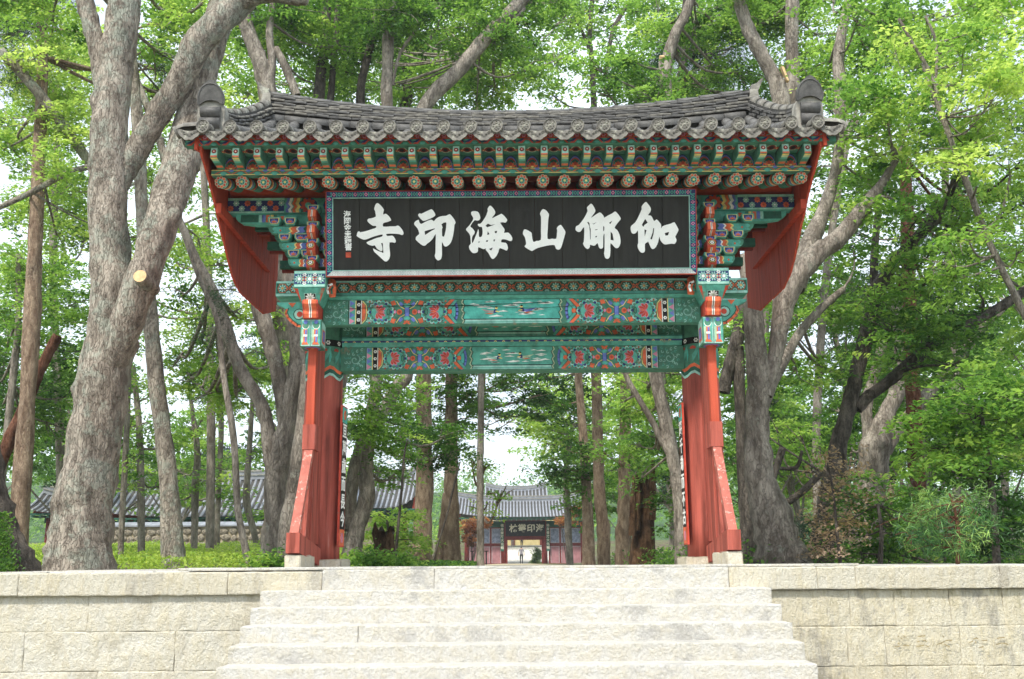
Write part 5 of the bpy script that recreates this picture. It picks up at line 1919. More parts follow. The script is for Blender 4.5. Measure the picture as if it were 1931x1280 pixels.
def leaf_mesh(name, C, S, T, mat_, seed, tilt=.55, slim=.52, droop=.12, up=None, base_n=None):
    """one mesh of leaves: C centres, S sizes, T tones; every leaf a folded four-cornered blade"""
    g = np.random.default_rng(seed)
    N = len(C)
    nrm = g.normal(0, tilt, (N, 3))
    if base_n is not None:
        nrm = base_n + nrm * .62
    else:
        nrm[:, 2] = np.abs(1.0 + .3 * g.normal(size=N)) if up is None else up
    nrm /= np.linalg.norm(nrm, axis=1, keepdims=True)
    d = g.normal(size=(N, 3))
    d -= nrm * np.sum(d * nrm, 1, keepdims=True)
    d /= np.linalg.norm(d, axis=1, keepdims=True) + 1e-9
    s = np.cross(nrm, d)
    L = S[:, None]
    base = C - d * L * .5
    tip = C + d * L * .5 - np.array([0, 0, 1.0]) * L * droop
    mid = C - d * L * .06
    w = L * slim * .5
    fold = nrm * L * .08
    V = np.stack([base, mid + s * w + fold, tip, mid - s * w + fold], 1).reshape(-1, 3)
    me = bpy.data.meshes.new(name)
    me.vertices.add(4 * N)
    me.vertices.foreach_set('co', V.astype(np.float32).ravel())
    me.loops.add(4 * N)
    me.loops.foreach_set('vertex_index', np.arange(4 * N, dtype=np.int32))
    me.polygons.add(N)
    me.polygons.foreach_set('loop_start', np.arange(0, 4 * N, 4, dtype=np.int32))
    me.update(calc_edges=True)
    a = me.attributes.new('tone', 'FLOAT', 'FACE')
    a.data.foreach_set('value', np.clip(T, 0, 1).astype(np.float32))
    me.materials.append(mat_)
    return me


def blob_leaves(g, c, r, n, size, tone, flat=.10, per=44, spray=.42):
    """n leaves in an ellipsoid, borne on flat drooping sprays that reach outwards in layers; returns the sprays' lie as well"""
    k = max(3, int(n / per))
    d = g.normal(size=(k, 3))
    d /= np.linalg.norm(d, axis=1, keepdims=True)
    ctr = c + d * (g.random(k) ** .45)[:, None] * r
    out = ctr - c
    out[:, 2] = 0
    out += g.normal(0, .25, (k, 3)) * np.array([1, 1, .4])
    out /= np.linalg.norm(out, axis=1, keepdims=True) + 1e-9
    sid = np.cross(np.tile([0., 0, 1.], (k, 1)), out)
    sid /= np.linalg.norm(sid, axis=1, keepdims=True) + 1e-9
    up = np.cross(out, sid) + g.normal(0, .16, (k, 3))
    up /= np.linalg.norm(up, axis=1, keepdims=True)
    pk = g.integers(0, k, n)
    a = g.uniform(-1.0, 1.15, n)
    b = g.normal(0, .42, n) * (1.05 - .5 * np.abs(a))
    h = g.normal(0, flat, n)
    sp = spray * g.uniform(.7, 1.35, k)[pk]
    P = ctr[pk] + (out[pk] * a[:, None] + sid[pk] * b[:, None] + up[pk] * h[:, None]) * sp[:, None]
    P[:, 2] -= (.16 * (a + 1) ** 2 * .5 + .25 * b * b) * sp
    T = tone + g.normal(0, .13, k)[pk] + g.normal(0, .07, n)
    S = size * g.uniform(.7, 1.25, n)
    return P, S, T, up[pk]


def fill(g, spec, Y):
    """blobs scattered over a patch of the picture: (u0,u1,v0,v1, count, radius px, tone0, tone1, dY0, dY1)"""
    u0, u1, v0, v1, cnt, rp, t0, t1, d0, d1 = spec
    out = []
    nx = max(1, int(round(math.sqrt(cnt * (u1 - u0) / max(1, (v1 - v0))))))
    ny = max(1, int(math.ceil(cnt / nx)))
    for i in range(nx):
        for j in range(ny):
            if len(out) >= cnt:
                break
            u = u0 + (u1 - u0) * (i + .5 + g.uniform(-.45, .45)) / nx
            v = v0 + (v1 - v0) * (j + .5 + g.uniform(-.45, .45)) / ny
            out.append((u, v, rp * g.uniform(.75, 1.3), Y + g.uniform(d0, d1), g.uniform(t0, t1)))
    return out


NLEAF = [0]


def make_tree(name, label, cat, Y, bark, limbs, fills=(), blobs=(), needle=False, seed=1, cover=1.25, leafm=None, twigs=True, base_extra=True, group=None, lsize=.12):
    g = np.random.default_rng(seed)
    mb = MB()
    pts_all = []
    for li, lb in enumerate(limbs):
        W = px_limb(lb, Y)
        if li == 0 and base_extra:           # run the trunk into the ground with a root flare
            x, y_, z, r_ = W[0]
            gz = ground_z(x, y_) if y_ > 11.7 else -.2
            if z > gz - .1:
                x2, y2, z2, r2 = W[1]
                W.insert(0, (x + (x - x2) * .02, y_, min(z, gz) - .25, r_ * 1.22))
        big = W[0][3] > .12
        limb_mesh(mb, W, seed * 1.7 + li, n=22 if W[0][3] > .25 else (14 if big else 8), lump=.16 if big else .10, sub=6 if big else 4)
        for c in crom(W, 3):
            pts_all.append(c)
    B = list(blobs)
    for f in fills:
        B += fill(g, f, Y)
    B = [(b + (Y,))[:5] if len(b) < 5 else b for b in B]
    PA = np.array(pts_all)
    Cs, Ss, Ts, Ns = [], [], [], []
    for (u, v, rp, yb, tone) in B:
        c = at(u, v, yb)
        m_ = mpp(u, v, yb)
        rw = rp * m_
        size = lsize * max(1.0, yb / 26.0)
        lp = size / m_ * (.16 if not needle else .055) * size / m_
        n = int(math.pi * rp * rp * .8 * cover * 1.2 / max(3.0, lp))
        n = min(n, 9000 if needle else 7000)
        cc = np.array(c)
        P_, S_, T_, N_l = blob_leaves(g, cc, np.array([rw, max(rw * .8, .7), rw * .72]), n, size, tone, spray=.46 * max(1, yb / 30) if not needle else .22, flat=.10 if not needle else .5)
        Ns.append(N_l)
        Cs.append(P_)
        Ss.append(S_)
        Ts.append(T_)
        if twigs:
            # a branch from the nearest stronger limb below the blob into it, then twigs
            dd = np.linalg.norm(PA[:, :3] - cc, axis=1) + np.where(PA[:, 2] > c.z + .3, 4.0, 0.0)
            k = int(np.argmin(dd))
            a = PA[k]
            if dd[k] < 9.0:
                rb = min(a[3] * .45, .022 + .010 * dd[k])
                mid = (a[:3] + cc) / 2 + np.array([g.normal(0, .12), g.normal(0, .12), -.10 * dd[k] + g.normal(0, .1)])
                limb_mesh(mb, [(*a[:3], rb), (*mid, rb * .7), (*cc, rb * .4)], seed, n=6, sub=4)
                for _ in range(4):
                    e = cc + g.normal(size=3) * rw * np.array([.7, .6, .45])
                    m2 = (cc + e) / 2 + g.normal(size=3) * .08
                    limb_mesh(mb, [(*(mid * .35 + cc * .65), rb * .5), (*m2, rb * .3), (*e, .006)], seed, n=4, sub=2)
    base = at(limbs[0][0][0], limbs[0][0][1], Y)
    root = empty(name, (base.x, Y, ground_z(base.x, max(Y, 11.7))), label, cat, group)
    mb.build('trunk', M[bark], root, smooth=True)
    if Cs:
        C, S, T = np.concatenate(Cs), np.concatenate(Ss), np.concatenate(Ts)
        keep = C[:, 2] > .1
        # keep leaves off the gate's own volume
        keep &= ~((np.abs(C[:, 0]) < 4.7) & (C[:, 1] < 18.0) & (C[:, 1] > 9.0) & (C[:, 2] < 8.2))
        C, S, T = C[keep], S[keep], T[keep]
        NN = np.concatenate(Ns)[keep]
        NLEAF[0] += len(C)
        mm = leafm or ('needle' if needle else 'leaf')
        me = leaf_mesh('crown', C, S, T, M[mm], seed + 7, slim=.075 if needle else .55, tilt=.9 if needle else .55, base_n=None if needle else NN)
        place('crown', me, root)
    return root


# --- the giant at the left, forked, grey with lichen
make_tree('zelkova_tree', 'giant forked tree with lichen-covered grey trunk beside the gate', 'tree', 17.0, 'bark', [
    [(148, 1078, 68), (150, 1040, 62), (153, 980, 56), (166, 900, 50), (182, 800, 46), (197, 710, 45), (207, 650, 44), (212, 560, 39), (206, 450, 36), (203, 350, 36), (207, 260, 33), (213, 175, 32), (225, 80, 30), (235, 0, 29), (240, -120, 24)],
    [(200, 690, 34, -.1), (238, 610, 31, -.25), (268, 530, 31, -.3), (292, 460, 31, -.2), (318, 380, 33, 0), (344, 300, 35, .2), (362, 220, 30, .3), (383, 137, 27, .4), (408, 55, 25, .5), (430, -40, 24, .6), (450, -140, 18, .7)],
    [(208, 385, 16, .1), (232, 330, 21, .1), (262, 275, 23, .1), (293, 226, 22), (336, 156, 24, -.1), (372, 85, 27, -.2), (414, 38, 27, -.2), (470, -10, 24, -.1), (540, -60, 16)],
    [(205, 190, 22), (190, 120, 18), (175, 60, 17), (160, 0, 16), (140, -90, 12)],
    [(430, 15, 14, -.2), (500, -12, 17, -.3), (560, -4, 14, -.4), (580, 2, 9, -.4)],
], fills=[(-20, 180, -60, 60, 4, 70, .5, .7, 0, 2), (280, 480, -60, 160, 7, 60, .45, .75, 1, 4)], seed=11, cover=1.1)
# cut knot on it
root = [o for o in COL.objects if o.name.startswith('zelkova_tree')][0]
mb = MB()
p = at(266, 523, 16.3)
mb.tube([p + Vector((.05, .45, -.1)), p, p + Vector((0, -.06, .01))], [.13, .12, .11], 14, 0)
k_ = mb.build('cut_knot', [M['bark'], M['cutwood']], root)
k_.data.polygons[-1].material_index = 1

make_tree('mossy_tree', 'mossy ivy-wrapped trunk at the picture edge by the wall', 'tree', 14.4, 'bark_dark', [
    [(22, 1082, 52), (8, 1020, 34), (-8, 960, 28), (-22, 880, 26), (-40, 700, 22), (-50, 400, 18)]], blobs=[], fills=[], seed=13)
g_ = np.random.default_rng(5)
ivc = np.array([at(8 + g_.normal(0, 13) + (1070 - v) * -.12, v, 14.0) for v in g_.uniform(965, 1078, 900)])
ivy = place('ivy', leaf_mesh('ivy', ivc, np.full(900, .06), g_.uniform(.15, .6, 900), M['leaf'], 3, tilt=1.2), [o for o in COL.objects if o.name.startswith('mossy_tree')][0])
ivy['kind'] = 'stuff'

make_tree('pine_tree', 'straight pinkish-brown pine trunk behind the mossy edge tree', 'tree', 22.0, 'bark_pine', [
    [(36, 1075, 18), (37, 1034, 15), (43, 881, 17), (52, 755, 14), (60, 602, 16), (66, 475, 13), (74, 273, 12), (79, 156, 10), (80, 0, 9), (80, -120, 8)]],
    fills=[(0, 150, -30, 60, 5, 55, .05, .25, -.5, 1), (250, 340, 20, 190, 4, 42, .05, .2, 0, 2), (0, 60, 60, 200, 3, 45, .1, .3, 0, 1)], needle=True, seed=17, cover=1.3)
make_tree('leaning_snag', 'broken reddish bare trunk leaning against the pine', 'tree', 23.0, 'bark_red', [
    [(-20, 940, 12), (10, 850, 12), (45, 770, 11), (75, 700, 10), (108, 632, 9)]], seed=19, twigs=False)
make_tree('maple_tree', 'slender lichen-spotted maple leaning left of the red columns', 'tree', 21.0, 'bark', [
    [(330, 1075, 25), (325, 1030, 22), (318, 900, 17), (296, 730, 15), (284, 602, 14), (270, 430, 12), (260, 234, 11), (244, 80, 9), (238, -40, 8)],
    [(276, 470, 8), (320, 380, 8, .4), (300, 260, 7, .6), (262, 160, 6, .8), (235, 90, 5, 1)],
    [(182, 330, 9, 1.5), (130, 250, 10, 1), (60, 160, 10, .6), (0, 95, 9, .2)],
    [(-10, 395, 5), (60, 362, 6, .3), (130, 325, 6, .6), (190, 310, 6, 1)]],
    fills=[(20, 180, 60, 210, 6, 60, .65, .95, 0, 3), (-10, 180, 210, 330, 5, 55, .6, .9, 0, 3), (40, 190, 350, 470, 4, 50, .65, .9, 1, 4), (230, 470, 190, 330, 5, 45, .55, .85, 2, 6)], seed=23, cover=1.0)
make_tree('young_maple', 'leafy green maple filling the space beside the straight pine', 'tree', 26.0, 'bark_grey', [
    [(6, 880, 7), (15, 800, 7), (27, 690, 7), (35, 600, 6), (34, 480, 5)]],
    fills=[(-10, 130, 470, 660, 8, 62, .35, .65, -1, 3), (-10, 120, 660, 860, 7, 55, .25, .5, 0, 4), (120, 230, 540, 760, 4, 45, .4, .6, 2, 5)], seed=27, cover=1.15)
make_tree('curved_tree', 'many-stemmed grey tree curving out behind the wind board', 'tree', 20.0, 'bark_grey', [
    [(512, 1075, 28), (515, 1040, 25), (518, 980, 21), (520, 907, 20), (530, 850, 20), (540, 800, 16), (552, 740, 18), (566, 678, 19), (556, 600, 17), (548, 520, 15), (540, 400, 12)],
    [(516, 890, 15), (509, 850, 14), (502, 790, 13), (487, 752, 13), (452, 694, 12), (426, 618, 11), (401, 551, 11), (370, 490, 9), (345, 430, 7), (322, 380, 6)],
    [(540, 830, 14), (536, 780, 14), (524, 700, 14), (508, 640, 15), (490, 580, 15), (470, 500, 12), (440, 440, 9), (420, 420, 8)],
    [(535, 1070, 16, -.4), (545, 980, 15, -.4), (560, 880, 13, -.4), (574, 760, 12, -.4), (580, 690, 11, -.3)]],
    fills=[(300, 440, 440, 560, 5, 45, .45, .75, 1, 4), (380, 540, 560, 760, 8, 50, .55, .85, 2, 5), (300, 470, 620, 760, 6, 45, .6, .85, 3, 6)], seed=31, cover=1.0)
make_tree('thin_sapling', 'thin grey sapling rising between the maple and the curved tree', 'tree', 19.0, 'bark_grey', [
    [(470, 1074, 8), (458, 1010, 7), (448, 957, 6.5), (441, 830, 6.5), (421, 704, 6), (409, 602, 5), (376, 526, 4), (355, 470, 3)]],
    fills=[(380, 480, 540, 640, 3, 40, .2, .4, 0, 2)], seed=33, needle=True, cover=.9)
for i, (us, lab) in enumerate([
        ([(227, 1050, 6), (231, 960, 6), (238, 830, 6), (243, 700, 5)], 'dark straight sapling just right of the giant trunk'),
        ([(266, 1040, 7), (266, 940, 7), (262, 800, 6), (250, 690, 5)], 'pale sapling between the giant trunk and the leaning maple'),
        ([(366, 1035, 6), (368, 930, 7), (372, 850, 6), (362, 770, 4), (352, 690, 3)], 'grey forked sapling before the long tiled roof'),
        ([(408, 1030, 6), (412, 930, 5), (417, 800, 5), (412, 650, 4)], 'slim pale sapling before the rubble wall'),
        ([(492, 1060, 6), (478, 1000, 6), (465, 940, 7), (470, 850, 5), (480, 700, 4)], 'crooked twin-stemmed sapling near the curved tree')]):
    make_tree('sapling', lab, 'tree', 27.0 + 3 * i, 'bark_grey', [us], fills=[(us[0][0] - 60, us[0][0] + 60, 690, 960, 8, 32, .45, .8, -1, 2)], seed=40 + i, cover=.75)

# --- over the roof, left to right
make_tree('forked_tree', 'forked grey tree rising behind the left ridge end', 'tree', 24.0, 'bark_grey', [
    [(548, 1068, 24), (545, 850, 21), (535, 600, 20), (522, 400, 20), (515, 240, 20), (502, 155, 17), (488, 110, 15), (475, 78, 14), (460, 30, 13), (450, -30, 11), (440, -120, 8)],
    [(510, 160, 8), (513, 110, 8), (508, 60, 7), (515, 0, 6), (520, -60, 5)],
    [(560, 180, 8), (540, 130, 8), (520, 90, 6)]],
    fills=[(440, 640, -60, 80, 10, 62, .35, .6, 0, 4), (520, 640, 80, 190, 4, 45, .4, .65, 0, 4)], seed=51)
make_tree('twin_trunk_tree', 'dark twin-trunk tree above the left half of the ridge', 'tree', 26.0, 'bark_dark', [
    [(604, 1068, 16), (604, 800, 14), (602, 500, 12), (600, 240, 11), (604, 149, 10), (612, 90, 9), (616, 30, 8), (612, -80, 7)],
    [(622, 200, 7), (628, 130, 6), (634, 60, 6), (640, -60, 5)],
    [(604, 520, 9), (640, 380, 9), (677, 230, 9), (681, 160, 8), (698, 87, 7), (711, 15, 6), (720, -80, 4)]],
    fills=[(580, 760, -60, 90, 11, 60, .3, .55, 0, 4), (620, 720, 90, 190, 4, 45, .35, .6, 0, 4)], seed=53)
make_tree('pale_trunk_tree', 'pale straight trunk standing up behind the ridge', 'tree', 25.0, 'bark_grey', [
    [(612, 1068, 17), (622, 850, 14), (655, 640, 13), (705, 420, 12), (731, 260, 11), (729, 186, 11), (731, 120, 11), (733, 62, 11), (740, 0, 10), (748, -90, 8)],
    [(740, 160, 3), (755, 100, 3), (790, 50, 3), (830, 10, 2)]],
    fills=[(700, 860, -60, 70, 8, 60, .3, .5, -1, 3)], seed=55)
make_tree('dark_trunk_tree', 'dark branching trunk just right of the pale straight one', 'tree', 35.5, 'bark_dark', [
    [(797, 1070, 13), (800, 900, 11), (798, 700, 10), (780, 450, 12), (762, 250, 11), (766, 180, 10), (770, 120, 10), (777, 62, 10), (782, 0, 9), (790, -80, 7)],
    [(772, 130, 4), (800, 90, 4), (830, 40, 3), (850, 0, 3)], [(768, 150, 4), (752, 90, 4), (745, 40, 3)]],
    fills=[(740, 900, 60, 200, 8, 52, .4, .65, 0, 4)], seed=57)
make_tree('leaning_tree', 'grey tree leaning right across the passage and over the ridge', 'tree', 25.0, 'bark_grey', [
    [(660, 1065, 24), (668, 1020, 17), (680, 975, 15), (692, 935, 16), (690, 888, 13), (699, 824, 12), (726, 770, 12), (749, 728, 12), (768, 700, 12), (775, 560, 12), (782, 400, 12), (790, 260, 13), (804, 196, 14), (866, 130, 14), (913, 75, 13), (975, 9, 12), (1030, -50, 10)],
    [(655, 1000, 13, .5), (660, 936, 13, .6), (675, 860, 12, .7), (700, 776, 11, .7), (709, 712, 11, .7), (690, 680, 8, .7)],
    [(905, 85, 4), (930, 70, 4), (960, 45, 3), (990, 15, 3)]],
    fills=[(860, 1060, -60, 100, 10, 58, .4, .65, 0, 4), (880, 1010, 100, 215, 5, 45, .5, .75, 0, 4), (650, 780, 690, 860, 9, 48, .3, .6, -2, 2), (760, 880, 790, 880, 4, 40, .15, .35, 2, 4), (690, 790, 870, 925, 4, 26, .35, .6, 2, 4)], seed=61)
make_tree('small_crown_tree', 'thin forked tree against the bright sky above the ridge centre', 'tree', 36.0, 'bark_dark', [
    [(1139, 1070, 9), (1131, 900, 8), (1126, 700, 7), (1124, 450, 6), (1122, 260, 6), (1116, 118, 5), (1112, 70, 4), (1116, 10, 4), (1118, -60, 3)], [(1114, 100, 4), (1098, 60, 3), (1080, 25, 3)], [(1142, 150, 4), (1155, 60, 4), (1190, 0, 4)]],
    fills=[(1050, 1230, -40, 60, 8, 45, .45, .7, 0, 3), (1030, 1080, 60, 190, 3, 38, .5, .7, 0, 3), (1140, 1240, 110, 200, 6, 40, .4, .65, 0, 3)], seed=63, cover=.9)
make_tree('lopped_tree', 'pale tree with a sawn-off limb above the right half of the ridge', 'tree', 25.0, 'bark_grey', [
    [(1290, 1068, 14), (1282, 920, 12), (1253, 776, 11), (1238, 640, 12), (1245, 450, 13), (1256, 270, 13), (1255, 186, 13), (1254, 150, 12), (1259, 110, 11), (1274, 62, 10), (1296, 20, 9), (1315, -50, 8)],
    [(1254, 150, 9), (1250, 125, 8), (1250, 109, 7.5)]],
    fills=[(1110, 1260, 100, 200, 6, 48, .35, .6, -2, 0), (1250, 1390, 20, 90, 5, 50, .45, .7, 0, 3), (1250, 1420, 120, 195, 5, 45, .35, .6, 0, 3)], seed=65)
lo = [o for o in COL.objects if o.name.startswith('lopped_tree')][0]
mb = MB()
p = at(1250, 107, 24.9)
mb.tube([p + Vector((0, .03, -.05)), p + Vector((0, -.02, .02))], [.10, .098], 12)
mb.build('sawn_face', M['cutwood'], lo)
make_tree('dark_conifer', 'dark dense conifer behind the sawn-off tree', 'tree', 30.0, 'bark_dark', [
    [(1320, 1068, 12), (1318, 800, 11), (1300, 500, 10), (1285, 260, 9), (1286, 140, 8), (1290, 60, 7), (1296, -40, 5)]],
    fills=[(1240, 1400, 40, 180, 12, 48, .05, .25, 0, 2)], needle=True, seed=67, cover=1.6)
make_tree('split_limb_tree', 'grey tree with a torn limb at the right ridge end', 'tree', 24.0, 'bark_grey', [
    [(1462, 1068, 20), (1436, 900, 17), (1430, 700, 16), (1450, 450, 15), (1482, 280, 15), (1474, 200, 16), (1466, 160, 15), (1452, 130, 13), (1426, 84, 13), (1406, 40, 12), (1388, -20, 11), (1370, -100, 9)],
    [(1492, 280, 14, .5), (1495, 155, 13, .5), (1493, 80, 12, .5), (1494, 0, 12, .5), (1500, -80, 9, .5)]],
    fills=[(1360, 1560, -60, 60, 9, 58, .4, .65, 0, 3), (1500, 1580, 60, 170, 4, 45, .45, .7, 0, 3)], seed=69)
sl_ = [o for o in COL.objects if o.name.startswith('split_limb_tree')][0]
mb = MB()
a, b = at(1475, 132, 23.75), at(1487, 150, 23.7)
mb.prism([(a.x - .03, a.z + .1), (a.x + .05, a.z + .08), (b.x + .02, b.z - .02), (b.x - .03, b.z)], 'y', 23.72, 23.85)
mb.build('torn_wood', M['cutwood'], sl_)

# --- right-hand side
make_tree('leaning_zelkova', 'stout grey tree leaning beside the right red column', 'tree', 18.0, 'bark_grey', [
    [(1482, 1068, 50), (1470, 1030, 44), (1449, 956, 35), (1432, 890, 27), (1428, 803, 22), (1430, 715, 21), (1424, 640, 19), (1418, 570, 18), (1408, 480, 15)],
    [(1440, 745, 16), (1450, 710, 14), (1462, 671, 13), (1470, 620, 17), (1486, 548, 22), (1536, 482, 19), (1581, 450, 17), (1620, 403, 14), (1660, 350, 9), (1690, 300, 6)],
    [(1440, 770, 9, .3), (1460, 720, 9, .5), (1500, 640, 9, 1), (1545, 585, 8, 1.2), (1590, 545, 6, 1.5)],
    [(1500, 545, 17, .4), (1520, 480, 18, .8), (1535, 440, 17, 1), (1552, 400, 13, 1.2), (1580, 300, 10, 1.5), (1585, 175, 11, 1.5), (1582, 96, 10, 1.6), (1600, 0, 8, 1.6)]],
    fills=[(1600, 1760, 150, 330, 8, 58, .5, .8, -2, 2), (1580, 1700, 330, 480, 5, 50, .35, .6, 0, 3), (1560, 1760, -50, 150, 8, 60, .45, .7, 0, 4), (1440, 1580, 560, 760, 6, 42, .35, .6, 1, 4)], seed=71, cover=1.05)
make_tree('shadow_tree', 'dark trunk leaning behind the right red column', 'tree', 21.0, 'bark_dark', [
    [(1408, 1068, 18), (1412, 1000, 16), (1402, 900, 12), (1396, 760, 10), (1388, 650, 12), (1362, 724, 1)],
    [(1364, 740, 12), (1376, 690, 12), (1390, 640, 13), (1402, 560, 12)],
    [(1480, 951, 7, 1), (1515, 925, 7, 1), (1550, 890, 6, 1)],
    [(1455, 910, 6), (1468, 870, 7), (1476, 845, 7)], [(1450, 880, 3), (1500, 882, 4), (1512, 850, 3)]],
    fills=[(1380, 1440, 780, 1050, 6, 34, .25, .5, 0, 3), (1440, 1560, 780, 900, 5, 38, .45, .7, 3, 6)], seed=73, cover=.9)
make_tree('spreading_tree', 'dark speckled tree with limbs spreading to the right edge', 'tree', 21.0, 'bark_dark', [
    [(1548, 1060, 24), (1560, 960, 20), (1580, 846, 16), (1602, 759, 15), (1624, 671, 14), (1642, 600, 16), (1655, 547, 15), (1690, 490, 11), (1730, 450, 11), (1770, 395, 10), (1800, 359, 9), (1830, 300, 7)],
    [(1615, 770, 12), (1640, 745, 11), (1681, 715, 11), (1734, 667, 10), (1790, 630, 10), (1850, 600, 9), (1913, 562, 9), (1960, 530, 8)],
    [(1650, 560, 8, .4), (1648, 500, 8, .5), (1652, 440, 7, .6), (1660, 365, 6, .8)]],
    fills=[(1680, 1940, 380, 560, 11, 58, .42, .72, -2, 2), (1640, 1940, 560, 700, 11, 55, .32, .55, -2, 2), (1760, 1940, 250, 380, 6, 56, .55, .85, -3, 0)], seed=77, cover=1.1)
make_tree('stubby_tree', 'stubby forked grey trunk behind the dark spreading tree', 'tree', 25.0, 'bark_grey', [
    [(1648, 1060, 30), (1640, 960, 28), (1646, 890, 27), (1652, 840, 28), (1672, 780, 16), (1692, 735, 15), (1700, 660, 13), (1690, 560, 10)],
    [(1640, 860, 16), (1636, 800, 11), (1634, 765, 11), (1650, 700, 9), (1668, 640, 8)],
    [(1668, 850, 14), (1700, 800, 12), (1745, 750, 10), (1800, 680, 9), (1880, 590, 8), (1940, 540, 7)]],
    fills=[(1560, 1720, 700, 850, 5, 45, .25, .5, 2, 4)], seed=79)
make_tree('red_pine', 'straight reddish pine trunk at the right among green leaves', 'tree', 24.0, 'bark_red', [
    [(1741, 1060, 15), (1736, 960, 14), (1726, 860, 14), (1722, 740, 14), (1716, 600, 13), (1712, 450, 12), (1706, 300, 10)]],
    fills=[(1700, 1860, 360, 470, 6, 50, .05, .25, 2, 4), (1640, 1800, 480, 600, 4, 45, .05, .2, 2, 4)], needle=True, seed=83, cover=1.2)
make_tree('bright_maple', 'bright green maple with thin stems at the right edge', 'tree', 17.5, 'bark_grey', [
    [(2030, 1068, 12), (2015, 880, 10), (1990, 700, 8), (1930, 590, 7), (1888, 503, 6), (1857, 437, 6), (1822, 341, 6), (1791, 258, 5), (1756, 144, 4), (1720, 80, 3), (1695, 35, 3)],
    [(1790, 258, 4), (1760, 180, 3), (1740, 120, 3)], [(1765, 150, 3), (1765, 80, 3), (1745, 30, 2)], [(1870, 440, 3), (1895, 380, 3), (1905, 330, 2)]],
    fills=[(1830, 1950, -40, 40, 5, 60, .6, .9, -1, 1), (1780, 1940, 30, 200, 9, 60, .7, .98, -2, 1), (1680, 1800, 30, 160, 5, 50, .6, .85, 0, 2), (1800, 1940, 200, 330, 5, 55, .7, .95, -2, 1), (1760, 1930, 420, 560, 5, 46, .6, .85, -2, 0)], seed=87, cover=1.05)
make_tree('low_maple', 'low dark-leaved maple filling the lower right corner of the woods', 'tree', 16.5, 'bark_dark', [
    [(1880, 1065, 8), (1875, 980, 7), (1865, 880, 6), (1850, 780, 4)]],
    fills=[(1780, 1945, 690, 900, 11, 60, .35, .58, -1, 2), (1700, 1800, 780, 900, 4, 48, .35, .55, 0, 2), (1850, 1945, 900, 1060, 5, 50, .1, .3, 0, 2)], seed=89, cover=1.2)
make_tree('pine_bush', 'bushy young pine with pale needle tufts behind the right wall', 'shrub', 14.6, 'bark_red', [
    [(1806, 1066, 4.5), (1808, 1010, 4), (1800, 960, 3), (1790, 930, 2)]],
    fills=[(1740, 1880, 930, 1030, 9, 34, .55, .85, -.5, .5), (1690, 1760, 960, 1050, 4, 32, .4, .6, 0, 1)], needle=True, seed=91, cover=1.3, lsize=.15)
make_tree('copper_maple', 'small coppery-leaved maple between the stout tree and the shrubs', 'shrub', 16.0, 'bark_dark', [
    [(1585, 1066, 4), (1578, 1000, 3), (1570, 920, 2.5), (1560, 870, 1.5)]],
    fills=[(1545, 1600, 845, 930, 4, 26, .55, .85, 0, .6), (1530, 1620, 930, 1055, 7, 30, .6, .95, 0, .8)], leafm='maple_brown', seed=93, cover=.9, lsize=.075)
make_tree('dark_shrub', 'dark green shrub behind the coping beside the coppery maple', 'shrub', 17.0, 'bark_dark', [
    [(1660, 1066, 5), (1662, 1000, 4), (1655, 950, 3)]],
    fills=[(1590, 1720, 900, 1060, 12, 42, .3, .52, 0, 2)], seed=95, cover=1.2)
make_tree('fir_thicket', 'dark needled thicket below the stubby forked trunk', 'shrub', 20.0, 'bark_dark', [
    [(1700, 1066, 6), (1702, 980, 5), (1700, 900, 3)]],
    fills=[(1640, 1900, 980, 1062, 12, 44, .05, .25, 0, 2), (1500, 1600, 960, 1060, 4, 40, .1, .3, 1, 3)], needle=True, seed=97, cover=1.4)

# --- through the gate
make_tree('passage_pine', 'thick ivy-wrapped pine trunk standing in the gateway view', 'tree', 33.0, 'bark_pine', [
    [(795, 1072, 21), (797, 1000, 18), (800, 904, 16), (799, 800, 15), (799, 700, 14), (799, 560, 13), (798, 300, 12)]],
    fills=[(770, 850, 800, 880, 4, 30, .1, .35, -.6, .2)], seed=101, cover=1.4)
make_tree('double_pine', 'pale brown double-stemmed pine beside the ivy-wrapped one', 'tree', 36.0, 'bark_pine', [
    [(852, 1072, 19), (852, 1000, 15), (850, 900, 13), (851, 800, 12), (851, 700, 11), (851, 500, 10)], [(826, 1072, 10), (834, 1010, 9), (843, 930, 8)]],
    fills=[(820, 900, 700, 850, 7, 38, .25, .5, -2, 1), (860, 960, 690, 760, 4, 38, .4, .7, -2, 1)], seed=103)
make_tree('slim_pine', 'slim straight pine trunk left of the far gate doorway', 'tree', 42.0, 'bark_pine', [
    [(906, 1070, 8), (906, 1000, 7), (905, 900, 6.5), (907, 800, 6), (911, 700, 5), (915, 560, 5)]],
    fills=[(925, 1030, 700, 800, 9, 30, .05, .25, -1, 1), (880, 950, 860, 880, 2, 26, .7, .9, -8, -6), (900, 950, 925, 960, 2, 26, .75, .95, -8, -6)], seed=105, cover=.9)
make_tree('knotted_pine', 'knotted pale pine trunk wrapped in foliage right of the doorway', 'tree', 44.0, 'bark_pine', [
    [(1110, 1070, 13), (1109, 1000, 11), (1107, 950, 10), (1102, 850, 9), (1096, 780, 8), (1091, 700, 7), (1090, 560, 6)]],
    fills=[(1050, 1130, 830, 930, 8, 30, .2, .45, -1, 2), (1000, 1110, 705, 780, 6, 34, .1, .3, 0, 2)], seed=107, cover=1.2)
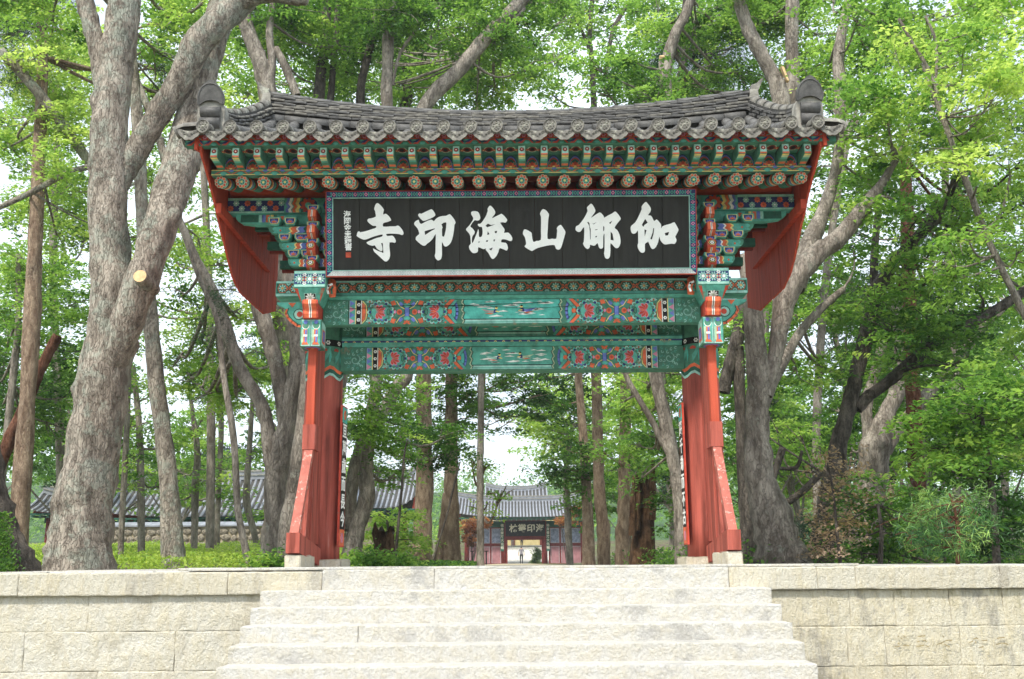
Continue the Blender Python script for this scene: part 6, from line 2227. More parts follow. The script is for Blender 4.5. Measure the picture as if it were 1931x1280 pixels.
for i, (us, lab) in enumerate([([(1140, 1070, 13), (1137, 1000, 11.5), (1131, 936, 11), (1128, 860, 10), (1126, 780, 9.5), (1124, 702, 9), (1122, 500, 8)], 'straight knobbly pine trunk, first of the two near the hollow trunk'),
                               ([(1174, 1070, 17), (1176, 1010, 14), (1177, 936, 12), (1178, 850, 11), (1179, 776, 10.5), (1180, 702, 10), (1181, 500, 9)], 'straight knobbly pine trunk right beside the hollow trunk')]):
    make_tree('knobbly_pine', lab, 'tree', 34.0 - i, 'bark_pine', [us], fills=[(1090, 1250, 830, 870, 3, 26, .5, .75, -3, -1)] if i else [], seed=109 + i, group='pair of straight pines in the gateway')
make_tree('right_leaning_tree', 'grey tree leaning left just inside the right column', 'tree', 23.0, 'bark_grey', [
    [(1288, 1068, 17), (1286, 1010, 14), (1280, 920, 13), (1267, 856, 12), (1251, 776, 12), (1236, 705, 12), (1215, 600, 11), (1190, 450, 10)],
    [(1262, 858, 6), (1250, 835, 6), (1232, 798, 6), (1200, 744, 5.5), (1181, 709, 5), (1165, 660, 4)]],
    fills=[(1150, 1290, 700, 790, 7, 40, .5, .75, 1, 4), (1190, 1290, 790, 900, 5, 38, .3, .55, 2, 5), (1230, 1290, 900, 1010, 4, 30, .3, .5, 2, 5)], seed=113)
make_tree('passage_maple', 'light green maple crown spreading behind the straight pines', 'tree', 52.0, 'bark_grey', [
    [(1075, 1068, 7), (1070, 960, 6), (1068, 880, 5), (1080, 800, 4)]],
    fills=[(1000, 1230, 710, 850, 16, 44, .6, .85, -3, 4), (1080, 1240, 850, 960, 7, 40, .4, .65, -3, 4), (985, 1060, 770, 830, 3, 30, .6, .85, -2, 2)], seed=115, cover=1.0)
make_tree('bright_shrub', 'bright green low maple shrub behind the broken stump', 'shrub', 30.0, 'bark_dark', [
    [(740, 1066, 4), (735, 1020, 3), (730, 980, 2)]],
    fills=[(690, 785, 970, 1050, 8, 30, .65, .95, 0, 2)], seed=117, cover=1.3)
make_tree('bare_sapling', 'thin bare dark sapling bending in the gateway', 'tree', 22.0, 'bark_dark', [
    [(744, 1072, 3.2), (750, 1000, 2.8), (757, 930, 2.4), (762, 860, 2), (768, 830, 1.2)], [(815, 1060, 2), (840, 980, 2), (860, 900, 2), (868, 870, 1)]], seed=119, twigs=False)

for i, (us, lab, fl) in enumerate([
        ([(118, 1060, 8), (112, 800, 8), (100, 500, 7), (110, 200, 6)], 'grey-stemmed tree whose pale crown fills the sky left of the giant trunk', [(-10, 200, -20, 250, 9, 62, .6, .85, 0, 3), (-10, 190, 250, 520, 9, 60, .6, .85, 0, 3)]),
        ([(395, 1060, 8), (398, 800, 8), (392, 500, 7), (380, 250, 6)], 'grey-stemmed tree whose crown fills the gap between the giant trunk and the gate roof', [(240, 480, 0, 230, 9, 60, .5, .75, 0, 3), (230, 480, 330, 620, 10, 55, .55, .85, 0, 3)]),
        ([(1545, 1060, 8), (1540, 800, 8), (1560, 500, 7), (1600, 250, 6)], 'grey-stemmed tree whose crown closes the gap right of the gate roof', [(1480, 1680, 0, 300, 9, 58, .45, .7, 0, 3), (1490, 1640, 300, 640, 10, 52, .4, .65, 0, 3)]),
        ([(1800, 1060, 8), (1805, 800, 8), (1790, 500, 7), (1780, 250, 6)], 'grey-stemmed tree whose mid green crown backs the right edge', [(1620, 1950, -20, 400, 14, 62, .35, .6, 0, 3), (1600, 1950, 400, 800, 14, 60, .25, .5, 0, 3)]),
        ([(906, 1070, 7), (905, 900, 6), (907, 740, 6), (905, 560, 7), (902, 400, 7), (900, 250, 6), (905, 100, 5)], 'leafy tree filling the sky straight above the ridge', [(480, 780, -20, 190, 12, 60, .45, .7, 2, 5), (780, 1080, -20, 190, 11, 58, .45, .7, 2, 5)]),
        ([(1338, 1070, 9), (1336, 800, 8), (1330, 560, 7), (1330, 400, 7), (1325, 250, 6), (1340, 100, 5)], 'leafy tree filling the sky above the right half of the ridge', [(1180, 1480, -20, 190, 12, 56, .4, .65, 2, 5)])]):
    make_tree('backdrop_tree', lab, 'tree', 31.0, 'bark_grey', [us], fills=fl, seed=140 + i, cover=.85)

# stumps
def stump(name, label, Y, rows, seed, prongs):
    """broken hollow trunk: ragged rim, open top"""
    root = empty(name, at(rows[0][0], 1066, Y) * 1.0, label, 'stump')
    mb = MB()
    n = 20
    rings = []
    for u, v, r_ in rows:
        c, m_ = at(u, v, Y), mpp(u, v, Y)
        rings.append((c, r_ * m_))
    b = len(mb.v)
    for i, (c, r_) in enumerate(rings):
        for k in range(n):
            a = 2 * math.pi * k / n
            f = 1 + .22 * noise.noise(Vector((math.cos(a) * 1.5, math.sin(a) * 1.5, c.z * .9 + seed)))
            dz = 0.0
            if i == len(rings) - 1:
                dz = prongs * abs(noise.noise(Vector((math.cos(a) * 2 + seed, math.sin(a) * 2, 3.1)))) - prongs * .3
            mb.v.append((c.x + r_ * f * math.cos(a), c.y + r_ * f * math.sin(a), c.z + dz))
    for i in range(len(rings) - 1):
        for k in range(n):
            j = (k + 1) % n
            mb.f.append((b + i * n + k, b + i * n + j, b + (i + 1) * n + j, b + (i + 1) * n + k))
            mb.m.append(0)
    c, r_ = rings[-1]
    d = len(mb.v)
    for k in range(n):
        x, y_, z = mb.v[b + (len(rings) - 1) * n + k]
        mb.v.append((c.x + (x - c.x) * .6, c.y + (y_ - c.y) * .6, c.z - .35))
    for k in range(n):
        j = (k + 1) % n
        e = b + (len(rings) - 1) * n
        mb.f.append((e + k, e + j, d + j, d + k))
        mb.m.append(1)
    mb.f.append(tuple(d + k for k in range(n)))
    mb.m.append(1)
    mb.build('wood', [M['deadwood'], M['bark_dark']], root, smooth=True)
    return root


stump('broken_stump', 'short broken brown stump with a ragged top in the gateway', 26.0, [(726, 1070, 24), (727, 1050, 19), (725, 1025, 18), (722, 1005, 20), (724, 994, 21)], 2, .45)
hs_ = stump('hollow_trunk', 'tall hollow dead trunk with splintered top near the right column', 29.0, [(1212, 1072, 26), (1212, 1040, 23), (1213, 990, 21), (1214, 940, 20), (1213, 900, 19)], 7, 1.1)
mb = MB()
for u, v0, v1, w in ((1202, 1000, 876, 5), (1228, 980, 868, 8), (1192, 1010, 897, 7)):
    a, b = at(u, v0, 28.6), at(u + 3, v1, 28.6)
    limb_mesh(mb, [(*a, w * .016), ((a.x + b.x) / 2, a.y - .05, (a.z + b.z) / 2, w * .015), (*b, w * .004)], u, n=7)
mb.build('splinter', M['deadwood'], hs_, smooth=True)

# --- ground cover and low plants
g = np.random.default_rng(77)
N = 80000
u = g.uniform(0, 1, N)
X = g.uniform(-17, -3.2, N)
Yg = g.uniform(17.5, 44, N)
Zg = np.array([ground_z(a, b) for a, b in zip(X, Yg)])
hgt = g.random(N) ** .7 * (.12 + .34 * np.array([.5 + .5 * noise.noise(Vector((a * .5, b * .5, 1))) for a, b in zip(X, Yg)]))
C = np.stack([X, Yg, Zg + hgt], 1)
KP = np.array([noise.noise(Vector((a * .45, b * .3, 9))) for a, b in zip(X, Yg)]) + g.normal(0, .12, N) > -.08
T = .55 + .3 * np.array([noise.noise(Vector((a * .35, b * .35, 5))) for a, b in zip(X, Yg)]) + g.normal(0, .12, N)
tag(place('ground_cover', leaf_mesh('ground_cover', C[KP], g.uniform(.05, .11, N)[KP], T[KP], M['herb'], 5, tilt=.8)), 'bright yellow-green ground cover below the trees', 'ground cover', kind='stuff')
N = 26000
X = np.concatenate([g.uniform(-3.0, -1.2, N // 4), g.uniform(3.4, 15, N - N // 4)])
Yg = np.concatenate([g.uniform(19, 36, N // 4), g.uniform(17.5, 42, N - N // 4)])
Zg = np.array([ground_z(a, b) for a, b in zip(X, Yg)])
C = np.stack([X, Yg, Zg + g.random(N) ** 1.6 * np.where(X < 0, .16, .5)], 1)
tag(place('undergrowth', leaf_mesh('undergrowth', C, g.uniform(.06, .14, N), g.normal(.38, .16, N), M['leaf'], 6, tilt=.8)), 'low dark green undergrowth along the path and under the trees', 'undergrowth', kind='stuff')

# --- trees farther back: four kinds, each repeated
def proto_tree(seed, h, crown_r, n, tone, needle=False):
    g = np.random.default_rng(seed)
    mb = MB()
    pts = [(g.normal(0, .12) * i, g.normal(0, .12) * i, h * i / 5 - .3, .24 * (1 - i / 6.5)) for i in range(6)]
    limb_mesh(mb, pts, seed, n=10)
    Cs, Ss, Ts = [], [], []
    for k in range(15):
        z = h * g.uniform(.38, 1.06)
        a = g.uniform(0, 2 * math.pi)
        rr_ = crown_r * g.uniform(.2, .95) * (1.15 - abs(z / h - .65))
        c = np.array([math.cos(a) * rr_, math.sin(a) * rr_, z])
        z0 = z - rr_ * .5
        i = min(4.6, max(0, z0 / h * 5))
        p = np.array(pts[int(i)])
        limb_mesh(mb, [(*p[:3], .07), (*((p[:3] + c) / 2 + [0, 0, -.1]), .05), (*c, .02)], seed + k, n=5)
        P_, S_, T_, _ = blob_leaves(g, c, np.array([1.5, 1.5, .95]), n // 15, .26, tone + g.normal(0, .1), spray=.7)
        Cs.append(P_)
        Ss.append(S_)
        Ts.append(T_)
    return mb, (np.concatenate(Cs), np.concatenate(Ss), np.concatenate(Ts))


PROTO = []
for i, (h, cr, n, tn, nd) in enumerate([(10, 3.0, 9000, .5, False), (12, 3.2, 9500, .38, False), (9, 2.6, 8500, .72, False), (13, 2.2, 9500, .15, True)]):
    mb, (C, S, T) = proto_tree(300 + i, h, cr, n, tn, nd)
    tm = mb.mesh('trunk', [M['bark_pine' if nd else 'bark_grey']], smooth=True)
    cm_ = leaf_mesh('crown', C, S, T, M['needle' if nd else 'leaf'], i, slim=.25 if nd else .55, tilt=.7)
    PROTO.append((tm, cm_))
BT = [(-24, 54, 0), (-16.5, 70, 1), (-21, 72, 3), (-13.5, 84, 2), (-28, 64, 1), (-9.5, 92, 3), (-32, 80, 0), (-36, 62, 2), (-19, 58, 2),
      (9.5, 62, 1), (13, 52, 0), (16.5, 60, 2), (20, 50, 1), (23.5, 64, 3), (12, 78, 3), (17, 74, 0), (27, 56, 0), (31, 68, 1), (22, 80, 2), (36, 62, 3), (10.5, 96, 0),
      (12.6, 38, 1), (16.4, 40, 0), (21.6, 40, 2), (-25, 48, 1), (26, 44, 1)]
KN = [('woodland_tree', 'mid green leafy tree in the woods behind the gate'), ('woodland_tree', 'darker green leafy tree in the woods behind the gate'),
      ('woodland_tree', 'yellow-green leafy tree in the woods behind the gate'), ('woodland_pine', 'tall dark pine in the woods behind the gate')]
rb = random.Random(9)
for x, y_, k in BT:
    nmx, lab = KN[k]
    z = ground_z(x, y_)
    lab = lab.replace('behind the gate', 'far behind the tiled halls' if x < 0 and y_ > 60 else 'left of the gate' if x < 0 else 'well behind the right column' if y_ > 60 else 'right of the gate')
    root = empty(nmx, (x, y_, z), lab, 'tree', lab.replace(' tree in', ' trees in').replace(' pine in', ' pines in'))
    mw = TR(x, y_, z, rz=rb.uniform(0, 6.28), s=rb.uniform(.85, 1.25))
    root.matrix_basis = mw
    place('trunk', PROTO[k][0], root, mw)
    place('crown', PROTO[k][1], root, mw)

# --- wooded hills closing the view
mb = MB()
nx, ny = 60, 12


def hill_z(x, y_):
    t = sstep(150, 290, y_)
    return ground_z(x, 140) + t * (17 + 7 * noise.noise(Vector((x * .011, 3, 0))) + 3 * noise.noise(Vector((x * .04, y_ * .03, 7))))


for j in range(ny + 1):
    for i in range(nx + 1):
        x, y_ = -260 + 520 * i / nx, 145 + 190 * j / ny
        mb.v.append((x, y_, hill_z(x, y_) - .4))
for j in range(ny):
    for i in range(nx):
        a = j * (nx + 1) + i
        mb.f.append((a, a + 1, a + nx + 2, a + nx + 1))
        mb.m.append(0)
tag(mb.build('hill', mat('hill_floor', srgb('#3e5a2c'), rough=.95, var=.3, scale=.3), smooth=True), 'low wooded hill behind the temple halls', kind='structure')
g = np.random.default_rng(91)
K = 900
bx, by = g.uniform(-170, 170, K), g.uniform(150, 300, K)
br = g.uniform(1.6, 3.6, K)
pk = g.integers(0, K, 52000)
d = g.normal(size=(52000, 3))
d /= np.linalg.norm(d, axis=1, keepdims=True)
bz = np.array([hill_z(a, b) for a, b in zip(bx, by)])
C = np.stack([bx[pk], by[pk], bz[pk] + br[pk] * 1.2], 1) + d * (br[pk] * g.random(52000) ** .3)[:, None] * np.array([1, 1, 1.15])
T = (g.normal(.45, .14, K))[pk] + g.normal(0, .08, 52000)
tag(place('forest', leaf_mesh('forest', C, g.uniform(.6, 1.2, 52000), T, M['leaf'], 8, tilt=.9)), 'distant forest covering the hill', 'forest', kind='stuff')

# ================================================================ temple halls beyond
def tile_row_mesh(run, rise, sag=.18, r_=.085):
    mb = MB()
    n, m = 6, 6
    vs = []
    for j in range(m + 1):
        t = j / m
        for k in range(n):
            a = math.pi * k / (n - 1)
            vs.append((r_ * math.cos(a), run * t, rise * t - sag * math.sin(math.pi * t) + r_ * math.sin(a)))
    fs = [(j * n + k, j * n + k + 1, (j + 1) * n + k + 1, (j + 1) * n + k) for j in range(m) for k in range(n - 1)]
    fs.append(tuple(range(n))[::-1])
    mb.faces(vs, fs)
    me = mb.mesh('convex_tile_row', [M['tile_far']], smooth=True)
    return me


def hall_roof(root, x0, x1, ye, ze, yr, zr, step=.30, lift=.25, gable=True):
    """tiled slope facing the viewer with separate tile rows, ridge and eave"""
    run, rise = yr - ye, zr - ze
    xm, hw_ = (x0 + x1) / 2, (x1 - x0) / 2
    row = tile_row_mesh(run, rise)
    nrow = int((x1 - x0) / step)

    def zl(x):
        return lift * (abs(x - xm) / hw_) ** 3
    for i in range(nrow + 1):
        x = x0 + (x1 - x0) * i / nrow
        place('convex_tile_row', row, root, TR(x, ye, ze + zl(x)))
    mb = MB()
    m, kx = 6, 24
    for s_, yy0 in ((1, ye), (-1, 2 * yr - ye)):
        b = len(mb.v)
        for j in range(m + 1):
            t = j / m
            for i in range(kx + 1):
                x = x0 + (x1 - x0) * i / kx
                mb.v.append((x, yy0 + s_ * run * t, ze + rise * t - .18 * math.sin(math.pi * t) + zl(x) - .0))
        for j in range(m):
            for i in range(kx):
                a = b + j * (kx + 1) + i
                mb.f.append((a, a + 1, a + kx + 2, a + kx + 1))
                mb.m.append(0)
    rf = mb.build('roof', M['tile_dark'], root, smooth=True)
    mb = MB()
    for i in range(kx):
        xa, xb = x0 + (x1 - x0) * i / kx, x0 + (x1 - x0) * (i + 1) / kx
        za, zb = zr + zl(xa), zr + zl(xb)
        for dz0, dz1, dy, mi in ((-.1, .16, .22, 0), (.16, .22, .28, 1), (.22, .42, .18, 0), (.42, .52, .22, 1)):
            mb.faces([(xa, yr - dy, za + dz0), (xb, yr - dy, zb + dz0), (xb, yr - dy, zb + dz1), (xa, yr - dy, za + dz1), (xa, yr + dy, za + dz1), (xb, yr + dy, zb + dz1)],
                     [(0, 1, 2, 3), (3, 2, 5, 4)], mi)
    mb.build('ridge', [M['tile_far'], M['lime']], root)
    # eave boards and rafter ends
    mb = MB()
    mb.box(x0 + .1, x1 - .1, ye + .12, ye + .3, ze - .16, ze - .03)
    mb.build('eave_board', PAL['dgreen'], root)
    rm = MB()
    rm.cbox(-.06, .06, 0, 1.2, -.07, .07, 'y', .02)
    rme = rm.mesh('rafter', [PAL['green']])
    for i in range(int((x1 - x0) / .5)):
        place('rafter', rme, root, TR(x0 + .3 + .5 * i, ye + .2, ze - .24))
    if gable:
        for x in (x0 + .25, x1 - .25):
            mb = MB()
            mb.prism([(ye + .3, ze - .05), (2 * yr - ye - .3, ze - .05), (yr, zr - .1)], 'x', x - .05, x + .05)
            mb.build('gable_wall', M['red_board'], root)


wall_cream = mat('cream_plaster', srgb('#d9c9a6'), rough=.9, var=.1, scale=2)
pinkp = mat('pink_panel', srgb('#a8767a'), rough=.8, var=.1, scale=2)
bluep = mat('painted_blue_panel', srgb('#8d93a8'), rough=.8, var=.25, scale=4)
darkred = mat('old_red_wood', srgb('#7b2f2a'), rough=.7, var=.2)

# ---- far gate hall
YG = 105.0
k = at(989, 1018, YG)
xc = k.x
gb = at(989, 1071, YG).z
hall = empty('gate_hall', (xc, YG, gb), 'small far gate hall with grey tiled roof at the end of the path', 'building')


def X_(u, v=1000):
    return at(u, v, YG).x


def Z_(v, u=989):
    return at(u, v, YG).z


mb = MB()
for a, b in ((X_(860), X_(948)), (X_(1030), X_(1115))):
    mb.box(a, b, YG - .5, YG + 4, gb - .6, Z_(1064))
mb.box(X_(948), X_(1030), YG - .3, YG + 3, gb - .6, gb - .02)
mb.build('base', M['stone_wall_l'], hall)
ctop = Z_(984)
for u in (880, 950, 1028, 1098):
    mb = MB()
    mb.tube([(X_(u), YG, gb), (X_(u), YG, ctop)], [.23, .21], 14)
    mb.build('column', darkred, hall, smooth=True)
mb = MB()
mb.box(X_(950), X_(1028), YG - .12, YG + .12, Z_(1018), Z_(1010))
mb.build('lintel', darkred, hall)
for s_, u0 in ((-1, 957), (1, 1021)):
    mb = MB()
    mb.box(min(X_(u0), X_(u0 + s_ * 6)), max(X_(u0), X_(u0 + s_ * 6)), YG - .08, YG + .08, gb, Z_(1012))
    mb.build('door_jamb', darkred, hall)
mb = MB()
pts = [(X_(955), Z_(1062)), (X_(966), Z_(1066)), (X_(989), Z_(1069)), (X_(1012), Z_(1066)), (X_(1024), Z_(1062)), (X_(1024), gb - .1), (X_(955), gb - .1)]
mb.prism(pts[::-1], 'y', YG - .1, YG + .1)
mb.build('threshold', darkred, hall)
for bay in ((884, 946), (1036, 1096)):
    n = 3
    for i in range(n):
        a = bay[0] + (bay[1] - bay[0]) * i / n
        b = bay[0] + (bay[1] - bay[0]) * (i + 1) / n
        for v0, v1, m_ in ((996, 1024, bluep), (1030, 1062, pinkp)):
            mb = MB()
            xa, xb, za, zb = X_(a + 1.6), X_(b - 1.6), Z_(v1), Z_(v0)
            mb.box(xa, xb, YG + .02, YG + .08, za, zb)
            pn = mb.build('panel', m_, hall)
            mb = MB()
            t_ = .05
            for q in ((xa, xa + t_, za, zb), (xb - t_, xb, za, zb), (xa + t_, xb - t_, za, za + t_), (xa + t_, xb - t_, zb - t_, zb)):
                mb.box(q[0], q[1], YG - .01, YG + .03, q[2], q[3])
            mb.build('panel_frame', mat('panel_frame_white', srgb('#b9aeb0')) if 'panel_frame_white' not in bpy.data.materials else bpy.data.materials['panel_frame_white'], pn)
    mb = MB()
    mb.box(X_(bay[0] - 2), X_(bay[1] + 2), YG + .08, YG + .16, gb, Z_(984))
    for v in (1027, 1063, 994):
        mb.box(X_(bay[0] - 2), X_(bay[1] + 2), YG - .03, YG + .07, Z_(v + 1.6), Z_(v - 1.6))
    for i in range(n + 1):
        a = bay[0] + (bay[1] - bay[0]) * i / n
        mb.box(X_(a - 1.2), X_(a + 1.2), YG - .035, YG + .075, Z_(1062), Z_(995))
    mb.build('bay_frame', darkred, hall)
mb = MB()
mb.box(X_(872), X_(1106), YG - .1, YG + .25, Z_(994), Z_(982))
mb.build('head_beam', PAL['dgreen'], hall)
hall_roof(hall, X_(858), X_(1118), YG - 2.2, Z_(976) - .02, YG + 2.4, at(989, 944, YG + 2.4).z, step=.33, lift=.5)

fs = empty('far_name_board', (xc, YG - .4, Z_(1010)), 'black name board with four pale characters over the far doorway', 'signboard')
mb = MB()
xa, xb, za, zb = X_(953.5), X_(1028), Z_(1011.5), Z_(983)
mb.box(xa, xb, YG - .50, YG - .40, za, zb, PI['black'])
for q in ((xa - .06, xa, za - .06, zb + .06), (xb, xb + .06, za - .06, zb + .06), (xa, xb, za - .06, za), (xa, xb, zb, zb + .06)):
    mb.box(q[0], q[1], YG - .56, YG - .38, q[2], q[3], PI['dred'])
mb.build('board', PM, fs)
for i, ch in enumerate('林叢印海'):
    me = text_mesh(ch, .86, .020)
    me.materials.append(mat('far_letter', srgb('#d8d2bd')) if i == 0 else bpy.data.materials['far_letter'])
    place('character', me, fs, frame_m((X_(968 + 16.6 * i), YG - .512, (za + zb) / 2), (1, 0, 0), (0, 0, 1)))
for u, lab in ((947, 'narrow vertical board left of the far doorway'), (1033, 'narrow vertical board right of the far doorway')):
    cb = empty('door_couplet', (X_(u), YG - .3, 1), lab, 'signboard')
    mb = MB()
    mb.box(X_(u - 3), X_(u + 3), YG - .32, YG - .26, Z_(1039), Z_(986), PI['dgreen'])
    mb.build('board', PM, cb)
    for i, ch in enumerate('佛身普放大光明'):
        me = text_mesh(ch, .32, .008)
        me.materials.append(bpy.data.materials['far_letter'])
        place('character', me, cb, frame_m((X_(u), YG - .33, Z_(991 + i * 7)), (1, 0, 0), (0, 0, 1)))

# ---- stairs, wall and roof beyond the far gate
st = empty('temple_stairs', (xc, 118, 0), 'sunlit pale stairs seen through the far doorway', 'stairs')
gm_ = mat('pale_granite', (.66, .64, .58), rough=.9, var=.12, scale=4, bump=.3)
for i in range(15):
    mb = MB()
    mb.cbox(xc - 4.5, xc + 4.5, 112.5 + i * 1.15, 114.2 + i * 1.15, -.4, .02 + i * .155, 'x', .02)
    mb.build('step', gm_, st)
yw = empty('yellow_wall', (xc, 136, 2), 'yellow plastered wall at the head of the temple stairs', 'wall')
mb = MB()
mb.box(xc - 6, xc + 6, 136, 136.4, 1.6, 6.2)
mb.build('plaster', mat('yellow_plaster', srgb('#cdbb86'), rough=.9, var=.1, scale=1), yw)
for x in (-5, -1.2, 2.6, 6):
    mb = MB()
    mb.tube([(xc + x, 135.9, 1.6), (xc + x, 135.9, 6.2)], [.25, .25], 10)
    mb.build('post', M['post'], yw, smooth=True)
bh = empty('upper_hall', (at(970, 940, 128).x, 128, 0), 'pale tiled roof of the upper hall rising behind the far gate', 'building')
hall_roof(bh, at(915, 945, 124).x, at(1032, 945, 124).x, 124, at(970, 943, 124).z, 127, at(970, 924, 127).z, step=.42, lift=.5)
mb = MB()
mb.box(at(925, 945, 126).x, at(1022, 945, 126).x, 126, 128, 3.5, at(970, 945, 125).z)
mb.build('wall', wall_cream, bh)


def bush(name, label, Y, blobs, seed, mt='leaf', n=2500, size=.12):
    g = np.random.default_rng(seed)
    Cs, Ss, Ts = [], [], []
    for u, v, ru, rv, tone in blobs:
        m_ = mpp(u, v, Y)
        P_, S_, T_, _ = blob_leaves(g, np.array(at(u, v, Y)), np.array([ru * m_, ru * m_, rv * m_]), n, size, tone, spray=.3, flat=.3)
        Cs.append(P_)
        Ss.append(S_)
        Ts.append(T_)
    c0 = at(blobs[0][0], blobs[0][1], Y)
    root = empty(name, (c0.x, Y, ground_z(c0.x, Y)), label, 'shrub')
    mb = MB()
    z0 = ground_z(c0.x, Y) - .1
    for k_ in range(5):
        limb_mesh(mb, [(c0.x, Y, z0, .06), (c0.x + g.normal(0, .15), Y + g.normal(0, .1), (z0 + c0.z) / 2, .04), (c0.x + g.normal(0, .5), Y + g.normal(0, .3), c0.z + g.uniform(-.2, .3), .015)], seed, n=6)
    mb.build('stem', M['bark_dark'], root, smooth=True)
    place('crown', leaf_mesh('crown', np.concatenate(Cs), np.concatenate(Ss), np.concatenate(Ts), M[mt], seed), root)
    return root


bush('clipped_bush', 'rounded green bush on the right of the temple stairs', 109.5, [(1013, 1045, 9, 15, .55), (1012, 1062, 11, 8, .8)], 5, n=2200, size=.16)
bush('copper_bush', 'coppery red maple left of the far gate doorway', 88.0, [(890, 990, 22, 14, .6), (912, 984, 12, 8, .75), (885, 1012, 16, 16, .35)], 6, mt='maple_red', n=1500, size=.2)
bush('copper_maple_bough', 'coppery red maple at the right corner of the far gate', 88.0, [(1068, 980, 22, 9, .6), (1085, 965, 16, 12, .5)], 7, mt='maple_red', n=1300, size=.2)
bush('fern_clump', 'low feathery green clump at the foot of the left column', 17.6, [(690, 1060, 42, 14, .5), (745, 1064, 34, 9, .55)], 8, n=1500, size=.09)
bush('column_fern', 'small green tuft behind the left brace stone', 18.2, [(515, 1064, 42, 12, .5)], 9, n=1300, size=.09)

# ---- black posts on the path
pm_ = mat('black_iron', srgb('#1f1c1b'), rough=.5, var=.1)
for u, lab in ((890.5, 'thin black T-topped post left of the slim pine'), (917, 'thin black T-topped post right of the slim pine')):
    p = at(u, 1072, 58)
    root = empty('iron_post', (p.x, 58, -.05), lab, 'post', 'iron posts by the path')
    mb = MB()
    zt = at(u, 1040, 58).z
    mb.tube([(p.x, 58, -.1), (p.x, 58, zt)], [.045, .04], 8)
    mb.build('shaft', pm_, root)
    mb = MB()
    mb.cbox(p.x - .12, p.x + .12, 57.94, 58.06, zt, zt + .05, 'x', .01)
    mb.build('cap', pm_, root)

# ---- halls at the left
def left_hall(name, label, u0, u1, v_r, v_e, Y, dy, step, lift=.3, gable=True):
    x0, x1 = at(u0, v_e, Y).x, at(u1, v_e, Y).x
    ze, zr = at((u0 + u1) / 2, v_e, Y).z, at((u0 + u1) / 2, v_r, Y + dy).z
    gz = ground_z((x0 + x1) / 2, Y)
    root = empty(name, ((x0 + x1) / 2, Y + dy, gz), label, 'building')
    hall_roof(root, x0, x1, Y, ze, Y + dy, zr, step=step, lift=lift, gable=gable)
    mb = MB()
    mb.box(x0 + .9, x1 - .9, Y + 1.3, Y + 1.5, gz - .3, ze - .25)
    mb.build('wall', wall_cream, root)
    mb = MB()
    mb.box(x0 + .7, x1 - .7, Y + 1.1, Y + 1.29, ze - .62, ze - .30)
    mb.build('head_beam', PAL['dgreen'], root)
    cm2 = MB()
    cm2.tube([(0, 0, 0), (0, 0, ze - gz)], [.18, .17], 10)
    cme = cm2.mesh('column', [darkred], smooth=True)
    nn = max(2, int((x1 - x0) / 2.6))
    for i in range(nn + 1):
        place('column', cme, root, TR(x0 + .95 + (x1 - x0 - 1.9) * i / nn, Y + 1.2, gz - .2))
    return root


left_hall('long_hall', 'long low hall with pale tiled roof behind the rubble wall', 196, 560, 903, 974, 62, 3.6, .34)
left_hall('gable_hall', 'small tiled hall showing its gable left of the giant trunk', 50, 160, 934, 966, 66, 2.2, .34)
left_hall('corner_hall', 'tiled hall with sweeping eave behind the leaning tree in the gateway', 650, 784, 903, 958, 74, 4.0, .36, lift=.9)

# ---- rubble walls, stone by stone
def rubble_wall(name, label, u0, u1, Y, v_top, v_bot, size, seed, cap=True):
    q = random.Random(seed)
    x0, x1 = at(u0, v_top, Y).x, at(u1, v_top, Y).x
    z1 = at((u0 + u1) / 2, v_top, Y).z
    z0 = min(ground_z(x0, Y), at((u0 + u1) / 2, v_bot, Y).z) - .1
    root = empty(name, ((x0 + x1) / 2, Y, z0), label, 'wall')
    mb = MB()
    mb.box(x0, x1, Y + .06, Y + .5, z0 - .1, z1)
    mb.build('core', mat('clay_mortar', srgb('#a5987f'), rough=.95, var=.15), root)
    kinds = []
    for s_ in range(5):
        sb = MB()
        n, m = 8, 4
        vs = [(0, -.5, 0)]
        rr_ = [.85 + .3 * q.random() for _ in range(n)]
        for j, (f, d) in enumerate(((.55, -.46), (.92, -.25), (1.0, .2))):
            for k_ in range(n):
                a = 2 * math.pi * k_ / n
                vs.append((.5 * rr_[k_] * f * math.cos(a), d, .5 * rr_[k_] * f * math.sin(a)))
        fs = [(0, 1 + k_, 1 + (k_ + 1) % n) for k_ in range(n)]
        for j in range(2):
            for k_ in range(n):
                fs.append((1 + j * n + k_, 1 + (j + 1) * n + k_, 1 + (j + 1) * n + (k_ + 1) % n, 1 + j * n + (k_ + 1) % n))
        sb.faces(vs, fs)
        kinds.append(sb.mesh('stone', [M['rubble']], smooth=True))
    z = z0 + size * .3
    while z < z1 - size * .2:
        x = x0 + q.uniform(0, size * .5)
        while x < x1:
            w = size * q.uniform(.75, 1.5)
            place('stone', kinds[q.randrange(5)], root, TR(x + w / 2, Y + .06, z + q.uniform(-.03, .03), ry=q.uniform(-.3, .3), s=(w * 1.02, .22, size * q.uniform(.85, 1.1))))
            x += w
        z += size * .86
    if cap:
        mb = MB()
        mb.prism([(Y - .12, z1 - .02), (Y - .12, z1 + .05), (Y + .28, z1 + .22), (Y + .68, z1 + .05), (Y + .68, z1 - .02)], 'x', x0, x1)
        mb.build('tile_cap', M['tile_far'], root)
    return root


rubble_wall('rubble_wall', 'tile-capped rubble wall running below the long hall', 150, 570, 50, 992, 1034, .38, 3)
rubble_wall('low_rubble_wall', 'low dark rubble wall beside the ivy-wrapped pine', 742, 784, 38, 1024, 1062, .26, 4, cap=False)


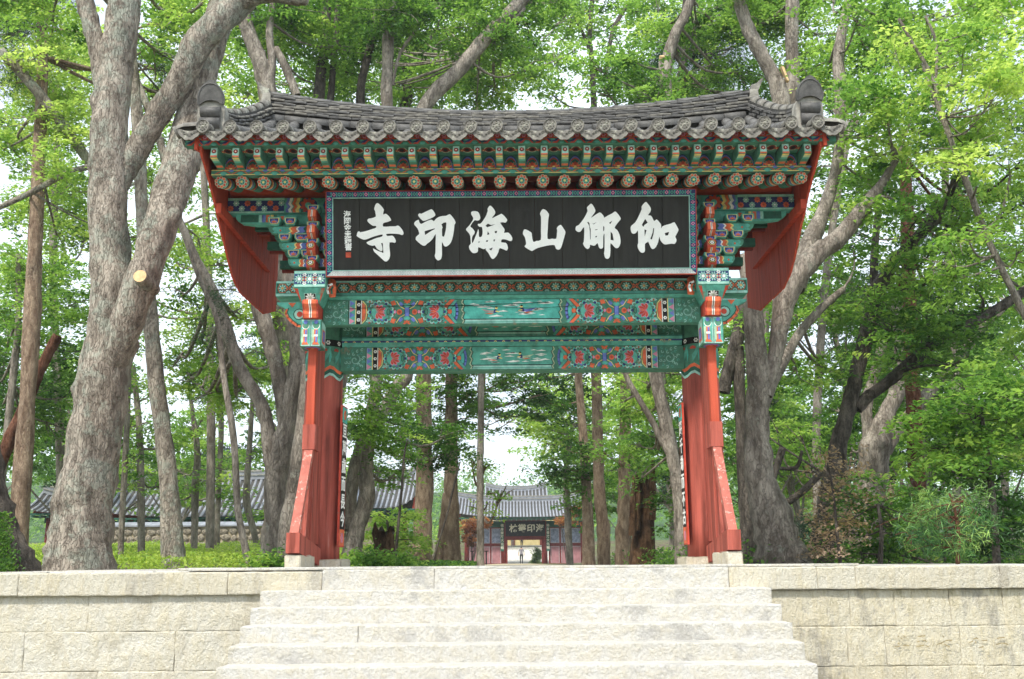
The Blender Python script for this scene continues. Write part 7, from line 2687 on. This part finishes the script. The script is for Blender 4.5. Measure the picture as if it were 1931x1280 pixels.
# ---- people
def person(name, label, x, y_, z, h, rz, pose, cols):
    """one skinned body; shirt, trousers, hair and skin as material zones of that mesh"""
    J = pose
    names = list(J['p'])
    me = bpy.data.meshes.new('body')
    me.from_pydata([J['p'][n_][:3] for n_ in names], [(names.index(a), names.index(b)) for a, b in J['e']], [])
    ob = bpy.data.objects.new('body_tmp', me)
    COL.objects.link(ob)
    sk = ob.modifiers.new('skin', 'SKIN')
    ss = ob.modifiers.new('sub', 'SUBSURF')
    ss.levels = ss.render_levels = 2
    for i, n_ in enumerate(names):
        r_ = J['p'][n_][3]
        me.skin_vertices[0].data[i].radius = r_ if isinstance(r_, tuple) else (r_, r_)
    me.skin_vertices[0].data[names.index('pelvis')].use_root = True
    dg = bpy.context.evaluated_depsgraph_get()
    dg.update()
    m2 = bpy.data.meshes.new_from_object(ob.evaluated_get(dg))
    bpy.data.objects.remove(ob)
    for c in cols:
        m2.materials.append(c)
    for p_ in m2.polygons:
        c = p_.center
        arm = abs(c.x) > .20
        if abs(c.x) < .13 and (c.z > 1.64 or c.z > 1.53 and c.y < .06):
            p_.material_index = 2
        elif c.z > 1.44 and abs(c.x) < .12:
            p_.material_index = 3
        elif c.z < .07:
            p_.material_index = 4
        elif arm and c.z < 1.12:
            p_.material_index = 3
        elif c.z > .93:
            p_.material_index = 0
        else:
            p_.material_index = 1
        p_.use_smooth = True
    k_ = h / 1.72
    o = place(name, m2, None, TR(x, y_, z, rz=rz, s=k_))
    return tag(o, label, 'person')


def walk(arm_l=.28, stride=.13):
    p = dict(pelvis=(0, 0, .95, (.15, .11)), waist=(0, 0, 1.08, (.14, .10)), chest=(0, .01, 1.28, (.17, .115)), upper=(0, .01, 1.40, (.15, .09)), neck=(0, .01, 1.48, .055), head=(0, .02, 1.60, (.085, .10)), crown=(0, .01, 1.68, .065),
             hip_l=(-.09, 0, .88, .095), knee_l=(-.10, stride * .5 + .03, .50, .065), ank_l=(-.10, stride, .09, .045), toe_l=(-.11, stride + .14, .04, .04),
             hip_r=(.09, 0, .88, .095), knee_r=(.10, -stride * .2 + .03, .50, .065), ank_r=(.10, -stride, .10, .045), toe_r=(.11, -stride + .14, .04, .04),
             sh_l=(-.20, 0, 1.39, .065), el_l=(-.26, -.03, 1.12, .045), wr_l=(-arm_l, .05, .88, .034), ha_l=(-arm_l, .07, .79, .036),
             sh_r=(.20, 0, 1.39, .065), el_r=(.26, .0, 1.12, .045), wr_r=(.28, .08, .88, .034), ha_r=(.28, .10, .79, .036))
    e = [('pelvis', 'waist'), ('waist', 'chest'), ('chest', 'upper'), ('upper', 'neck'), ('neck', 'head'), ('head', 'crown'), ('pelvis', 'hip_l'), ('hip_l', 'knee_l'), ('knee_l', 'ank_l'), ('ank_l', 'toe_l'),
         ('pelvis', 'hip_r'), ('hip_r', 'knee_r'), ('knee_r', 'ank_r'), ('ank_r', 'toe_r'), ('upper', 'sh_l'), ('sh_l', 'el_l'), ('el_l', 'wr_l'), ('wr_l', 'ha_l'), ('upper', 'sh_r'), ('sh_r', 'el_r'), ('el_r', 'wr_r'), ('wr_r', 'ha_r')]
    return dict(p=p, e=e)


skin = mat('skin', srgb('#b98a6c'), var=.05)
hair = mat('dark_hair', srgb('#1e1a18'), var=.05)
shoe = mat('dark_shoe', srgb('#1a1817'), var=.05)
black = mat('black_cloth', srgb('#1c1c20'), var=.05)
p = at(983.5, 1072, 101)
person('person', 'person in grey shirt and black trousers walking away through the far gate', p.x, 101, -.03, 1.68, 0, walk(), [mat('grey_shirt', srgb('#7f7a82'), var=.06), black, hair, skin, shoe])
bag = empty('carrier_bag', (p.x - .30, 101.05, .3), 'pale carrier bag hanging from the walking person', 'bag')
mb = MB()
mb.prism([(p.x - .46, .36), (p.x - .20, .36), (p.x - .24, .66), (p.x - .42, .66)], 'y', 101.0, 101.13)
mb.build('pouch', mat('bag_pale', srgb('#c9d3dd'), var=.05), bag)
mb = MB()
mb.tube([(p.x - .38, 101.06, .66), (p.x - .28, 101.06, .78), (p.x - .28, 101.06, .66)], [.01] * 3, 6)
mb.build('handle', mat('bag_handle', srgb('#9fb2c4'), var=.05), bag)
for u, y_, lab, c1, c2 in ((966, 127, 'distant person in grey robe on the temple stairs', '#8b8680', '#857f78'), (984, 129, 'distant person in pale top and dark trousers on the temple stairs', '#c9c2c8', '#1d1d22')):
    a = at(u, 1030, y_)
    person('person', lab, a.x, y_, at(u, 1032, y_).z, 1.66, math.pi, walk(.27, .05), [mat('cloth_' + c1[1:], srgb(c1), var=.05), mat('cloth_' + c2[1:], srgb(c2), var=.05), hair, skin, shoe])

# ================================================================ thin summer air
mb = MB()
mb.box(-310, 310, -60, 430, -2.7, 60)
hz = bpy.data.materials.new('air')
hz.use_nodes = True
hn = hz.node_tree
hn.nodes.clear()
ho = hn.nodes.new('ShaderNodeOutputMaterial')
hv = hn.nodes.new('ShaderNodeVolumePrincipled')
hv.inputs['Color'].default_value = (0.93, 0.97, 1.0, 1)
hv.inputs['Density'].default_value = 0.0006
hv.inputs['Anisotropy'].default_value = 0.2
hn.links.new(hv.outputs['Volume'], ho.inputs['Volume'])
tag(mb.build('haze', hz), 'thin pale summer haze over the whole place', 'haze', kind='stuff')
